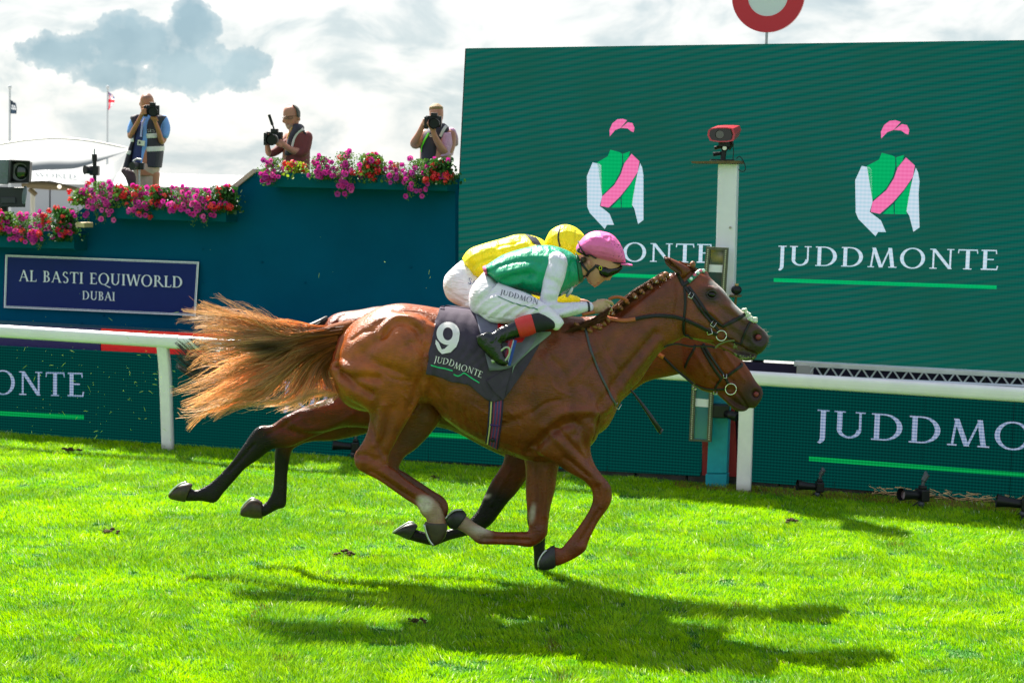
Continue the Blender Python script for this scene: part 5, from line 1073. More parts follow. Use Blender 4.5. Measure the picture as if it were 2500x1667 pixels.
def saddle():
    root = thing('racing_saddle', (at(1240, 790, YN).x, YN, at(1240, 790, YN).z), 'small grey and red racing saddle with striped girth under the jockey in green', 'saddle')
    gy2 = mat('saddle_grey', lin(104, 102, 118), .6, var=.15, vscale=12); pale = mat('saddle_pad_edge', lin(125, 138, 128), .8, var=.1); red = mat('saddle_red', lin(200, 20, 30), .5)
    for mir in (None,):
        mb = MB()
        def patch(pts_top, pts_bot, off, m, nm, n=22, k=14):
            a = cr(pts_top, 6); b = cr(pts_bot, 6); ti = np.linspace(0, 1, len(a)); tb = np.linspace(0, 1, len(b)); V = []
            for j in range(k):
                for i in range(n):
                    s = i/(n-1); t = j/(k-1); x = np.interp(s, ti, a[:, 0])*(1-t)+np.interp(s, tb, b[:, 0])*t; y = np.interp(s, ti, a[:, 1])*(1-t)+np.interp(s, tb, b[:, 1])*t
                    p, nr = hit(NBV, x, y, YN); V.append(p-ray(x, y).normalized()*(off+.004*math.sin(x*.2+y*.1)))
            Fc = [(j*n+i, j*n+i+1, (j+1)*n+i+1, (j+1)*n+i) for j in range(k-1) for i in range(n-1)]
            o = mkobj(nm, V, Fc, m, root, smooth=True); md = o.modifiers.new('t', 'SOLIDIFY'); md.thickness = .006; return o
        patch([(1262, 820), (1300, 812), (1345, 810)], [(1250, 912), (1268, 880), (1345, 815)], .030, pale, 'pad_edge')
        patch([(1160, 765), (1240, 778), (1320, 800)], [(1195, 905), (1250, 895), (1300, 842)], .040, gy2, 'flap')
        patch([(1215, 790), (1250, 800), (1290, 812)], [(1215, 830), (1245, 838), (1275, 835)], .047, red, 'seat_side')
    mb = MB()
    v, f = loft([(1158, 762, 1160, 775, .10), (1200, 766, 1200, 790, .14), (1260, 775, 1260, 800, .15), (1320, 782, 1320, 806, .12)], YN, 4, 16); mkobj('seat', v, f, red, root, smooth=True)
    def fold():
        V = [(1188, 929), (1252, 893), (1238, 940), (1229, 976), (1206, 955)]; mb = MB(); P = [hit(NBV, x, y, YN)[0]-ray(x, y).normalized()*.036 for x, y in V]; mb.add(P+[p+Vector((0, .01, 0)) for p in P], [(0, 1, 2, 3, 4), (9, 8, 7, 6, 5)]+[(i, i+5, (i+1) % 5+5, (i+1) % 5) for i in range(5)]); mb.build('folded_corner', mat('cloth_grey', (0, 0, 0)), root)
    fold()
    cols = [mat('girth_navy', lin(30, 22, 70), .6), mat('girth_cream', lin(205, 190, 140), .6), mat('girth_navy', (0, 0, 0)), mat('girth_plum', lin(140, 45, 90), .6), mat('girth_blue', lin(60, 60, 130), .6), mat('girth_plum', (0, 0, 0)), mat('girth_blue', (0, 0, 0)), mat('girth_plum', (0, 0, 0)), mat('girth_navy', (0, 0, 0))]
    tops = (1195, 970, 1229, 980); bots = (1186, 1078, 1217, 1094); n = len(cols)
    for i, m in enumerate(cols):
        t = (i+.5)/n; mb = MB(); pts = [(tops[0]+(tops[2]-tops[0])*t, tops[1]-12+(tops[3]-tops[1])*t), (tops[0]-3+(tops[2]-tops[0])*t, 1020), (bots[0]+(bots[2]-bots[0])*t, bots[1]+(bots[3]-bots[1])*t)]
        strap(mb, pts, 4.2, NBV, YN, off=.009+.0003*i, th=.003); mb.build('girth_stripe', m, root)
    mb = MB(); strap(mb, [(1197, 1034), (1222, 1036)], 5, NBV, YN, off=.014); mb.build('girth_loop', mat('girth_loop', lin(60, 20, 110), .5), root)
    mb = MB(); p, nr = hit(NBV, 1204, 1070, YN); mb.ball(p+nr*.014, (.016, .01, .016)); mb.build('girth_knob', BLACKM, root, smooth=True)
    for i, (m, w_) in enumerate(((red, 10), (mat('web_blue', lin(30, 60, 160), .5), 9), (mat('web_white', lin(190, 195, 215), .5), 3), (mat('girth_plum', (0, 0, 0)), 5))):
        mb = MB(); x0 = (1250, 1258, 1254, 1244)[i]; strap(mb, [(x0, 830), (x0-8, 860), (x0-16, 892)], w_, None, YN-.345-.002*i, off=0, th=.003); mb.build('stirrup_leather', m, root)
    # stirrup: pale bow and tread
    mb = MB(); Q = cr([tuple(at(x, y, YN-.385)) for x, y in ((1222, 857), (1234, 848), (1243, 850), (1244, 862), (1238, 874), (1231, 882))], 4); mb.tube(Q, .0075, 8); mb.build('stirrup', mat('stirrup_pale', lin(170, 178, 150), .3, metal=.4), root, smooth=True)
    mb = MB(); Q = cr([tuple(at(x, y, YN-.37)) for x, y in ((1200, 883), (1215, 877), (1232, 878))], 3); mb.tube(Q, [.014]*len(Q), 8); mb.build('stirrup_tread', mat('stirrup_pale', (0, 0, 0)), root, smooth=True)
saddle()

def bridle_near():
    root = thing('bridle', at(1750, 760, YN-.1), 'black leather bridle with a green, pink and white browband on the chestnut horse', 'bridle', 'bridles of the two racehorses')
    def S_(nm, pts, w_, m=LEATH, off=.006, tf=zH, th=.004, mirror=YN):
        mb = MB(); Q = strap(mb, pts, w_, NBV, YN, off, th, tf=tf); o = mb.build(nm, m, root)
        if mirror is not None: mb2 = MB(); mb2.add([(v[0], 2*YN-v[1], v[2]) for v in mb.v], [f[::-1] for f in mb.f]); mb2.build(nm, m, root)
        return Q
    S_('headpiece', [(1085, 500), (1110, 545), (1150, 625)], 9.5)
    S_('cheekpiece', [(1165, 640), (1230, 735), (1330, 880), (1435, 1015), (1505, 1095)], 7.5, off=.008)
    S_('noseband_cheekpiece', [(1200, 640), (1290, 760), (1400, 920), (1490, 1005), (1565, 1055)], 7.5)
    S_('throatlash', [(1160, 650), (1170, 800), (1158, 950), (1148, 1080), (1178, 1190)], 6.5)
    S_('noseband', [(1555, 1052), (1640, 1010), (1720, 970), (1795, 925)], 9, off=.008)
    S_('flash_strap', [(1855, 990), (1810, 1070), (1775, 1150), (1748, 1235)], 5.5, off=.007)
    S_('noseband', [(1745, 1235), (1660, 1200), (1580, 1150)], 4)
    gr = mat('browband_green', lin(0, 110, 75), .4); bp = [(1140, 630), (1200, 590), (1250, 545), (1300, 500), (1340, 480), (1365, 488)]
    S_('browband', bp[:2], 10); S_('browband', bp[1:], 11, gr, off=.009)
    for (x, y), c in zip(((1228, 566), (1263, 530), (1295, 508), (1325, 488), (1350, 482)), ('w', 'p', 'w', 'p', 'w')):
        p, nr = hit(NBV, *zH(x, y), YN); MB().ball(p+nr*.014, (.012, .006, .012), 10, 6).build('browband_gem', mat('gem_white', lin(215, 235, 228), .4) if c == 'w' else mat('gem_pink', lin(225, 100, 135), .4), root, smooth=True)
    def buckle(x, y, a, s=10, tf=zH):
        px, py = tf(x, y); p, nr = hit(NBV, px, py, YN); c = p+nr*.014; R = Matrix.Rotation(a, 3, 'Y'); h = s/360; q = [c+R@Vector((sx*h*.55, 0, sz*h*.7)) for sx, sz in ((-1, -1), (1, -1), (1, 1), (-1, 1), (-1, -1))]
        MB().tube(q, .0028, 6).build('buckle', METAL, root, smooth=True)
    buckle(1228, 732, .5, 9); buckle(1448, 1030, .6, 9); buckle(1415, 1097, -.3, 11)
    def ring(x, y, rpx, tf=zH, off=.016, bv=NBV, Y=YN):
        px, py = tf(x, y); p, nr = hit(bv, px, py, Y); c = p+nr*off; R_ = rpx*Y/F_PX; q = [c+Vector((R_*math.cos(a), -.001*math.sin(a), R_*math.sin(a))) for a in np.linspace(0, 2*math.pi, 33)]
        MB().tube(q, .0038, 8).build('bit_ring', METAL, root, smooth=True); return c
    ring(1532, 1147, 12.5)
    # reins and running martingale strap
    S_('rein', [(640, 975), (760, 952), (900, 942), (1050, 952), (1170, 982)], 9, off=.016, mirror=None); S_('rein', [(1175, 985), (1300, 1040), (1400, 1092), (1495, 1135)], 9, off=.014, mirror=None)
    S_('rein_grip', [(300, 930), (335, 972), (420, 992), (520, 997), (645, 978)], 9.5, TAN, off=.020, mirror=None)
    mb = MB(); Q = cr([tuple(at(*zH(x, y), YN-.17)) for x, y in ((90, 935), (180, 915), (225, 905))], 3); mb.tube(Q, .012, 8); Q = cr([tuple(at(*zH(x, y), YN-.10)) for x, y in ((365, 775), (430, 750), (500, 755), (560, 785), (540, 800))], 4); mb.tube(Q, .011, 8); mb.build('rein_loop', TAN, root, smooth=True)
    S_('martingale_strap', [(110, 160), (135, 280), (165, 400), (205, 520), (260, 660), (335, 820), (400, 950), (440, 1015)], 6.5, tf=zI, mirror=None, m=mat('martingale_leather', (.05, .05, .055), .45))
    buckle(447, 1020, .5, 10, zI)
    mb = MB(); Q = cr([tuple(at(*zI(x, y), YN-.06)) for x, y in ((945, 415), (1000, 395), (1080, 382), (1150, 395), (1220, 408), (1330, 405), (1440, 410), (1475, 425))], 4); mb.tube(Q, .0065, 6); mb.build('far_rein', LEATH, root, smooth=True)
    mb = MB(); Q = cr([tuple(at(*zI(x, y), YN-.085)) for x, y in ((1480, 430), (1500, 400), (1560, 368), (1620, 352), (1680, 348))], 4); mb.tube(Q, .006, 6); mb.build('chin_strap', mat('foamed_strap', lin(95, 100, 50), .5), root, smooth=True)
    S_('throat_fork', [(1165, 985), (1160, 1080), (1180, 1200), (1225, 1285)], 5, mirror=None, off=.01)
    fo = mat('froth', lin(215, 218, 200), .9, bump=.006, bscale=160); r = random.Random(5)
    for (x, y, s) in ((1790, 893, .018), (1822, 935, .026), (1835, 960, .02), (1868, 975, .022), (1890, 990, .02)):
        px, py = zH(x, y); mb = MB()
        for _ in range(7): mb.ball(at(px+r.uniform(-4, 4), py+r.uniform(-4, 4), YN-.02+r.uniform(-.02, .02)), s*r.uniform(.4, .75), 8, 6)
        mb.build('noseband_fleece', fo, root, smooth=True)
    fg = mat('green_froth', lin(120, 125, 75), .9, var=.4, vscale=70, bump=.004, bscale=160); mb = MB()
    for _ in range(34):
        t = r.random(); x = 1795+t*45+r.uniform(-3, 3); y = 868+4*math.sin(t*3)+r.uniform(-3, 5); p, nr = hit(NBV, x, y, YN); mb.ball(p, r.uniform(.003, .008), 6, 4)
    for _ in range(14):
        x = 1795+r.uniform(-5, 5); y = 846+r.uniform(-9, 9); p, nr = hit(NBV, x, y, YN); mb.ball(p, r.uniform(.003, .007), 6, 4)
    o = mb.build('mouth_froth', fg, root, smooth=True); o['kind'] = 'stuff'
bridle_near()
def bridle_far():
    root = thing('bridle', at(1780, 900, YF-.1), 'plain black bridle with large bit ring on the darker bay horse', 'bridle', 'bridles of the two racehorses')
    def S_(nm, pts, w_, m=LEATH, off=.006, tf=zI, th=.004):
        mb = MB(); strap(mb, pts, w_, FBV, YF, off, th, tf=tf); mb.build(nm, m, root); mb2 = MB(); mb2.add([(v[0], 2*YF-v[1], v[2]) for v in mb.v], [f[::-1] for f in mb.f]); mb2.build(nm, m, root)
    S_('cheekpiece', [(1350, 380), (1420, 500), (1500, 620), (1570, 715), (1610, 790)], 7, off=.008); S_('noseband_cheekpiece', [(1330, 400), (1400, 530), (1480, 660), (1545, 745)], 7)
    S_('throatlash', [(1270, 390), (1250, 450), (1200, 540), (1165, 630)], 6); S_('noseband', [(1590, 725), (1650, 680), (1720, 630), (1795, 575)], 7.5, off=.008)
    S_('flash_strap', [(1540, 750), (1500, 800), (1475, 850)], 6); S_('curb_strap', [(1600, 855), (1500, 855), (1400, 850), (1330, 830), (1270, 800)], 6)
    mb = MB(); Q = cr([tuple(at(*zI(x, y), YF-.10)) for x, y in ((940, 520), (1010, 590), (1080, 660), (1160, 725), (1250, 800))], 4); mb.tube(Q, .009, 8); mb.build('rein', LEATH, root, smooth=True)
    mb = MB(); Q = [at(*zI(x, y), YF-.10) for x, y in ((885, 490), (940, 520))]; mb.tube(Q, .017, 8); mb.build('rein_grip', mat('orange_grip', lin(200, 105, 50), .5), root, smooth=True)
    p, nr = hit(FBV, *zI(1640, 835), YF); c = p+nr*.02; R_ = .040; MB().tube([c+Vector((R_*math.cos(a), 0, R_*math.sin(a))) for a in np.linspace(0, 2*math.pi, 33)], .004, 8).build('bit_ring', METAL, root, smooth=True)
    for (x, y) in ((1570, 720), (1480, 872), (1275, 820)):
        p, nr = hit(FBV, *zI(x, y), YF); c = p+nr*.014; MB().tube([c+Vector((a*.012, 0, b*.015)) for a, b in ((-1, -1), (1, -1), (1, 1), (-1, 1), (-1, -1))], .003, 6).build('buckle', METAL, root, smooth=True)
bridle_far()
def whip():
    Y = YN+.30; mb = MB(); Q = [at(*zI(x, y), Y) for x, y in ((560, 790), (600, 862), (700, 990), (800, 1130), (905, 1290))]; mb.tube(Q, [.004, .006, .010, .015, .019], 10)
    root = thing('whip', Q[2], 'thin black padded riding whip hanging below the chestnut horse neck', 'whip'); mb.build('shaft', mat('whip_black', (.012, .01, .014), .4), root, smooth=True)
    mb = MB(); mb.tube([at(*zI(905, 1290), Y), at(*zI(922, 1300), Y)], [.0195, .019], 10); mb.build('flap', mat('whip_end', (.03, .035, .04), .5), root)
whip()

# ================================================================== JOCKEYS
zJ = lambda x, y: (1350+x/8.71, 540+y/8.71)
SKIN = mat('skin', (.55, .28, .19), .5, attr='Col', var=.08, vscale=25, sub=0)
GREEN = mat('green_silk', lin(0, 148, 108), .38, var=.15, vscale=7, bump=.030, bscale=8, bstretch=(2.4, 1, .8, .7), spec=.4)
WHITESILK = mat('white_sleeve_silk', (.74, .68, .78), .5, var=.06, vscale=9, bump=.024, bscale=12, bstretch=(1.6, 1, .8, -.5), spec=.3)
BREECH = mat('white_breeches', (.78, .72, .76), .55, var=.05, vscale=6, bump=.012, bscale=11, bstretch=(.45, 1, 3.2, -.75), spec=.3)
PINK = mat('pink_cap_silk', lin(245, 105, 175), .38, var=.08, vscale=12, bump=.014, bscale=13)
YELLOW = mat('yellow_silk', lin(245, 225, 20), .45, var=.08, vscale=8, bump=.030, bscale=8, bstretch=(2.2, 1, .8, .5), spec=.3)
STRAPM = mat('dark_strap', lin(52, 34, 42), .5)
BOOT = mat('boot_leather', (.005, .006, .007), .2, bump=.008, bscale=22, spec=.6)
def fz(nm, pieces, m, root, vox=.008, smooth=3, **k): return fuse(nm, pieces, m, vox, smooth, root, **k)
def skinpaint(base, extra=()):
    def f(px, py, P):
        c = np.tile(np.array(base), (len(px), 1))
        for m, col in extra:
            mm = m(px, py); c = c*(1-mm)+np.array(col)*mm
        return c
    return f
def near_jockey():
    Y = YN; root = thing('person', at(1250, 760, Y), 'jockey in green silks with white sleeves and a pink cap crouched over the chestnut horse', 'jockey', 'two jockeys riding side by side')
    LJ = lambda secs, **k: loft([tuple(zJ(s[0], s[1]))+tuple(zJ(s[2], s[3]))+tuple(s[4:]) for s in secs], Y, 4, 20, 2.1)
    LR = lambda secs, pw=2.15: loft([tuple(zR(s[0], s[1]))+tuple(zR(s[2], s[3]))+tuple(s[4:]) for s in secs], Y, 4, 20, pw)
    P = [LJ([(1350, 600, 700, 560, .06), (1430, 900, 640, 740, .07), (1415, 1010, 660, 860, .071), (1300, 1130, 680, 960, .068), (1190, 1200, 690, 1080, .062), (1090, 1270, 705, 1180, .052), (1010, 1330, 735, 1280, .042), (930, 1385, 790, 1340, .032), (880, 1400, 840, 1370, .018)]),
         limb([(1290, 1080, 34), (1215, 1180, 34), (1195, 1232, 32)], Y, zJ), limb([(1150, 1245, 24, -.010), (1175, 1240, 24, -.008)], Y, zJ), limb([(1150, 1245, 24, .010), (1175, 1240, 24, .008)], Y, zJ),
         limb([(1010, 1300, 24, 0), (985, 1312, 26, -.01)], Y, zJ), limb([(960, 1345, 22, 0), (950, 1350, 22, -.01)], Y, zJ), limb([(890, 1370, 40, 0)]*2, Y, zJ),
         limb([(760, 860, 38, -.072), (775, 930, 40, -.074), (790, 985, 24, -.07)], Y, zJ), limb([(760, 860, 38, .072), (775, 930, 40, .074)], Y, zJ),
         limb([(820, 900, 180, 0), (640, 1000, 170, 0), (500, 1130, 190, 0), (380, 1200, 220, 0)], Y, zJ)]
    # torso, arms and legs under the clothes keep the body one surface
    P.append(LR([(760, 590, 760, 660, .09), (900, 500, 900, 760, .14), (1150, 430, 1150, 820, .15), (1350, 420, 1350, 850, .15), (1500, 460, 1520, 760, .10), (1600, 540, 1640, 700, .06)]))
    for sg in (-1, 1):
        P.append(limb([(1420, 560, 80, .12*sg), (1370, 720, 68, .17*sg), (1330, 960, 52, .19*sg), (1450, 985, 48, .17*sg), (1600, 980, 38, .14*sg), (1745, 980, 36, .115*sg), (1780, 980, 42, .11*sg)], Y, zR))
        P.append(LR([(840, 800, 700, 940, .045, .10*sg), (1050, 890, 900, 1050, .05, .17*sg), (1300, 1000, 1190, 1095, .04, .25*sg), (1420, 1095, 1385, 1150, .03, .28*sg)]))
        P.append(limb([(1400, 1120, 45, .29*sg), (1180, 1145, 55, .32*sg), (960, 1220, 42, .34*sg), (860, 1260, 34, .35*sg), (760, 1330, 34, .36*sg), (880, 1470, 26, .36*sg)], Y, zR))
        # hand: palm, knuckles, four curled fingers and a thumb
        P.append(LR([(1740, 940, 1745, 1035, .022, .11*sg), (1790, 915, 1790, 1045, .026, .105*sg), (1850, 905, 1850, 1035, .026, .10*sg), (1890, 915, 1880, 1020, .020, .095*sg)]))
        for (a, b, c, w_) in (((1880, 918), (1925, 930), (1945, 955), 17), ((1885, 945), (1920, 985), (1935, 1010), 16), ((1870, 975), (1898, 1015), (1905, 1045), 15.5), ((1850, 1005), (1870, 1040), (1862, 1062), 14)):
            P.append(limb([(a[0], a[1], w_, .115*sg), (b[0], b[1], w_*.95, .118*sg), (c[0], c[1], w_*.8, .105*sg)], Y, zR, n=3, m=10))
        P.append(limb([(1800, 925, 20, .085*sg), (1870, 915, 17, .075*sg), (1925, 935, 14, .075*sg)], Y, zR, n=3, m=10))
    lips = (lambda px, py: ell(px, py, *zJ(972, 1325), 4.5, 3.5, .2, .4), (.50, .17, .13)); blush = (lambda px, py: ell(px, py, *zJ(960, 1230), 18, 10, -.4, .8)*.35, (.50, .20, .13)); hairp = (lambda px, py: ell(px, py, *zJ(640, 850), 9, 13, .5, .5)*.85, (.06, .035, .02)); handp = (lambda px, py: ell(px, py, 1465, 750, 40, 30, 0, .1)*.55, (.50, .38, .22)); earh = (lambda px, py: ell(px, py, *zJ(785, 935), 2.6, 6, -.15, .5)*.6, (.28, .09, .05)); fing = (lambda px, py: band(px, py, [zR(1885, 935), zR(1905, 975)], 1.0, .8)*.5+band(px, py, [zR(1872, 962), zR(1902, 1000)], 1.0, .8)*.5, (.22, .12, .06))
    body = fuse('body', P, SKIN, .0050, 2, root, [('g', [zJ(1040, 1300), zJ(980, 1330), zJ(940, 1322)], 1.1, -.006, 0), ('g', [zJ(1130, 1225), zJ(1060, 1290), zJ(1020, 1330)], 1.8, -.003, 0), ('g', [zR(1886, 930), zR(1920, 968)], 1.2, -.004, 0), ('g', [zR(1878, 960), zR(1905, 1000)], 1.2, -.004, 0), ('g', [zR(1862, 990), zR(1885, 1030)], 1.2, -.004, 0), ('e', (*zJ(785, 935), 3, 7, -.15), 1, -.004)], skinpaint((.54, .235, .15), (blush, lips, hairp, earh, handp, fing)))
    bvb = bvh_of(body)
    # helmet with pink silk, peak, band
    helm = fz('helmet', [LJ([(488, 560, 500, 650, .03), (560, 440, 575, 690, .085), (720, 275, 735, 745, .118), (900, 207, 910, 812, .133), (1100, 225, 1100, 868, .133), (1270, 290, 1270, 895, .122), (1400, 430, 1400, 912, .10), (1500, 620, 1500, 920, .07), (1540, 800, 1535, 920, .035)])], PINK, root, .006, 3, gain=1.5, rs=1.6, sculpt=[('g', [zJ(990, 240), zJ(1060, 320), zJ(1180, 300), zJ(1260, 290)], 1.8, .006), ('g', [zJ(1240, 310), zJ(1250, 400), zJ(1300, 470), zJ(1360, 560)], 1.8, -.005), ('g', [zJ(1200, 310), zJ(1215, 380), zJ(1200, 430)], 2, .005), ('g', [zJ(850, 350), zJ(1000, 360), zJ(1150, 440)], 3, .003), ('g', [zJ(700, 690), zJ(1000, 800), zJ(1300, 850)], 2.5, -.003)])
    pv, pf = LJ([(1440, 880, 1440, 935, .085), (1540, 890, 1540, 945, .075), (1630, 905, 1630, 952, .055), (1690, 922, 1690, 950, .022)]); mkobj('helmet_peak', pv, pf, PINK, root, smooth=True)
    bh = bvh_of(helm)
    mb = MB(); strap(mb, [(490, 610), (640, 690), (780, 750), (950, 805), (1150, 855), (1350, 880), (1530, 895)], 6.2, bh, Y, off=.004, tf=zJ, mirror=Y); mb.build('helmet_band', STRAPM, root)
    mb = MB(); strap(mb, [(560, 445), (600, 560), (700, 700), (800, 810), (890, 905)], 4, bh, Y, off=.009, tf=zJ); mb.build('chin_strap', mat('black_strap', (.012, .01, .016), .5), root)
    BS = mat('black_strap', (0, 0, 0)); r = random.Random(2); mb = MB()
    for _ in range(60):
        t = r.random(); x = 1560-abs(r.gauss(0, 150))-30; y = r.uniform(430, 860); p, n_ = hit(bh, *zJ(x, y), Y); mb.ball(p, (r.uniform(.001, .0028),)*3, 5, 4)
    o = mb.build('mud_specks', mat('mud', (.07, .02, .03), .9), root); o['kind'] = 'stuff'
    for pts, w_ in (([(535, 745), (600, 880), (690, 1010), (760, 1075)], 5), ([(930, 930), (860, 1010), (780, 1075), (720, 1180), (650, 1330)], 6), ([(560, 800), (620, 900), (720, 1030)], 4)):
        mb = MB(); strap(mb, pts, w_, bvb, Y, off=.006, tf=zJ); mb.build('chin_strap', BS, root)
    # goggles
    G = [limb([(1080, 1065, 128, -.046), (1120, 1095, 120, -.046)], Y, zJ), limb([(1180, 1065, 125, -.03), (1330, 1025, 98, -.015), (1330, 1020, 90, .015), (1180, 1060, 110, .03)], Y, zJ), limb([(1100, 1075, 105, .050)]*2, Y, zJ), limb([(1400, 1000, 62, -.015), (1440, 985, 50, 0), (1400, 1000, 62, .015)], Y, zJ), limb([(940, 960, 42, -.066), (1010, 1000, 60, -.062)], Y, zJ)]
    gog = fz('goggles', G, mat('goggle_lens', (.004, .004, .003), .16, spec=.4), root, .005, 3)
    q, n_ = hit(bvh_of(gog), *zJ(1010, 1000), Y); MB().tube([q+n_*.003+Vector((.011*math.cos(a)*.8, 0, .013*math.sin(a))) for a in np.linspace(0, 6.283, 21)], .0022, 6).build('goggle_badge', mat('badge_yellow', lin(215, 215, 0), .4), root)
    MB().ball(at(*zJ(640, 820), Y-.045), (.020, .02, .02), 12, 8).build('hair', mat('short_hair', (.06, .035, .02), .7, bump=.003, bscale=200), root, smooth=True)
    # silks
    T = [LR([(702, 600, 735, 655, .10), (790, 540, 790, 700, .155), (900, 475, 890, 795, .18), (1050, 425, 1050, 815, .19), (1200, 393, 1190, 865, .195), (1330, 385, 1320, 888, .20), (1440, 408, 1440, 878, .18), (1530, 445, 1545, 800, .135), (1590, 490, 1620, 760, .09)])]
    sil = fz('vest', T, GREEN, root, .007, 3, gain=2.4, rs=1.9, sculpt=[('g', [zR(760, 640), zR(900, 560), zR(1100, 520), zR(1250, 560)], 5, -.006), ('g', [zR(800, 700), zR(950, 640), zR(1150, 600)], 4, .006), ('g', [zR(850, 740), zR(1000, 690), zR(1180, 660)], 4, -.006), ('g', [zR(900, 780), zR(1080, 740), zR(1200, 740)], 4, .006), ('g', [zR(1050, 790), zR(1130, 700), zR(1180, 600)], 4, -.006), ('g', [zR(1480, 840), zR(1530, 700), zR(1560, 560)], 4, -.008), ('g', [zR(1450, 860), zR(1490, 760), zR(1530, 640)], 4, .006)])
    fz('collar', [LR([(1585, 455, 1625, 760, .085), (1610, 480, 1655, 740, .075), (1625, 500, 1668, 725, .068)], 2.1)], mat('collar_green', lin(0, 95, 62), .5), root, .006, 2)
    mb = MB(); mb.tube([at(*zR(x, y), Y-.05) for x, y in ((1500, 880), (1545, 820), (1558, 790))], [.01, .012, .008], 8); mb.build('neck_stock', mat('stock_white', (.72, .73, .76), .6), root, smooth=True)
    mb = MB(); v, f = LR([(697, 590, 722, 662, .095), (715, 583, 745, 668, .125), (730, 575, 750, 660, .13)]); mkobj('waist_band', v, f, mat('waist_pink', lin(175, 60, 110), .5), root, smooth=True)
    for sg, nm in ((-1, 'sleeve'), (1, 'sleeve')):
        S_ = [limb([(1405, 555, 112, .125*sg), (1385, 680, 104, .17*sg), (1350, 820, 88, .20*sg), (1325, 930, 84, .21*sg), (1340, 1000, 84, .21*sg), (1430, 1010, 78, .20*sg), (1540, 1000, 68, .18*sg), (1640, 985, 58, .15*sg), (1712, 980, 54, .13*sg)], Y, zR)]
        fz(nm, S_, WHITESILK, root, .007, 2, gain=2.0, rs=1.9, sculpt=[('g', [zR(1230, 900), zR(1300, 930), zR(1400, 920)], 4, -.008), ('g', [zR(1250, 960), zR(1340, 960), zR(1440, 940)], 3, .007), ('g', [zR(1270, 1020), zR(1400, 1000), zR(1520, 960)], 3, -.006), ('g', [zR(1320, 1060), zR(1450, 1040), zR(1600, 1000)], 3, .006), ('g', [zR(1290, 700), zR(1400, 740), zR(1470, 800)], 4, -.005), ('g', [zR(1250, 830), zR(1340, 860), zR(1430, 860)], 4, .005), ('g', [zR(1310, 480), zR(1410, 500), zR(1500, 560)], 4, .004)])
        mb = MB(); c = [at(*zR(1694, 982), Y+.134*sg), at(*zR(1714, 981), Y+.131*sg)]; mb.tube(c, [.042, .040], 18); mb.build('wrist_band', mat('wrist_band', (.03, .03, .035), .6), root, smooth=True)
        mb = MB(); c = [at(*zR(1712, 981), Y+.13*sg), at(*zR(1736, 980), Y+.125*sg)]; mb.tube(c, [.038, .035], 18); mb.build('cuff', WHITESILK, root, smooth=True)
    mb = MB()
    for _ in range(40):
        x, y = r.uniform(1300, 1680), r.uniform(850, 1060); p = at(*zR(x, y), Y-.28); mb.ball(p, .0016, 5, 4) if False else None
    B = [LR([(715, 640, 600, 770, .11), (800, 690, 566, 880, .165), (860, 760, 585, 1010, .185), (960, 800, 680, 1090, .17), (1060, 830, 790, 1115, .13)])]
    for sg in (-1, 1): B.append(LR([(850, 740, 620, 1010, .09, .10*sg), (1000, 800, 760, 1118, .10, .17*sg), (1120, 845, 930, 1137, .09, .21*sg), (1250, 915, 1100, 1125, .08, .25*sg), (1370, 1000, 1260, 1140, .068, .275*sg), (1455, 1085, 1390, 1200, .055, .29*sg), (1480, 1130, 1425, 1195, .03, .29*sg)]))
    wr = []
    for i in range(9):
        x = 690+i*66; wr.append(('g', [zR(x, 1075-i*3), zR(x+70, 1010-i*3), zR(x+170, 950)], 1.7, .004 if i % 2 else -.004))
    wr += [('g', [zR(680, 860), zR(760, 790), zR(850, 760)], 3, .004), ('g', [zR(640, 950), zR(740, 860), zR(860, 820)], 3, -.004), ('g', [zR(640, 1030), zR(720, 930), zR(840, 870)], 2.5, .004), ('g', [zR(600, 960), zR(700, 1060), zR(860, 1110)], 2, -.003)]
    br = fz('breeches', B, BREECH, root, .006, 2, gain=2.2, rs=2.2, sculpt=wr); bb = bvh_of(br)
    def drape(polys, m, nm, off=.005):
        mb = MB()
        for k, po in enumerate(polys):
            P_ = [(lambda h: h[0]+h[1]*(off+k*.00005))(hit(bb, x, y, Y)) for x, y in po]; mb.add(P_, [tuple(range(len(P_)))])
        return mb.build(nm, m, root)
    polys, W = text_polys('JUDDMON', .08); a, b = zR(868, 858), zR(1222, 962)
    drape([[(a[0]+(b[0]-a[0])*x/W+y*3.0, a[1]+(b[1]-a[1])*x/W-y*11.5) for x, y in po] for po in polys], mat('navy_ink', lin(50, 50, 75), .6), 'lettering')
    Q = cr([zR(845, 876), zR(920, 912), zR(1010, 945), zR(1110, 972), zR(1225, 1002)], 5); drape([[(Q[i][0], Q[i][1]-1), (Q[i+1][0], Q[i+1][1]-1), (Q[i+1][0], Q[i+1][1]+1), (Q[i][0], Q[i][1]+1)] for i in range(len(Q)-1)], mat('ink_green', lin(0, 110, 70), .6), 'underline')
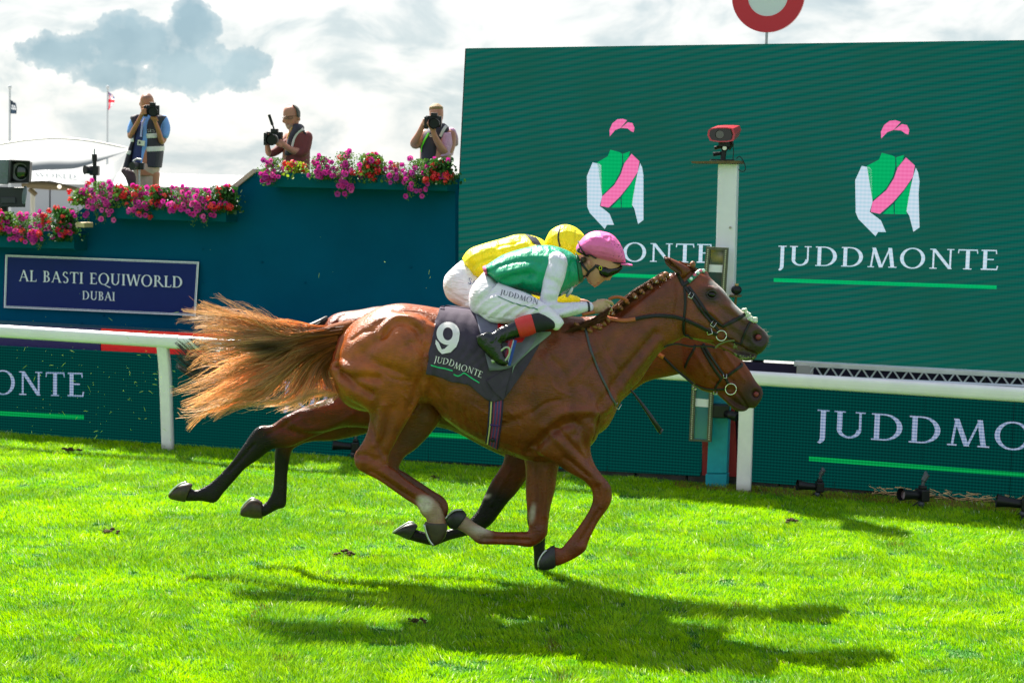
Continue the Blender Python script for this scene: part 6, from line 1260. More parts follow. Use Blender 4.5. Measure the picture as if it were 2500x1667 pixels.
    for sg in (-1, 1):
        yo = lambda k: k*sg
        fz('gaiter', [LR([(1375, 1075, 1408, 1185, .052, yo(.295)), (1250, 1030, 1330, 1195, .060, yo(.31)), (1150, 1045, 1215, 1225, .060, yo(.325)), (1130, 1050, 1190, 1235, .058, yo(.33))])], mat('gaiter_black', (.008, .008, .010), .7), root, .007, 2)
        fz('boot', [LR([(1020, 1098, 1065, 1262, .050, yo(.335)), (930, 1140, 985, 1290, .048, yo(.34)), (850, 1180, 900, 1320, .045, yo(.345)), (800, 1215, 850, 1370, .044, yo(.35))]), LR([(745, 1212, 632, 1262, .034, yo(.355)), (850, 1250, 648, 1335, .046, yo(.355)), (885, 1340, 715, 1410, .044, yo(.36)), (905, 1420, 785, 1480, .042, yo(.36)), (935, 1480, 850, 1530, .038, yo(.36)), (950, 1520, 905, 1545, .02, yo(.36))])], BOOT, root, .006, 2, sculpt=[('g', [zR(890, 1130), zR(930, 1220), zR(900, 1290)], 2, -.006), ('g', [zR(860, 1160), zR(880, 1230), zR(850, 1290)], 2, .006), ('g', [zR(820, 1190), zR(850, 1250), zR(820, 1300)], 2, -.006), ('g', [zR(780, 1210), zR(830, 1270), zR(780, 1310)], 2, .005)])
        fz('boot_cuff', [LR([(1165, 1042, 1215, 1225, .062, yo(.33)), (1080, 1062, 1150, 1255, .062, yo(.335)), (1000, 1095, 1062, 1278, .058, yo(.338))])], mat('red_cuff', lin(205, 42, 38), .5, bump=.005, bscale=26, bstretch=(3, 1, .6, -.25)), root, .006, 2)
    return root
NJ = near_jockey()
def far_jockey():
    Y = YF; root = thing('person', at(1250, 740, Y), 'jockey in yellow silks and yellow cap crouched beyond the one in green', 'jockey', 'two jockeys riding side by side')
    LR = lambda secs, pw=2.15: loft([tuple(zR(s[0], s[1]))+tuple(zR(s[2], s[3]))+tuple(s[4:]) for s in secs], Y, 4, 18, pw)
    P = [LR([(560, 520, 640, 660, .08), (800, 380, 820, 680, .13), (1050, 330, 1080, 740, .14), (1250, 370, 1300, 720, .10), (1380, 430, 1420, 620, .06), (1480, 400, 1480, 560, .06), (1560, 380, 1600, 560, .068), (1660, 400, 1720, 560, .06), (1760, 500, 1780, 580, .03)])]
    for sg in (-1, 1):
        P.append(limb([(1250, 520, 60, .13*sg), (1250, 740, 50, .18*sg), (1240, 900, 45, .18*sg), (1400, 940, 40, .16*sg), (1580, 930, 34, .12*sg), (1660, 935, 36, .11*sg), (1710, 945, 26, .10*sg)], Y, zR)); P.append(limb([(640, 810, 60, .07*sg), (900, 930, 50, .18*sg), (1250, 1040, 35, .27*sg), (1000, 1130, 48, .32*sg), (800, 1250, 36, .34*sg), (860, 1400, 28, .34*sg)], Y, zR))
    fuse('body', P, SKIN, .009, 2, root, None, skinpaint((.5, .25, .17)))
    hl = fz('helmet', [LR([(1298, 340, 1305, 400, .03), (1345, 250, 1350, 440, .09), (1420, 203, 1430, 470, .125), (1500, 187, 1510, 490, .13), (1590, 215, 1600, 500, .12), (1660, 275, 1670, 495, .09), (1710, 350, 1720, 480, .05)], 2.1)], YELLOW, root, .008, 4, sculpt=[('g', [zR(1340, 320), zR(1500, 250), zR(1620, 290)], 3, .004), ('g', [zR(1600, 250), zR(1580, 330), zR(1590, 400)], 2, -.003)])
    bh = bvh_of(hl); mb = MB(); strap(mb, [(1443, 205), (1428, 260), (1424, 320), (1440, 400)], 4, bh, Y, off=.004, tf=zR); mb.build('helmet_band', mat('black_strap', (0, 0, 0)), root)
    v, f = LR([(1700, 440, 1700, 465, .06), (1800, 460, 1800, 480, .03)]); mkobj('helmet_peak', v, f, YELLOW, root, smooth=True)
    ts = fz('silk_shirt', [LR([(500, 515, 625, 690, .10), (570, 425, 690, 700, .16), (720, 368, 760, 710, .175), (900, 318, 900, 760, .185), (1020, 284, 1040, 800, .19), (1150, 288, 1180, 800, .19), (1260, 325, 1320, 780, .15), (1320, 375, 1390, 720, .10)])]+[limb([(1200, 480, 100, .13*sg), (1230, 700, 84, .19*sg), (1240, 860, 70, .20*sg), (1400, 900, 60, .18*sg), (1550, 905, 46, .14*sg), (1610, 915, 34, .12*sg)], Y, zR) for sg in (-1, 1)], YELLOW, root, .009, 3, gain=2.2, rs=1.9,
            sculpt=[('g', [zR(520, 560), zR(700, 440), zR(900, 420)], 4, .007), ('g', [zR(560, 620), zR(700, 520), zR(900, 480)], 4, -.008), ('g', [zR(620, 660), zR(680, 560), zR(820, 520)], 3, .008), ('g', [zR(760, 470), zR(900, 380), zR(1080, 340)], 4, -.007), ('g', [zR(900, 440), zR(1020, 380), zR(1100, 370)], 3, .006), ('g', [zR(920, 330), zR(1000, 370), zR(1050, 420)], 3, -.006)])
    bt = bvh_of(ts)
    V = cr([(1108, 288), (1150, 330), (1185, 370), (1225, 395)], 4); W2 = cr([(1180, 285), (1215, 320), (1240, 355), (1262, 395)], 4); mb = MB(); P_ = []
    for a, b in zip(V, W2):
        for t in np.linspace(0, 1, 5): h, n_ = hit(bt, *zR(*(a*(1-t)+b*t)), Y); P_.append(h+n_*.004)
    n = len(V); mb.add(P_, [(i*5+k, i*5+k+1, (i+1)*5+k+1, (i+1)*5+k) for i in range(n-1) for k in range(4)]); mb.build('shoulder_stripe', mat('stripe_black', (.012, .012, .02), .5), root)
    br = fz('breeches', [LR([(500, 530, 425, 590, .09), (600, 600, 333, 690, .155), (660, 690, 328, 820, .18), (740, 790, 385, 920, .18), (850, 880, 560, 1000, .16), (950, 920, 700, 1040, .12)])]+[LR([(800, 800, 500, 980, .09, .1*sg), (1000, 860, 800, 1060, .085, .2*sg), (1200, 950, 1060, 1090, .07, .26*sg), (1330, 1030, 1290, 1110, .045, .28*sg)]) for sg in (-1, 1)], mat('far_breeches', (.74, .74, .76), .55, bump=.018, bscale=13, bstretch=(.6, 1, 2.6, -.6), spec=.3), root, .010, 3, sculpt=[('g', [zR(345, 800), zR(450, 880), zR(560, 930)], 3, -.006), ('g', [zR(420, 620), zR(440, 700), zR(400, 790)], 3, .004)])
    bb = bvh_of(br); polys, W = text_polys('SK', .1); a, b = zR(548, 745), zR(640, 812); mb = MB()
    for k, po in enumerate(polys):
        P_ = [(lambda h: h[0]+h[1]*(.006+k*.00005))(hit(bb, a[0]+(b[0]-a[0])*x/W+y*4, a[1]+(b[1]-a[1])*x/W-y*13, Y)) for x, y in po]; mb.add(P_, [tuple(range(len(P_)))])
    mb.build('lettering', mat('navy_text', lin(20, 40, 130), .5), root)
    for sg in (-1, 1):
        fz('boot', [limb([(1300, 1050, 62, .30*sg), (1000, 1130, 60, .33*sg), (820, 1230, 42, .345*sg), (720, 1290, 36, .35*sg), (860, 1430, 30, .35*sg)], Y, zR)], BOOT, root, .010, 2)
far_jockey()
# plain saddle and cloth of the far horse
def far_saddle():
    root = thing('racing_saddle', at(1240, 800, YF), 'light racing saddle under the jockey in yellow', 'saddle'); v, f = loft([(1160, 762, 1160, 850, .30), (1220, 766, 1220, 880, .32), (1290, 772, 1290, 860, .31)], YF, 4, 20); mkobj('saddle_pad', v, f, mat('cloth_grey', (0, 0, 0)), root, smooth=True); v, f = loft([(1150, 755, 1150, 775, .12), (1220, 762, 1220, 790, .14), (1290, 768, 1290, 796, .12)], YF, 4, 16); mkobj('seat', v, f, LEATH, root, smooth=True)
far_saddle()

# ================================================================== STAND TOP: planters, flowers, people, cameras
TOPP = Plane(WL.W(0, 0, -0.30), YAW)
def planter(x0, x1, yt, yb0, yb1, side, label):
    c = TOPP.pt((x0+x1)/2, yb1); root = thing('planter', c, label, 'planter', 'teal planter boxes along the stand')
    q = [TOPP.uz(x0, yb0), TOPP.uz(x1, yb1), TOPP.uz(x1, yt+(yb1-yb0)), TOPP.uz(x0, yt)]
    mb = MB(); mb.hexa([TOPP.W(u_, z_, 0) for u_, z_ in q]+[TOPP.W(u_, z_, 0.018) for u_, z_ in q]); bevel(mb.build('front_board', PLANT_T, root), .003)
    for uu in (q[0][0]+.01, q[1][0]-.01):
        mb = MB(); a, b = q[0][1]+.005, q[3][1]-.005; mb.hexa([TOPP.W(uu-.009, a, .02), TOPP.W(uu+.009, a, .02), TOPP.W(uu+.009, b, .02), TOPP.W(uu-.009, b, .02), TOPP.W(uu-.009, a, .298), TOPP.W(uu+.009, a, .298), TOPP.W(uu+.009, b, .298), TOPP.W(uu-.009, b, .298)]); mb.build('end_board', PLANT_T, root)
    mb = MB(); a = q[0][1]; mb.hexa([TOPP.W(q[0][0]+.02, a, .02), TOPP.W(q[1][0]-.02, q[1][1], .02), TOPP.W(q[1][0]-.02, q[1][1]+.15, .02), TOPP.W(q[0][0]+.02, a+.15, .02)]+[TOPP.W(q[0][0]+.02, a, .296), TOPP.W(q[1][0]-.02, q[1][1], .296), TOPP.W(q[1][0]-.02, q[1][1]+.15, .296), TOPP.W(q[0][0]+.02, a+.15, .296)]); mb.build('soil_tray', mat('soil', (.03, .018, .01), .9), root)
planter(-90, 181, 560, 602, 608, 20, 'lowest teal planter box at the far left of the stand')
planter(248, 552, 490, 533, 542, 20, 'middle teal planter box under the widest bank of flowers')
planter(645, 1092, 421, 456, 467, 20, 'highest teal planter box beside the big screen')
def petunia_mesh(nm, col, dark):
    V = []; Fc = []; mi = []; n = 20; R_ = .027
    for ring, (rr, yy) in enumerate(((.0, .004), (.28, 0), (.62, -.006), (1.0, -.010))):
        for k in range(n):
            a = 2*math.pi*k/n; lob = 1-.13*abs(math.sin(a*2.5)) if ring == 3 else 1; V.append((R_*rr*lob*math.cos(a), yy, R_*rr*lob*math.sin(a)))
    for ring in range(3):
        for k in range(n): Fc.append((ring*n+k, ring*n+(k+1) % n, (ring+1)*n+(k+1) % n, (ring+1)*n+k)); mi.append(1 if ring < 1 else 0)
    me = bpy.data.meshes.new(nm); me.from_pydata(V, [], Fc); me.materials.append(col); me.materials.append(dark); me.polygons.foreach_set('material_index', np.array(mi, np.int32)); me.update(); return me
def geranium_mesh(nm, col, seed):
    r = random.Random(seed); mb = MB()
    for _ in range(22):
        d = Vector((r.gauss(0, 1), r.gauss(0, 1), r.gauss(0, .8)+.2)).normalized()*.026; s = r.uniform(.008, .012); R_ = d.to_track_quat('Y', 'Z').to_matrix()
        n = 7; c = d; mb.add([c+R_@Vector((s*math.cos(a), 0.003*math.sin(a*2), s*math.sin(a)*.8)) for a in np.linspace(0, 2*math.pi, n, endpoint=False)], [tuple(range(n))])
    me = bpy.data.meshes.new(nm); me.from_pydata(mb.v, [], mb.f); me.materials.append(col); me.update(); return me
PM = [mat('petunia_magenta', lin(205, 40, 150), .5, var=.15, vscale=20, trans=.3), mat('petunia_pink', lin(228, 85, 165), .5, var=.15, vscale=20, trans=.3), mat('petunia_violet', lin(165, 35, 135), .5, var=.15, vscale=20, trans=.3)]
PDK = mat('petunia_throat', lin(90, 8, 60), .6)
GMt = [mat('geranium_red', lin(220, 25, 40), .5, var=.15, vscale=20, trans=.25), mat('geranium_coral', lin(235, 70, 60), .5, var=.15, vscale=20, trans=.25)]
PME = [petunia_mesh('petunia_bloom', m, PDK) for m in PM]; GME = [geranium_mesh('geranium_bloom', m, i) for i, m in enumerate(GMt)]
def leafmat(nm, c): return mat(nm, c, .5, var=.35, vscale=25, trans=.35)
LM = {'d': leafmat('leaf_dark', lin(42, 88, 30)), 'm': leafmat('leaf_mid', lin(82, 120, 42)), 'y': leafmat('leaf_lime', lin(140, 165, 40)), 'b': leafmat('leaf_dry', lin(120, 105, 70))}
RNG = random.Random(12)
def plant(kind, x, y, w_, h, trail, lf, mix, label, nb):
    """x,y top-centre of the planter soil in photo pixels; w_,h half width and height in pixels"""
    off = RNG.uniform(.06, .2); s = 19.6/F_PX; base = TOPP.pt(x, y, off); root = thing('flowering_plant', base, label, 'plant', 'flowering plants in the planters')
    mb = MB()
    def leaf(c, sz):
        R_ = Matrix.Rotation(RNG.uniform(0, 6.28), 3, 'Z')@Matrix.Rotation(RNG.uniform(-1.1, 1.1), 3, 'X')@Matrix.Rotation(RNG.uniform(-.8, .8), 3, 'Y'); n = 6
        mb.add([c+R_@Vector((sz*math.cos(a)*.8, .25*sz*abs(math.cos(a)), sz*math.sin(a))) for a in np.linspace(0, 2*math.pi, n, endpoint=False)], [tuple(range(n))])
    nl = int(w_*h*.85)
    big = kind == 'g'
    for _ in range(nl):
        a, b = RNG.gauss(0, .5), RNG.uniform(-.5, 1); wd = 1-.35*max(b, 0)
        leaf(base+Vector((a*w_*s*wd, RNG.gauss(0, .07)-.05, b*h*s+.0*a)), RNG.uniform(.012, .024) if big else RNG.uniform(.006, .012))
    tr = []
    if trail:
        for k in range(7):
            tx = RNG.gauss(0, w_*.45)*s; ln = trail*s*RNG.uniform(.55, 1); q = base+Vector((tx, -off-.05+RNG.uniform(-.04, 0), 0))
            for j in range(16):
                t = j/15; p = q+Vector((.03*math.sin(t*4+k)+tx*.2*t, 0, -ln*t)); tr.append(p)
                for _ in range(3): leaf(p+Vector((RNG.gauss(0, .018), RNG.gauss(0, .012), RNG.gauss(0, .01))), RNG.uniform(.006, .012))
    # stems
    mb.tube([base+Vector((0, 0, -.05)), base+Vector((0, -.02, h*s*.5))], .004, 5)
    mb.build('foliage', LM[lf], root)
    for i in range(int(nb*1.9)):
        if tr and RNG.random() < .5: p = RNG.choice(tr)+Vector((RNG.gauss(0, .02), -.03, RNG.gauss(0, .012)))
        else: p = base+Vector((RNG.gauss(0, .5)*w_*s, -.12+RNG.gauss(0, .035), RNG.uniform(-.35, 1.12)*h*s))
        g = RNG.random() < ((1-mix)*.72 if kind == 'g' else mix*.6)
        me = RNG.choice(GME) if g else (PME[0] if RNG.random() < .5 else RNG.choice(PME))
        o = bpy.data.objects.new('blossom', me); o.location = p-base; sc = RNG.uniform(.95, 1.3)*(1.1 if me in GME else 1); o.scale = (sc, sc, sc); o.rotation_euler = (RNG.uniform(-.5, .25), RNG.uniform(-.6, .6), RNG.uniform(-.7, .7)); COL.objects.link(o); o.parent = root
PL = [('p', 668, 420, 30, 34, 36, 'm', .0, 'pale pink trailing petunia at the left end of the highest planter', 17), ('g', 722, 424, 30, 26, 0, 'y', .3, 'lime leaved geranium between two petunias on the highest planter', 8), ('p', 785, 420, 32, 36, 20, 'm', .1, 'magenta petunia left of centre on the highest planter', 18), ('p', 845, 420, 32, 46, 62, 'm', .15, 'tall magenta petunia with a long trailing stem in the middle of the highest planter', 24), ('g', 908, 424, 34, 44, 0, 'm', .2, 'red geranium standing tallest in the middle of the highest planter', 15),
      ('p', 965, 424, 28, 26, 26, 'b', .25, 'browning petunia right of the red geranium on the highest planter', 8), ('p', 1020, 424, 30, 34, 60, 'm', .15, 'thin trailing pink petunia below the woman photographer', 13), ('g', 1075, 428, 34, 38, 12, 'd', .1, 'dark leaved red geranium at the edge of the big screen', 15),
      ('g', 205, 488, 26, 24, 0, 'm', .3, 'red geranium at the step left of the middle planter', 8), ('p', 250, 488, 34, 44, 62, 'm', .15, 'magenta petunia trailing down the step between lowest and middle planters', 26), ('g', 300, 490, 32, 34, 0, 'm', .3, 'red and green geranium left of the blue shirted photographer', 13), ('p', 345, 492, 32, 38, 42, 'm', .2, 'purple petunia below the blue shirted photographer', 22), ('g', 395, 494, 32, 34, 0, 'd', .25, 'red geranium in the middle of the middle planter', 12), ('p', 450, 494, 34, 36, 22, 'm', .1, 'magenta petunia right of the middle of the middle planter', 22),
      ('p', 492, 496, 30, 32, 56, 'm', .05, 'bushy petunia hanging lowest from the middle planter', 24), ('g', 550, 498, 36, 42, 10, 'd', .15, 'dark leaved red geranium at the right end of the middle planter', 17),
      ('g', 12, 556, 34, 38, 10, 'm', .2, 'red geranium at the extreme left edge of the picture', 14), ('p', 58, 558, 28, 36, 24, 'm', .25, 'violet petunia second from the left on the lowest planter', 14), ('p', 105, 560, 34, 40, 52, 'm', .15, 'pink petunia trailing low from the lowest planter', 24), ('g', 160, 562, 34, 52, 10, 'd', .2, 'dark leaved red geranium at the right end of the lowest planter', 18)]
for a in PL: plant(*a)
mb = MB(); c = TOPP.pt(206, 549, .1); mb.box(c, (.11, .2, .055), Matrix.Rotation(-YAW, 3, 'Z')); o = bevel(mkobj('wooden_ledge', mb.v, mb.f, mat('cream_wood', lin(205, 185, 140), .6), label='short cream timber ledge at the step between two planters', cat='ledge'), .004)

# ------------------------------------------------------------------ photographers
zP = lambda x, y: (260+x/6.815, 210+y/6.815)
zQ = lambda x, y: (600+x/3.92, 150+y/3.92)
def camera_thing(px, py, Y, s, label, group='cameras held by the photographers', yawd=0.0, flash=False):
    c = at(px, py, Y); root = thing('camera', c, label, 'camera', group); R_ = Matrix.Rotation(yawd, 3, 'Z'); T = lambda x, y, z: c+R_@Vector((x*s, y*s, z*s))
    mb = MB(); mb.box(T(-.02, .07, .015), (.145*s, .065*s, .10*s), R_); mb.box(T(-.015, .06, .075), (.06*s, .06*s, .035*s), R_); mb.box(T(-.085, .05, .0), (.035*s, .075*s, .11*s), R_); bevel(mb.build('camera_body', BLACKM, root), .006)
    mb = MB(); mb.tube([T(0, .04, 0), T(0, -.02, -.003), T(0, -.05, -.005), T(0, -.12, -.01)], [.034*s, .040*s, .046*s, .050*s], 24, cap=False); mb.build('lens_barrel', BLACKM, root, smooth=True)
    mb = MB(); mb.tube([T(0, -.052, -.005), T(0, -.066, -.006)], [.0475*s, .0485*s], 24, cap=False); mb.build('lens_ring', mat('lens_ring_white', (.6, .6, .58), .4), root, smooth=True)
    mb = MB(); mb.cyl(T(0, -.095, -.008), T(0, -.09, -.008), .044*s, n=24); mb.build('lens_glass', mat('dark_green_glass', (.004, .010, .006), .2, spec=.2), root)
    if flash: mb = MB(); mb.tube([T(-.02, .06, .09), T(-.035, .06, .13)], .007*s, 6); mb.tube([T(-.035, .06, .125), T(-.065, .05, .215)], .013*s, 8); mb.build('strap_mount', BLACKM, root)
    return root
def fingers(P, tf, Y, a, b, n, w_, yo, step, bend):
    for k in range(n):
        P.append(limb([(a[0]+step[0]*k, a[1]+step[1]*k, w_, yo), ((a[0]+b[0])/2+step[0]*k+bend[0], (a[1]+b[1])/2+step[1]*k+bend[1], w_*.95, yo-.02), (b[0]+step[0]*k, b[1]+step[1]*k, w_*.8, yo-.015)], Y, tf, n=2, m=8))
def man1():
    Y = WL.pt(345, 420, .75).y; root = thing('person', WL.pt(345, 480, .75), 'photographer in a light blue shirt and dark reflective vest, camera at his eye', 'photographer', 'photographers on the stand'); tf = zP
    L = lambda secs, pw=2.1: loft([tf(s[0], s[1])+tf(s[2], s[3])+tuple(s[4:]) for s in secs], Y, 4, 18, pw)
    P = [L([(620, 125, 720, 125, .04), (580, 180, 765, 180, .085), (562, 250, 785, 250, .10), (565, 340, 780, 340, .10), (585, 420, 755, 420, .09), (620, 480, 720, 480, .07)]), L([(610, 450, 730, 450, .055), (600, 540, 740, 540, .06), (480, 560, 930, 560, .10), (440, 700, 930, 700, .12), (450, 1000, 900, 1000, .13), (430, 1300, 880, 1300, .14), (470, 1500, 860, 1500, .13)]),
         limb([(552, 290, 16, 0), (552, 320, 12, 0)], Y, tf), limb([(792, 285, 16, 0), (792, 320, 12, 0)], Y, tf),
         limb([(470, 560, 62, .0), (410, 740, 55, -.04), (400, 840, 48, -.08), (470, 700, 42, -.18), (560, 530, 34, -.24), (600, 450, 38, -.26)], Y, tf), limb([(950, 560, 66, .0), (980, 740, 58, -.03), (925, 930, 50, -.08), (870, 760, 42, -.2), (810, 600, 34, -.27), (800, 560, 40, -.28)], Y, tf)]
    fingers(P, tf, Y, (585, 400), (660, 385), 4, 17, -.29, (2, 27), (0, -6)); fingers(P, tf, Y, (760, 560), (740, 500), 4, 16, -.30, (32, 6), (-8, 0)); P.append(limb([(600, 350, 16, -.28), (650, 325, 14, -.30)], Y, tf, n=2, m=8))
    for sx in (540, 800): P.append(L([(sx-100, 1450, sx+90, 1450, .09), (sx-85, 1700, sx+70, 1700, .08), (sx-60, 2050, sx+50, 2050, .06), (sx-50, 2500, sx+40, 2500, .045), (sx-45, 2620, sx+45, 2620, .09)]))
    fuse('body', P, SKIN, .009, 2, root, None, skinpaint((.40, .15, .07), ((lambda px, py: ell(px, py, *tf(672, 150), 14, 9, 0, .3)*.8, (.20, .10, .07)), (lambda px, py: ell(px, py, *tf(672, 135), 20, 8, 0, .8)*.35, (.22, .11, .07)))))
    SH = mat('blue_shirt', lin(110, 155, 215), .7, var=.1, vscale=9, bump=.008, bscale=14); VD = mat('dark_vest', lin(42, 38, 50), .7, var=.2, vscale=8, bump=.008, bscale=9); RF = mat('reflective_band', (.62, .60, .55), .5)
    fuse('shirt', [limb([(480, 560, 78, .0), (425, 690, 74, -.02), (400, 760, 62, -.05)], Y, tf), limb([(940, 560, 82, .0), (985, 700, 80, -.02), (975, 820, 66, -.06)], Y, tf), L([(560, 480, 800, 480, .08), (500, 560, 930, 560, .115), (470, 800, 930, 800, .135), (440, 1100, 800, 1100, .14), (430, 1340, 780, 1340, .14)])], SH, .009, 2, root)
    vest = fuse('vest', [L([(420, 500, 560, 470, .08), (400, 540, 570, 540, .12), (470, 700, 545, 700, .145), (430, 900, 540, 900, .15), (360, 1100, 470, 1100, .15), (280, 1370, 420, 1370, .15)]), L([(790, 450, 1000, 505, .08), (680, 540, 1000, 540, .13), (640, 700, 930, 700, .15), (640, 1000, 955, 1000, .155), (640, 1350, 915, 1365, .155)]), L([(430, 560, 960, 560, .10, .06), (430, 1000, 950, 1000, .12, .06), (380, 1350, 920, 1350, .12, .06)])], VD, .009, 2, root)
    fuse('tee', [L([(520, 600, 680, 600, .14), (470, 900, 700, 900, .155), (430, 1180, 690, 1180, .155), (420, 1330, 680, 1330, .15)])], mat('navy_tee', lin(42, 48, 95), .8, var=.25, vscale=8), .010, 2, root)
    bv = bvh_of(vest)
    for pts, w_ in (([(640, 835), (740, 830), (835, 825)], 11), ([(635, 1055), (790, 1048), (955, 1040)], 12), ([(405, 905), (450, 900)], 9), ([(330, 1100), (395, 1110)], 10)):
        mb = MB(); strap(mb, pts, w_, bv, Y, off=.004, tf=tf); mb.build('reflective_band', RF, root)
    polys, W = text_polys('SIS', .1); mb = MB()
    for k, po in enumerate(polys):
        P_ = [(lambda h: h[0]+h[1]*(.005+k*.0001))(hit(bv, *tf(680+120*x/W, 770-45*y), Y)) for x, y in po]; mb.add(P_, [tuple(range(len(P_)))])
    mb.build('lettering', RF, root)
    mb = MB(); mb.tube([at(*tf(x, y), Y-.17) for x, y in ((640, 540), (600, 620), (580, 740), (572, 850))], .012, 6); mb.build('lanyard', mat('lanyard_pale', lin(170, 170, 215), .5), root)
    mb = MB(); mb.box(at(*tf(577, 950), Y-.18), (.085, .006, .06), Matrix.Rotation(.12, 3, 'Y')); mb.build('badge', mat('badge_cream', lin(205, 205, 185), .4), root); mb = MB(); mb.box(at(*tf(550, 945), Y-.185), (.022, .004, .03)); mb.build('badge_photo', mat('badge_photo', (.05, .06, .08), .5), root)
    fuse('shorts', [L([(450, 1290, 890, 1290, .145), (560, 1400, 880, 1400, .14), (600, 1500, 850, 1500, .11), (600, 1750, 830, 1750, .10)]), L([(440, 1300, 700, 1300, .13), (460, 1500, 650, 1500, .11), (480, 1750, 640, 1750, .10)])], mat('beige_shorts', lin(185, 155, 135), .8, var=.1, vscale=12, bump=.006, bscale=20), .010, 2, root)
    camera_thing(*tf(785, 425), Y-.31, 1.12, 'black camera at the eye of the photographer in the blue shirt', yawd=.12)
man1()
def man2():
    Y = WL.pt(700, 400, .45).y; root = thing('person', WL.pt(700, 425, .45), 'bearded photographer with glasses and maroon shirt lowering his camera', 'photographer', 'photographers on the stand'); tf = zQ
    L = lambda secs, pw=2.1: loft([tf(s[0], s[1])+tf(s[2], s[3])+tuple(s[4:]) for s in secs], Y, 4, 18, pw)
    P = [L([(405, 422, 460, 422, .04), (370, 450, 505, 450, .08), (357, 490, 517, 500, .09), (360, 540, 515, 550, .09), (372, 590, 505, 595, .08), (388, 632, 470, 630, .06), (400, 652, 440, 650, .03)]), L([(400, 570, 505, 590, .055), (420, 640, 520, 640, .06), (400, 700, 590, 690, .12), (380, 780, 610, 780, .14), (350, 900, 610, 900, .15), (340, 1100, 610, 1100, .15)]),
         limb([(375, 540, 14, -.02), (358, 575, 12, -.03), (372, 580, 12, -.02)], Y, tf), limb([(512, 545, 12, -.06), (515, 565, 10, -.06)], Y, tf), limb([(395, 598, 16, -.05), (430, 600, 12, -.07)], Y, tf),
         limb([(420, 720, 50, .06), (300, 850, 40, -.02), (225, 880, 34, -.10), (205, 790, 24, -.2), (200, 730, 26, -.22)], Y, tf), limb([(580, 720, 56, -.03), (540, 850, 46, -.10), (470, 860, 38, -.16), (390, 820, 28, -.24), (330, 770, 30, -.28)], Y, tf)]
    fingers(P, tf, Y, (195, 700), (230, 690), 4, 11, -.25, (0, 18), (-5, 0)); fingers(P, tf, Y, (330, 780), (270, 745), 4, 11, -.30, (3, 12), (0, 8))
    fuse('body', P, SKIN, .009, 2, root, [('g', [tf(385, 598), tf(415, 600)], 2, -.004)], skinpaint((.42, .17, .11), ((lambda px, py: ell(px, py, *tf(425, 630), 13, 6.5, 0, .5)*.7, (.42, .36, .32)), (lambda px, py: ell(px, py, *tf(402, 600), 7, 1.6, 0, .5), (.24, .10, .09)), (lambda px, py: ell(px, py, *tf(405, 545), 13, 2.8, 0, .5)*.6, (.16, .08, .06)))))
    fuse('hair', [L([(440, 418, 470, 416, .06), (462, 426, 500, 442, .088), (478, 455, 519, 480, .095), (488, 500, 521, 505, .092), (500, 540, 518, 540, .088)]), L([(395, 424, 430, 416, .05, .03), (385, 440, 440, 425, .06, .05)])], mat('grey_hair', (.07, .065, .06), .8, var=.4, vscale=90, bump=.004, bscale=160), .008, 2, root)
    mb = MB()
    for cx in (375, 425): mb.tube([at(*tf(cx+22*math.cos(a), 540+13*math.sin(a)), Y-.098) for a in np.linspace(0, 6.283, 15)], .0022, 5)
    mb.tube([at(*tf(345, 532), Y-.09), at(*tf(430, 524), Y-.10), at(*tf(512, 522), Y-.085)], .0022, 5); mb.build('glasses', mat('glasses_brown', (.05, .03, .02), .4), root)
    fuse('shirt', [L([(410, 680, 590, 690, .13), (390, 780, 615, 780, .155), (360, 920, 615, 920, .165), (350, 1100, 615, 1100, .165)]), limb([(585, 725, 58, -.04), (560, 850, 54, -.10), (500, 880, 46, -.14)], Y, tf), limb([(400, 780, 46, .0), (290, 860, 42, -.06), (240, 885, 36, -.09)], Y, tf)], mat('maroon_shirt', lin(105, 42, 40), .75, var=.15, vscale=10, bump=.008, bscale=14), .009, 2, root)
    v2 = fuse('vest', [L([(460, 600, 530, 600, .11), (440, 660, 560, 640, .15), (400, 750, 500, 750, .175), (370, 900, 480, 900, .18)]), L([(530, 640, 590, 690, .10), (560, 690, 630, 750, .11)])], mat('dark_vest', (0, 0, 0)), .009, 2, root); bv = bvh_of(v2)
    mb = MB(); strap(mb, [(545, 650), (500, 680), (460, 740), (440, 820)], 8, bv, Y, off=.006, tf=tf); mb.build('reflective_band', mat('reflective_band', (0, 0, 0)), root)
    mb = MB(); strap(mb, [(450, 640), (425, 690), (405, 745)], 5, bv, Y, off=.012, tf=tf); mb.build('camera_strap', mat('yellow_strap', lin(215, 170, 20), .6), root)
    camera_thing(*tf(275, 745), Y-.33, 1.25, 'black camera with upright mount held low by the bearded photographer', yawd=-.1, flash=True)
man2()
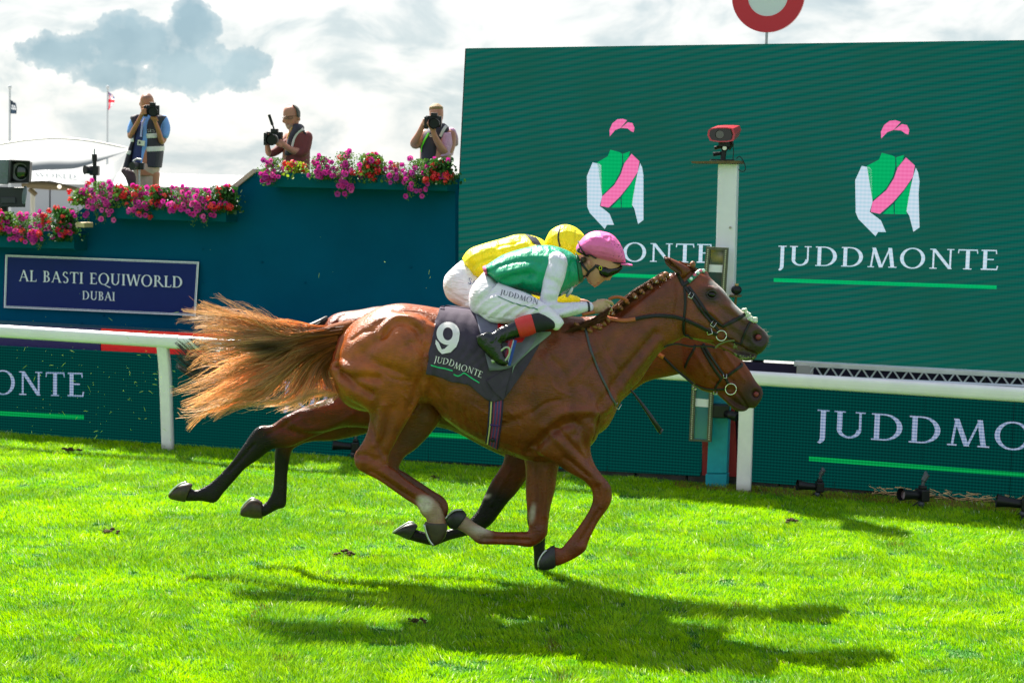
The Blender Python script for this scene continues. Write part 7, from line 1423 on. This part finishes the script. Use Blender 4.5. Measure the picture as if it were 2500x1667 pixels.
def woman():
    Y = WL.pt(1060, 400, .45).y; root = thing('person', WL.pt(1060, 428, .45), 'fair haired woman photographer in a pink top with a bright green strap', 'photographer', 'photographers on the stand'); tf = zQ
    L = lambda secs, pw=2.1: loft([tf(s[0], s[1])+tf(s[2], s[3])+tuple(s[4:]) for s in secs], Y, 4, 18, pw)
    P = [L([(1785, 415, 1855, 415, .04), (1762, 450, 1885, 450, .075), (1757, 500, 1893, 500, .085), (1765, 560, 1885, 560, .08), (1790, 610, 1865, 610, .05)]), L([(1790, 580, 1880, 580, .05), (1780, 640, 1900, 630, .06), (1690, 700, 1980, 680, .11), (1670, 800, 1990, 800, .14), (1665, 900, 1970, 900, .15), (1665, 1100, 1970, 1100, .15)]),
         limb([(1720, 690, 40, .0), (1640, 790, 46, -.06), (1610, 780, 38, -.10), (1660, 690, 30, -.18), (1700, 600, 24, -.22), (1715, 575, 26, -.24)], Y, tf), limb([(1960, 700, 56, -.02), (1950, 830, 52, -.06), (1900, 860, 44, -.12), (1830, 760, 32, -.22), (1790, 660, 26, -.27), (1785, 630, 28, -.28)], Y, tf)]
    fingers(P, tf, Y, (1700, 560), (1745, 560), 4, 11, -.26, (2, 17), (0, -5)); fingers(P, tf, Y, (1760, 640), (1750, 590), 4, 10, -.29, (18, 4), (-5, 0))
    fuse('body', P, SKIN, .009, 2, root, None, skinpaint((.50, .21, .14)))
    fuse('hair', [L([(1795, 404, 1848, 404, .04), (1757, 438, 1888, 438, .086), (1754, 462, 1890, 460, .088, .01), (1756, 490, 1892, 490, .078, .03), (1762, 530, 1886, 530, .06, .045)])], mat('blonde_hair', (.30, .19, .085), .7, var=.3, vscale=90, bump=.004, bscale=150), .008, 2, root, sculpt=None)
    fuse('pink_top', [L([(1830, 690, 1985, 680, .12), (1850, 780, 2000, 800, .15), (1830, 920, 1985, 900, .16)]), limb([(1965, 680, 50, -.01), (2000, 730, 34, .0), (2010, 790, 26, .03)], Y, tf)], mat('pale_pink_top', lin(215, 165, 195), .75, bump=.012, bscale=30, var=.1), .009, 2, root)
    v3 = fuse('vest', [L([(1760, 640, 1900, 590, .08), (1690, 700, 1960, 660, .135), (1675, 800, 1900, 780, .165), (1665, 1000, 1850, 1000, .175)])], mat('dark_vest', (0, 0, 0)), .009, 2, root); bv = bvh_of(v3)
    mb = MB(); strap(mb, [(1925, 610), (1890, 660), (1860, 720)], 7, bv, Y, off=.006, tf=tf); mb.build('reflective_band', mat('reflective_band', (0, 0, 0)), root)
    mb = MB(); strap(mb, [(1755, 690), (1715, 760), (1690, 820), (1685, 870)], 6, bv, Y, off=.008, tf=tf); mb.build('green_strap', mat('green_strap', lin(90, 215, 20), .5), root)
    mb = MB(); mb.tube([at(*tf(1770+12*math.cos(a), 712+10*math.sin(a)), Y-.24+.03*math.sin(a)) for a in np.linspace(0, 6.28, 13)], .004, 6); mb.build('wristband', mat('wristband', lin(215, 200, 180), .4), root)
    camera_thing(*tf(1812, 590), Y-.31, 1.18, 'black camera at the eye of the fair haired woman', yawd=-.05)
woman()
# ------------------------------------------------------------------ cameras on the stand
def tv_camera():
    Y = WL.pt(30, 450, .5).y; root = thing('television_camera', at(20, 500, Y), 'large television camera under a grey rain cover at the left edge', 'television camera'); P = lambda x, y, d=0: at(x, y, Y+d)
    def slab(nm, f, b, m, dy0, dy1): mb = MB(); mb.hexa([P(x, y, dy0) for x, y in f]+[P(x, y, dy1) for x, y in b]); return bevel(mb.build(nm, m, root), .008)
    slab('rain_cover', [(-70, 450), (21, 450), (24, 390), (-70, 388)], [(-90, 452), (18, 450), (20, 380), (-90, 376)], mat('grey_cover', lin(105, 112, 118), .45, var=.2, vscale=8, bump=.02, bscale=6), -.1, .35)
    mb = MB(); A = [P(22, 447, -.28), P(71, 447, -.28), P(74, 393, -.28), (P(26, 391, -.28))]; B_ = [P(18, 448, -.1), P(68, 448, -.1), P(71, 392, -.1), P(22, 389, -.1)]; C_ = [a+(sum(A, Vector())/4-a)*.12 for a in A]; D_ = [c+Vector((0, .14, 0)) for c in C_]
    mb.add(A+B_+C_+D_, [(7, 6, 5, 4)]+[(i, i+4, (i+1) % 4+4, (i+1) % 4) for i in range(4)]+[(i, (i+1) % 4, 8+(i+1) % 4, 8+i) for i in range(4)]+[(8+i, 8+(i+1) % 4, 12+(i+1) % 4, 12+i) for i in range(4)]+[(12, 13, 14, 15)]); mb.build('lens_hood', BLACKM, root)
    mb = MB(); mb.cyl(P(48, 420, -.16), P(48, 420, -.145), .105, n=32); mb.build('lens_rim', mat('rim_grey', (.12, .13, .13), .4), root, smooth=False); mb = MB(); mb.ball(P(48, 420, -.15), (.092, .03, .092), 28, 14); mb.build('lens', mat('lens_olive', (.010, .022, .012), .08, spec=.8), root, smooth=True)
    slab('camera_base', [(-70, 506), (62, 506), (64, 458), (-70, 455)], [(-70, 506), (55, 506), (58, 458), (-70, 455)], mat('base_black', (.012, .012, .016), .5), -.12, .3)
    slab('panel', [(2, 497), (38, 497), (38, 482), (2, 482)], [(2, 497), (38, 497), (38, 482), (2, 482)], mat('panel_grey', (.03, .03, .035), .5), -.14, -.12)
    mb = MB(); v, f = limb([(62, 458, 4, -.15), (60, 475, 6, -.16), (58, 495, 4, -.15)], Y); mkobj('cloth_flap', v, f, mat('grey_cover', (0, 0, 0)), root, smooth=True)
    mb = MB(); mb.cyl((P(10, 500).x, P(10, 500).y, 0), P(10, 505), .05); mb.build('pedestal', BLACKM, root)
tv_camera()
def small_cam():
    Y = WL.pt(228, 430, .3).y; root = thing('mini_camera', at(228, 430, Y), 'small black remote camera with antenna left of the blue shirted man', 'camera', 'unattended cameras on the stand'); P = lambda x, y, d=0: at(x, y, Y+d)
    mb = MB(); mb.box(P(231, 417), (.10, .10, .11)); bevel(mb.build('camera_body', BLACKM, root), .01); mb = MB(); mb.tube([P(224, 417, -.02), P(210, 415, -.06), P(207, 415, -.07)], [.04, .045, .052], 16); mb.build('lens', BLACKM, root)
    mb = MB(); mb.cyl(P(231, 407), P(231, 393), .022); mb.cyl(P(231, 394), P(230.5, 377), .030); mb.build('transmitter', BLACKM, root); mb = MB(); mb.cyl(P(230.5, 377), P(230.5, 364), .008); mb.build('antenna', mat('antenna_grey', (.3, .32, .34), .4), root); mb = MB(); mb.cyl(P(231, 428), P(231, 470), .02); mb.build('stem', BLACKM, root)
    Y2 = WL.pt(310, 430, .25).y; root = thing('mini_camera', at(318, 445, Y2), 'small camera on a bag in front of the blue shirted photographer', 'camera', 'unattended cameras on the stand'); P = lambda x, y, d=0: at(x, y, Y2+d)
    mb = MB(); mb.box(P(340, 406), (.12, .08, .08)); bevel(mb.build('camera_body', BLACKM, root), .01); mb = MB(); mb.tube([P(334, 406, -.02), P(322, 406, -.09)], [.042, .048], 16); mb.build('lens', BLACKM, root)
    v, f = limb([(305, 418, 9), (318, 430, 13), (322, 450, 10)], Y2); mkobj('rain_sleeve', v, f, mat('brown_sleeve', lin(62, 42, 48), .7, bump=.01, bscale=20), root, smooth=True); mb = MB(); mb.tube([P(325, 394), P(335, 388), P(345, 390)], .012, 6); mb.tube([P(340, 412), P(340, 470)], .012, 6); mb.build('bracket', mat('grey_pole', (0, 0, 0)), root)
small_cam()
def ground_cam(x, y, s, label, rot=0.0):
    c0 = gp(x, y); root = thing('remote_camera', c0, label, 'camera', 'remote cameras on the grass by the boards'); Rz = Matrix.Rotation(rot, 3, 'Z'); T = lambda a, b, c: c0+Rz@Vector((a*s, b*s, c*s))
    mb = MB(); mb.box(T(.05, 0, .15), (.10*s, .15*s, .13*s), Rz); mb.box(T(.05, 0, .23), (.07*s, .08*s, .04*s), Rz); bevel(mb.build('camera_body', BLACKM, root), .012)
    mb = MB(); mb.tube([T(.0, 0, .15), T(-.10, -.02, .158), T(-.17, -.03, .165), T(-.24, -.04, .172)], [.045*s, .048*s, .056*s, .068*s], 20, cap=False); mb.build('lens_barrel', BLACKM, root, smooth=True)
    mb = MB(); mb.cyl(T(-.19, -.034, .167), T(-.185, -.033, .166), .052*s); mb.build('lens_glass', mat('rosy_glass', (.10, .06, .07), .1), root)
    mb = MB(); mb.tube([T(.05, 0, .25), T(.06, 0, .30)], .02*s, 8); mb.tube([T(.055, 0, .30), T(.09, .0, .36), T(.075, 0, .40)], [.03*s, .034*s, .01*s], 8); mb.build('cover_tip', mat('grey_bag', (.05, .055, .065), .35), root)
    for a in (0.5, 2.6, 4.5): mb = MB(); mb.tube([T(.03, 0, .09), T(.03+.12*math.cos(a), .10*math.sin(a), 0)], .008*s, 6); mb.build('leg', BLACKM, root)
    mb = MB(); mb.ball(T(.02, -.03, .06), .035*s); mb.build('weight_bag', mat('grey_bag', (0, 0, 0)), root, smooth=True)
ground_cam(1990, 1216, .74, 'black remote camera lying low just right of the white rail post'); ground_cam(2240, 1242, .86, 'black remote camera on short legs in front of the right LED board', .35); ground_cam(2492, 1266, .9, 'black remote camera cut by the right edge of the picture', -.3); ground_cam(858, 1118, .8, 'black remote camera glimpsed between the horses hind legs')
def post_cam():
    c = WP.pt(1757, 1000, -.02); root = thing('remote_camera', c, 'black camera clamped to the turquoise part of the winning post', 'camera'); mb = MB(); mb.box(c+Vector((0, -.08, 0)), (.16, .12, .13)); bevel(mb.build('camera_body', BLACKM, root), .012); mb = MB(); mb.tube([c+Vector((.05, -.12, -.02)), c+Vector((.14, -.2, -.04))], [.04, .045], 16); mb.build('lens_barrel', BLACKM, root, smooth=True)
    c = WP.pt(1798, 708, -.06); root = thing('bell_cover', c, 'small round black housing on a bracket of the winning post', 'housing'); mb = MB(); mb.ball(c, (.052, .05, .045), 16, 10); mb.build('housing', BLACKM, root, smooth=True); mb = MB(); mb.cyl(c+Vector((0, 0, .035)), c+Vector((0, 0, .06)), .018); mb.build('cap', mat('cap_tan', lin(185, 145, 95), .6), root)
post_cam()
# ------------------------------------------------------------------ marquee and flags
def marquee():
    YT = 46.0; root = thing('marquee', (at(130, 440, YT).x, YT, 0), 'white curved canopy marquee rising behind the flowers at the left', 'tent')
    top = cr([(-120, 372), (-60, 361), (0, 355), (60, 346), (135, 340.5), (220, 347), (316, 366)], 6); low = cr([(-120, 440), (-60, 436), (0, 428), (60, 420), (110, 415), (190, 410), (316, 368)], 6); V = []; n = len(top); K = 12
    for j in range(K+1):
        t = j/K
        for i in range(n):
            x = top[i, 0]*(1-t)+low[i, 0]*t; y = top[i, 1]*(1-t)+low[i, 1]*t-6*math.sin(math.pi*t)*(i/n); V.append(at(x, y, YT+3-4*t-1.2*math.sin(math.pi*t)))
    Fc = [(j*n+i, j*n+i+1, (j+1)*n+i+1, (j+1)*n+i) for j in range(K) for i in range(n-1)]; wt = mat('tent_fabric', (.17, .19, .20), .7, trans=.25, var=.03, vscale=.5)
    mkobj('canopy', V, Fc, wt, root, smooth=True)
    MB().tube([at(x, y, YT+3.1) for x, y in top], .06, 8).build('arch_pole', mat('cream_pole', lin(200, 195, 178), .5), root, smooth=True)
    low2 = cr([(-120, 470), (-60, 462), (0, 452), (60, 443), (110, 437), (190, 445), (240, 470), (250, 500)], 6); mlow = cr([(-120, 441), (-60, 437), (0, 429), (60, 421), (110, 416), (190, 411), (270, 400), (315, 369)], 6); n2 = len(low2); V = []
    for j in range(7):
        t = j/6
        for i in range(n2): x = mlow[i, 0]*(1-t)+low2[i, 0]*t; y = mlow[i, 1]*(1-t)+low2[i, 1]*t; V.append(at(x, y, YT-1.1-1.8*t))
    mkobj('valance', V, [(j*n2+i, j*n2+i+1, (j+1)*n2+i+1, (j+1)*n2+i) for j in range(6) for i in range(n2-1)], wt, root, smooth=True)
    TP = Plane((at(130, 430, YT-2.4).x, YT-2.6), 0); plane_text('lettering', 'WORLD P', TP, (86, 431), (205, 437), 9, 0, mat('faint_letter', (.62, .63, .63), .7), root)
    mb = MB(); v, f = loft([(60, 444, 60, 458, .3), (120, 442, 120, 464, .35), (190, 458, 190, 466, .2)], YT-2, 4, 12); mkobj('eave_beam', v, f, mat('eave_beige', lin(110, 96, 66), .7), root, smooth=True)
    mb = MB(); mb.cyl(at(145, 456, YT-2.4), at(145, 456, YT-2.45), .05); mb.build('downlight', mat('downlight', (1, .9, .7), .5, emis=.35), root)
    mb = MB(); mb.tube([at(72, 462, YT-2), at(88, 476, YT-2)], .06, 8); mb.build('strut', mat('eave_beige', (0, 0, 0)), root)
    for px in (-40, 80, 235): a = at(px, 450, YT-1); mb = MB(); mb.cyl((a.x, a.y, 0), a, .06, n=8); mb.build('pole', mat('cream_pole', (0, 0, 0)), root)
    # white side walls of further tents closing the horizon
    for k, (xa, xb, yt, lab) in enumerate(((-200, 120, 436, 'low white tent wall far behind the television camera'), (124, 700, 448, 'long low white pavilion far behind the middle planter'))):
        a, b = at(xa, yt, 70), at(xb, yt, 70); mb = MB(); mb.box(((a.x+b.x)/2, 72, a.z/2), (b.x-a.x, 4, a.z)); r_ = thing('pavilion', ((a.x+b.x)/2, 72, 0), lab, 'tent'); mb.build('wall', mat('pavilion_white', (.36, .37, .38), .7), r_)
        mb = MB(); z = a.z; mb.add([(a.x, 69.8, z), (b.x, 69.8, z), (b.x, 74.2, z), (a.x, 74.2, z), (a.x+.5, 72, z+.5), (b.x-.5, 72, z+.5)], [(0, 1, 5, 4), (2, 3, 4, 5), (0, 4, 3), (1, 2, 5)]); mb.build('roof', mat('pavilion_white', (0, 0, 0)), r_)
marquee()
def flag(px0, px1, py0, pyb, Yf, label, fn, shape):
    a = at(px0, py0, Yf); root = thing('flagpole', (a.x, a.y, 0), label, 'flag', 'flags on tall poles'); mb = MB(); mb.tube([(a.x, a.y, 0), a], [.05, .03], 8); mb.build('pole', mat('flagpole_white', (.5, .52, .53), .4), root); MB().ball(a, .06, 8, 6).build('finial', mat('flagpole_white', (0, 0, 0)), root)
    V = []; cols = []; n, k = 24, 24
    for j in range(k):
        for i in range(n):
            u_, v_ = i/(n-1), j/(k-1); x, y = shape(u_, v_); p = at(x, y, Yf); V.append(p+Vector((0, .12*math.sin(u_*7+v_*3)*u_, 0))); cols.append(fn(u_, v_))
    o = mkobj('flag', V, [(j*n+i, j*n+i+1, (j+1)*n+i+1, (j+1)*n+i) for j in range(k-1) for i in range(n-1)], mat('flag_cloth', (1, 1, 1), .7, attr='Col', trans=.35), root, smooth=True); setcol(o, np.array(cols))
def union(u, v):
    x, y = u-.5, v-.5
    if abs(x) < .07 or abs(y) < .10: return lin(205, 20, 45)
    if abs(x) < .12 or abs(y) < .17: return (.75, .76, .78)
    d = min(abs(x-y), abs(x+y))
    if d < .04: return lin(205, 20, 45)
    if d < .12: return (.75, .76, .78)
    return lin(20, 50, 130)
def dark(u, v):
    return (.6, .62, .64) if (.38 < v < .50 or .56 < v < .70) and .15 < u < .85 and math.sin(u*34) > -.3 else lin(45, 62, 78)
flag(24, 20, 213, 360, 52, 'dark grey feather flag on a thin pole at the far left', dark, lambda u, v: (22.5+u*(12+8*v)*(1 if v > .12 else .6)-v*.5, 240+v*38+u*(1-v)*7))
flag(263, 261, 213, 360, 60, 'Union flag drooping from a thin pole left of the blue shirted man', union, lambda u, v: (261.5+u*17*(.35+.65*math.sin(math.pi*min(.15+v*.8, 1)))-v*.3, 222+v*48+u*8*(1-v)-u*u*6*v))
# ------------------------------------------------------------------ turf thrown up by the hooves
def clippings():
    r = random.Random(31); mb = MB()
    for _ in range(170):
        if r.random() < .9: x, y = r.uniform(20, 440), r.gauss(960, 95)
        else: x, y = r.uniform(420, 1150), r.gauss(700, 120)
        Yc = r.uniform(12.2, 14.5); p = at(x, y, Yc); d = Vector((r.gauss(0, 1), r.gauss(0, 1), r.gauss(0, 1))).normalized()*r.choice((.002, .003, .004, .012, .02)); mb.tube([p-d, p+Vector((0, 0, .002)), p+d], [.0008, .0016, .0006], 4)
    mb.build('flying_grass', mat('flying_blade', lin(165, 200, 60), .6, trans=.3), None, label='grass blades and specks of turf thrown up behind the hooves', cat='grass blades', kind='stuff')
    sm = mat('turf_clod', lin(70, 52, 22), .9, var=.5, vscale=60, bump=.01, bscale=60)
    for i, (x, y, s, lab) in enumerate(((843, 1352, .035, 'brown divot of turf under the front hooves of the bay'), (1014, 1516, .03, 'straw coloured divot at the near edge of the horses shadow'), (262, 1297, .035, 'small brown clod on the grass at the left'), (1925, 1272, .035, 'brown clod on sunlit grass below the white post'), (176, 1100, .05, 'loose clod at the foot of the left LED board'), (1060, 1165, .02, 'crumb of earth between the galloping legs'))):
        c = gp(x, y, .03); mb = MB(); rr = random.Random(i)
        for _ in range(9): mb.ball(c+Vector((rr.gauss(0, s), rr.gauss(0, s*.6), rr.uniform(-.01, .02))), (s*rr.uniform(.3, .7), s*.4, s*rr.uniform(.2, .4)), 7, 5)
        for _ in range(14): d = Vector((rr.gauss(0, 1), rr.gauss(0, 1), abs(rr.gauss(0, .7)))).normalized()*s*1.6; mb.tube([c, c+d], [.002, .001], 4)
        mkobj('turf_clod', mb.v, mb.f, sm, label=lab, cat='turf clod', group='divots of turf')
clippings()
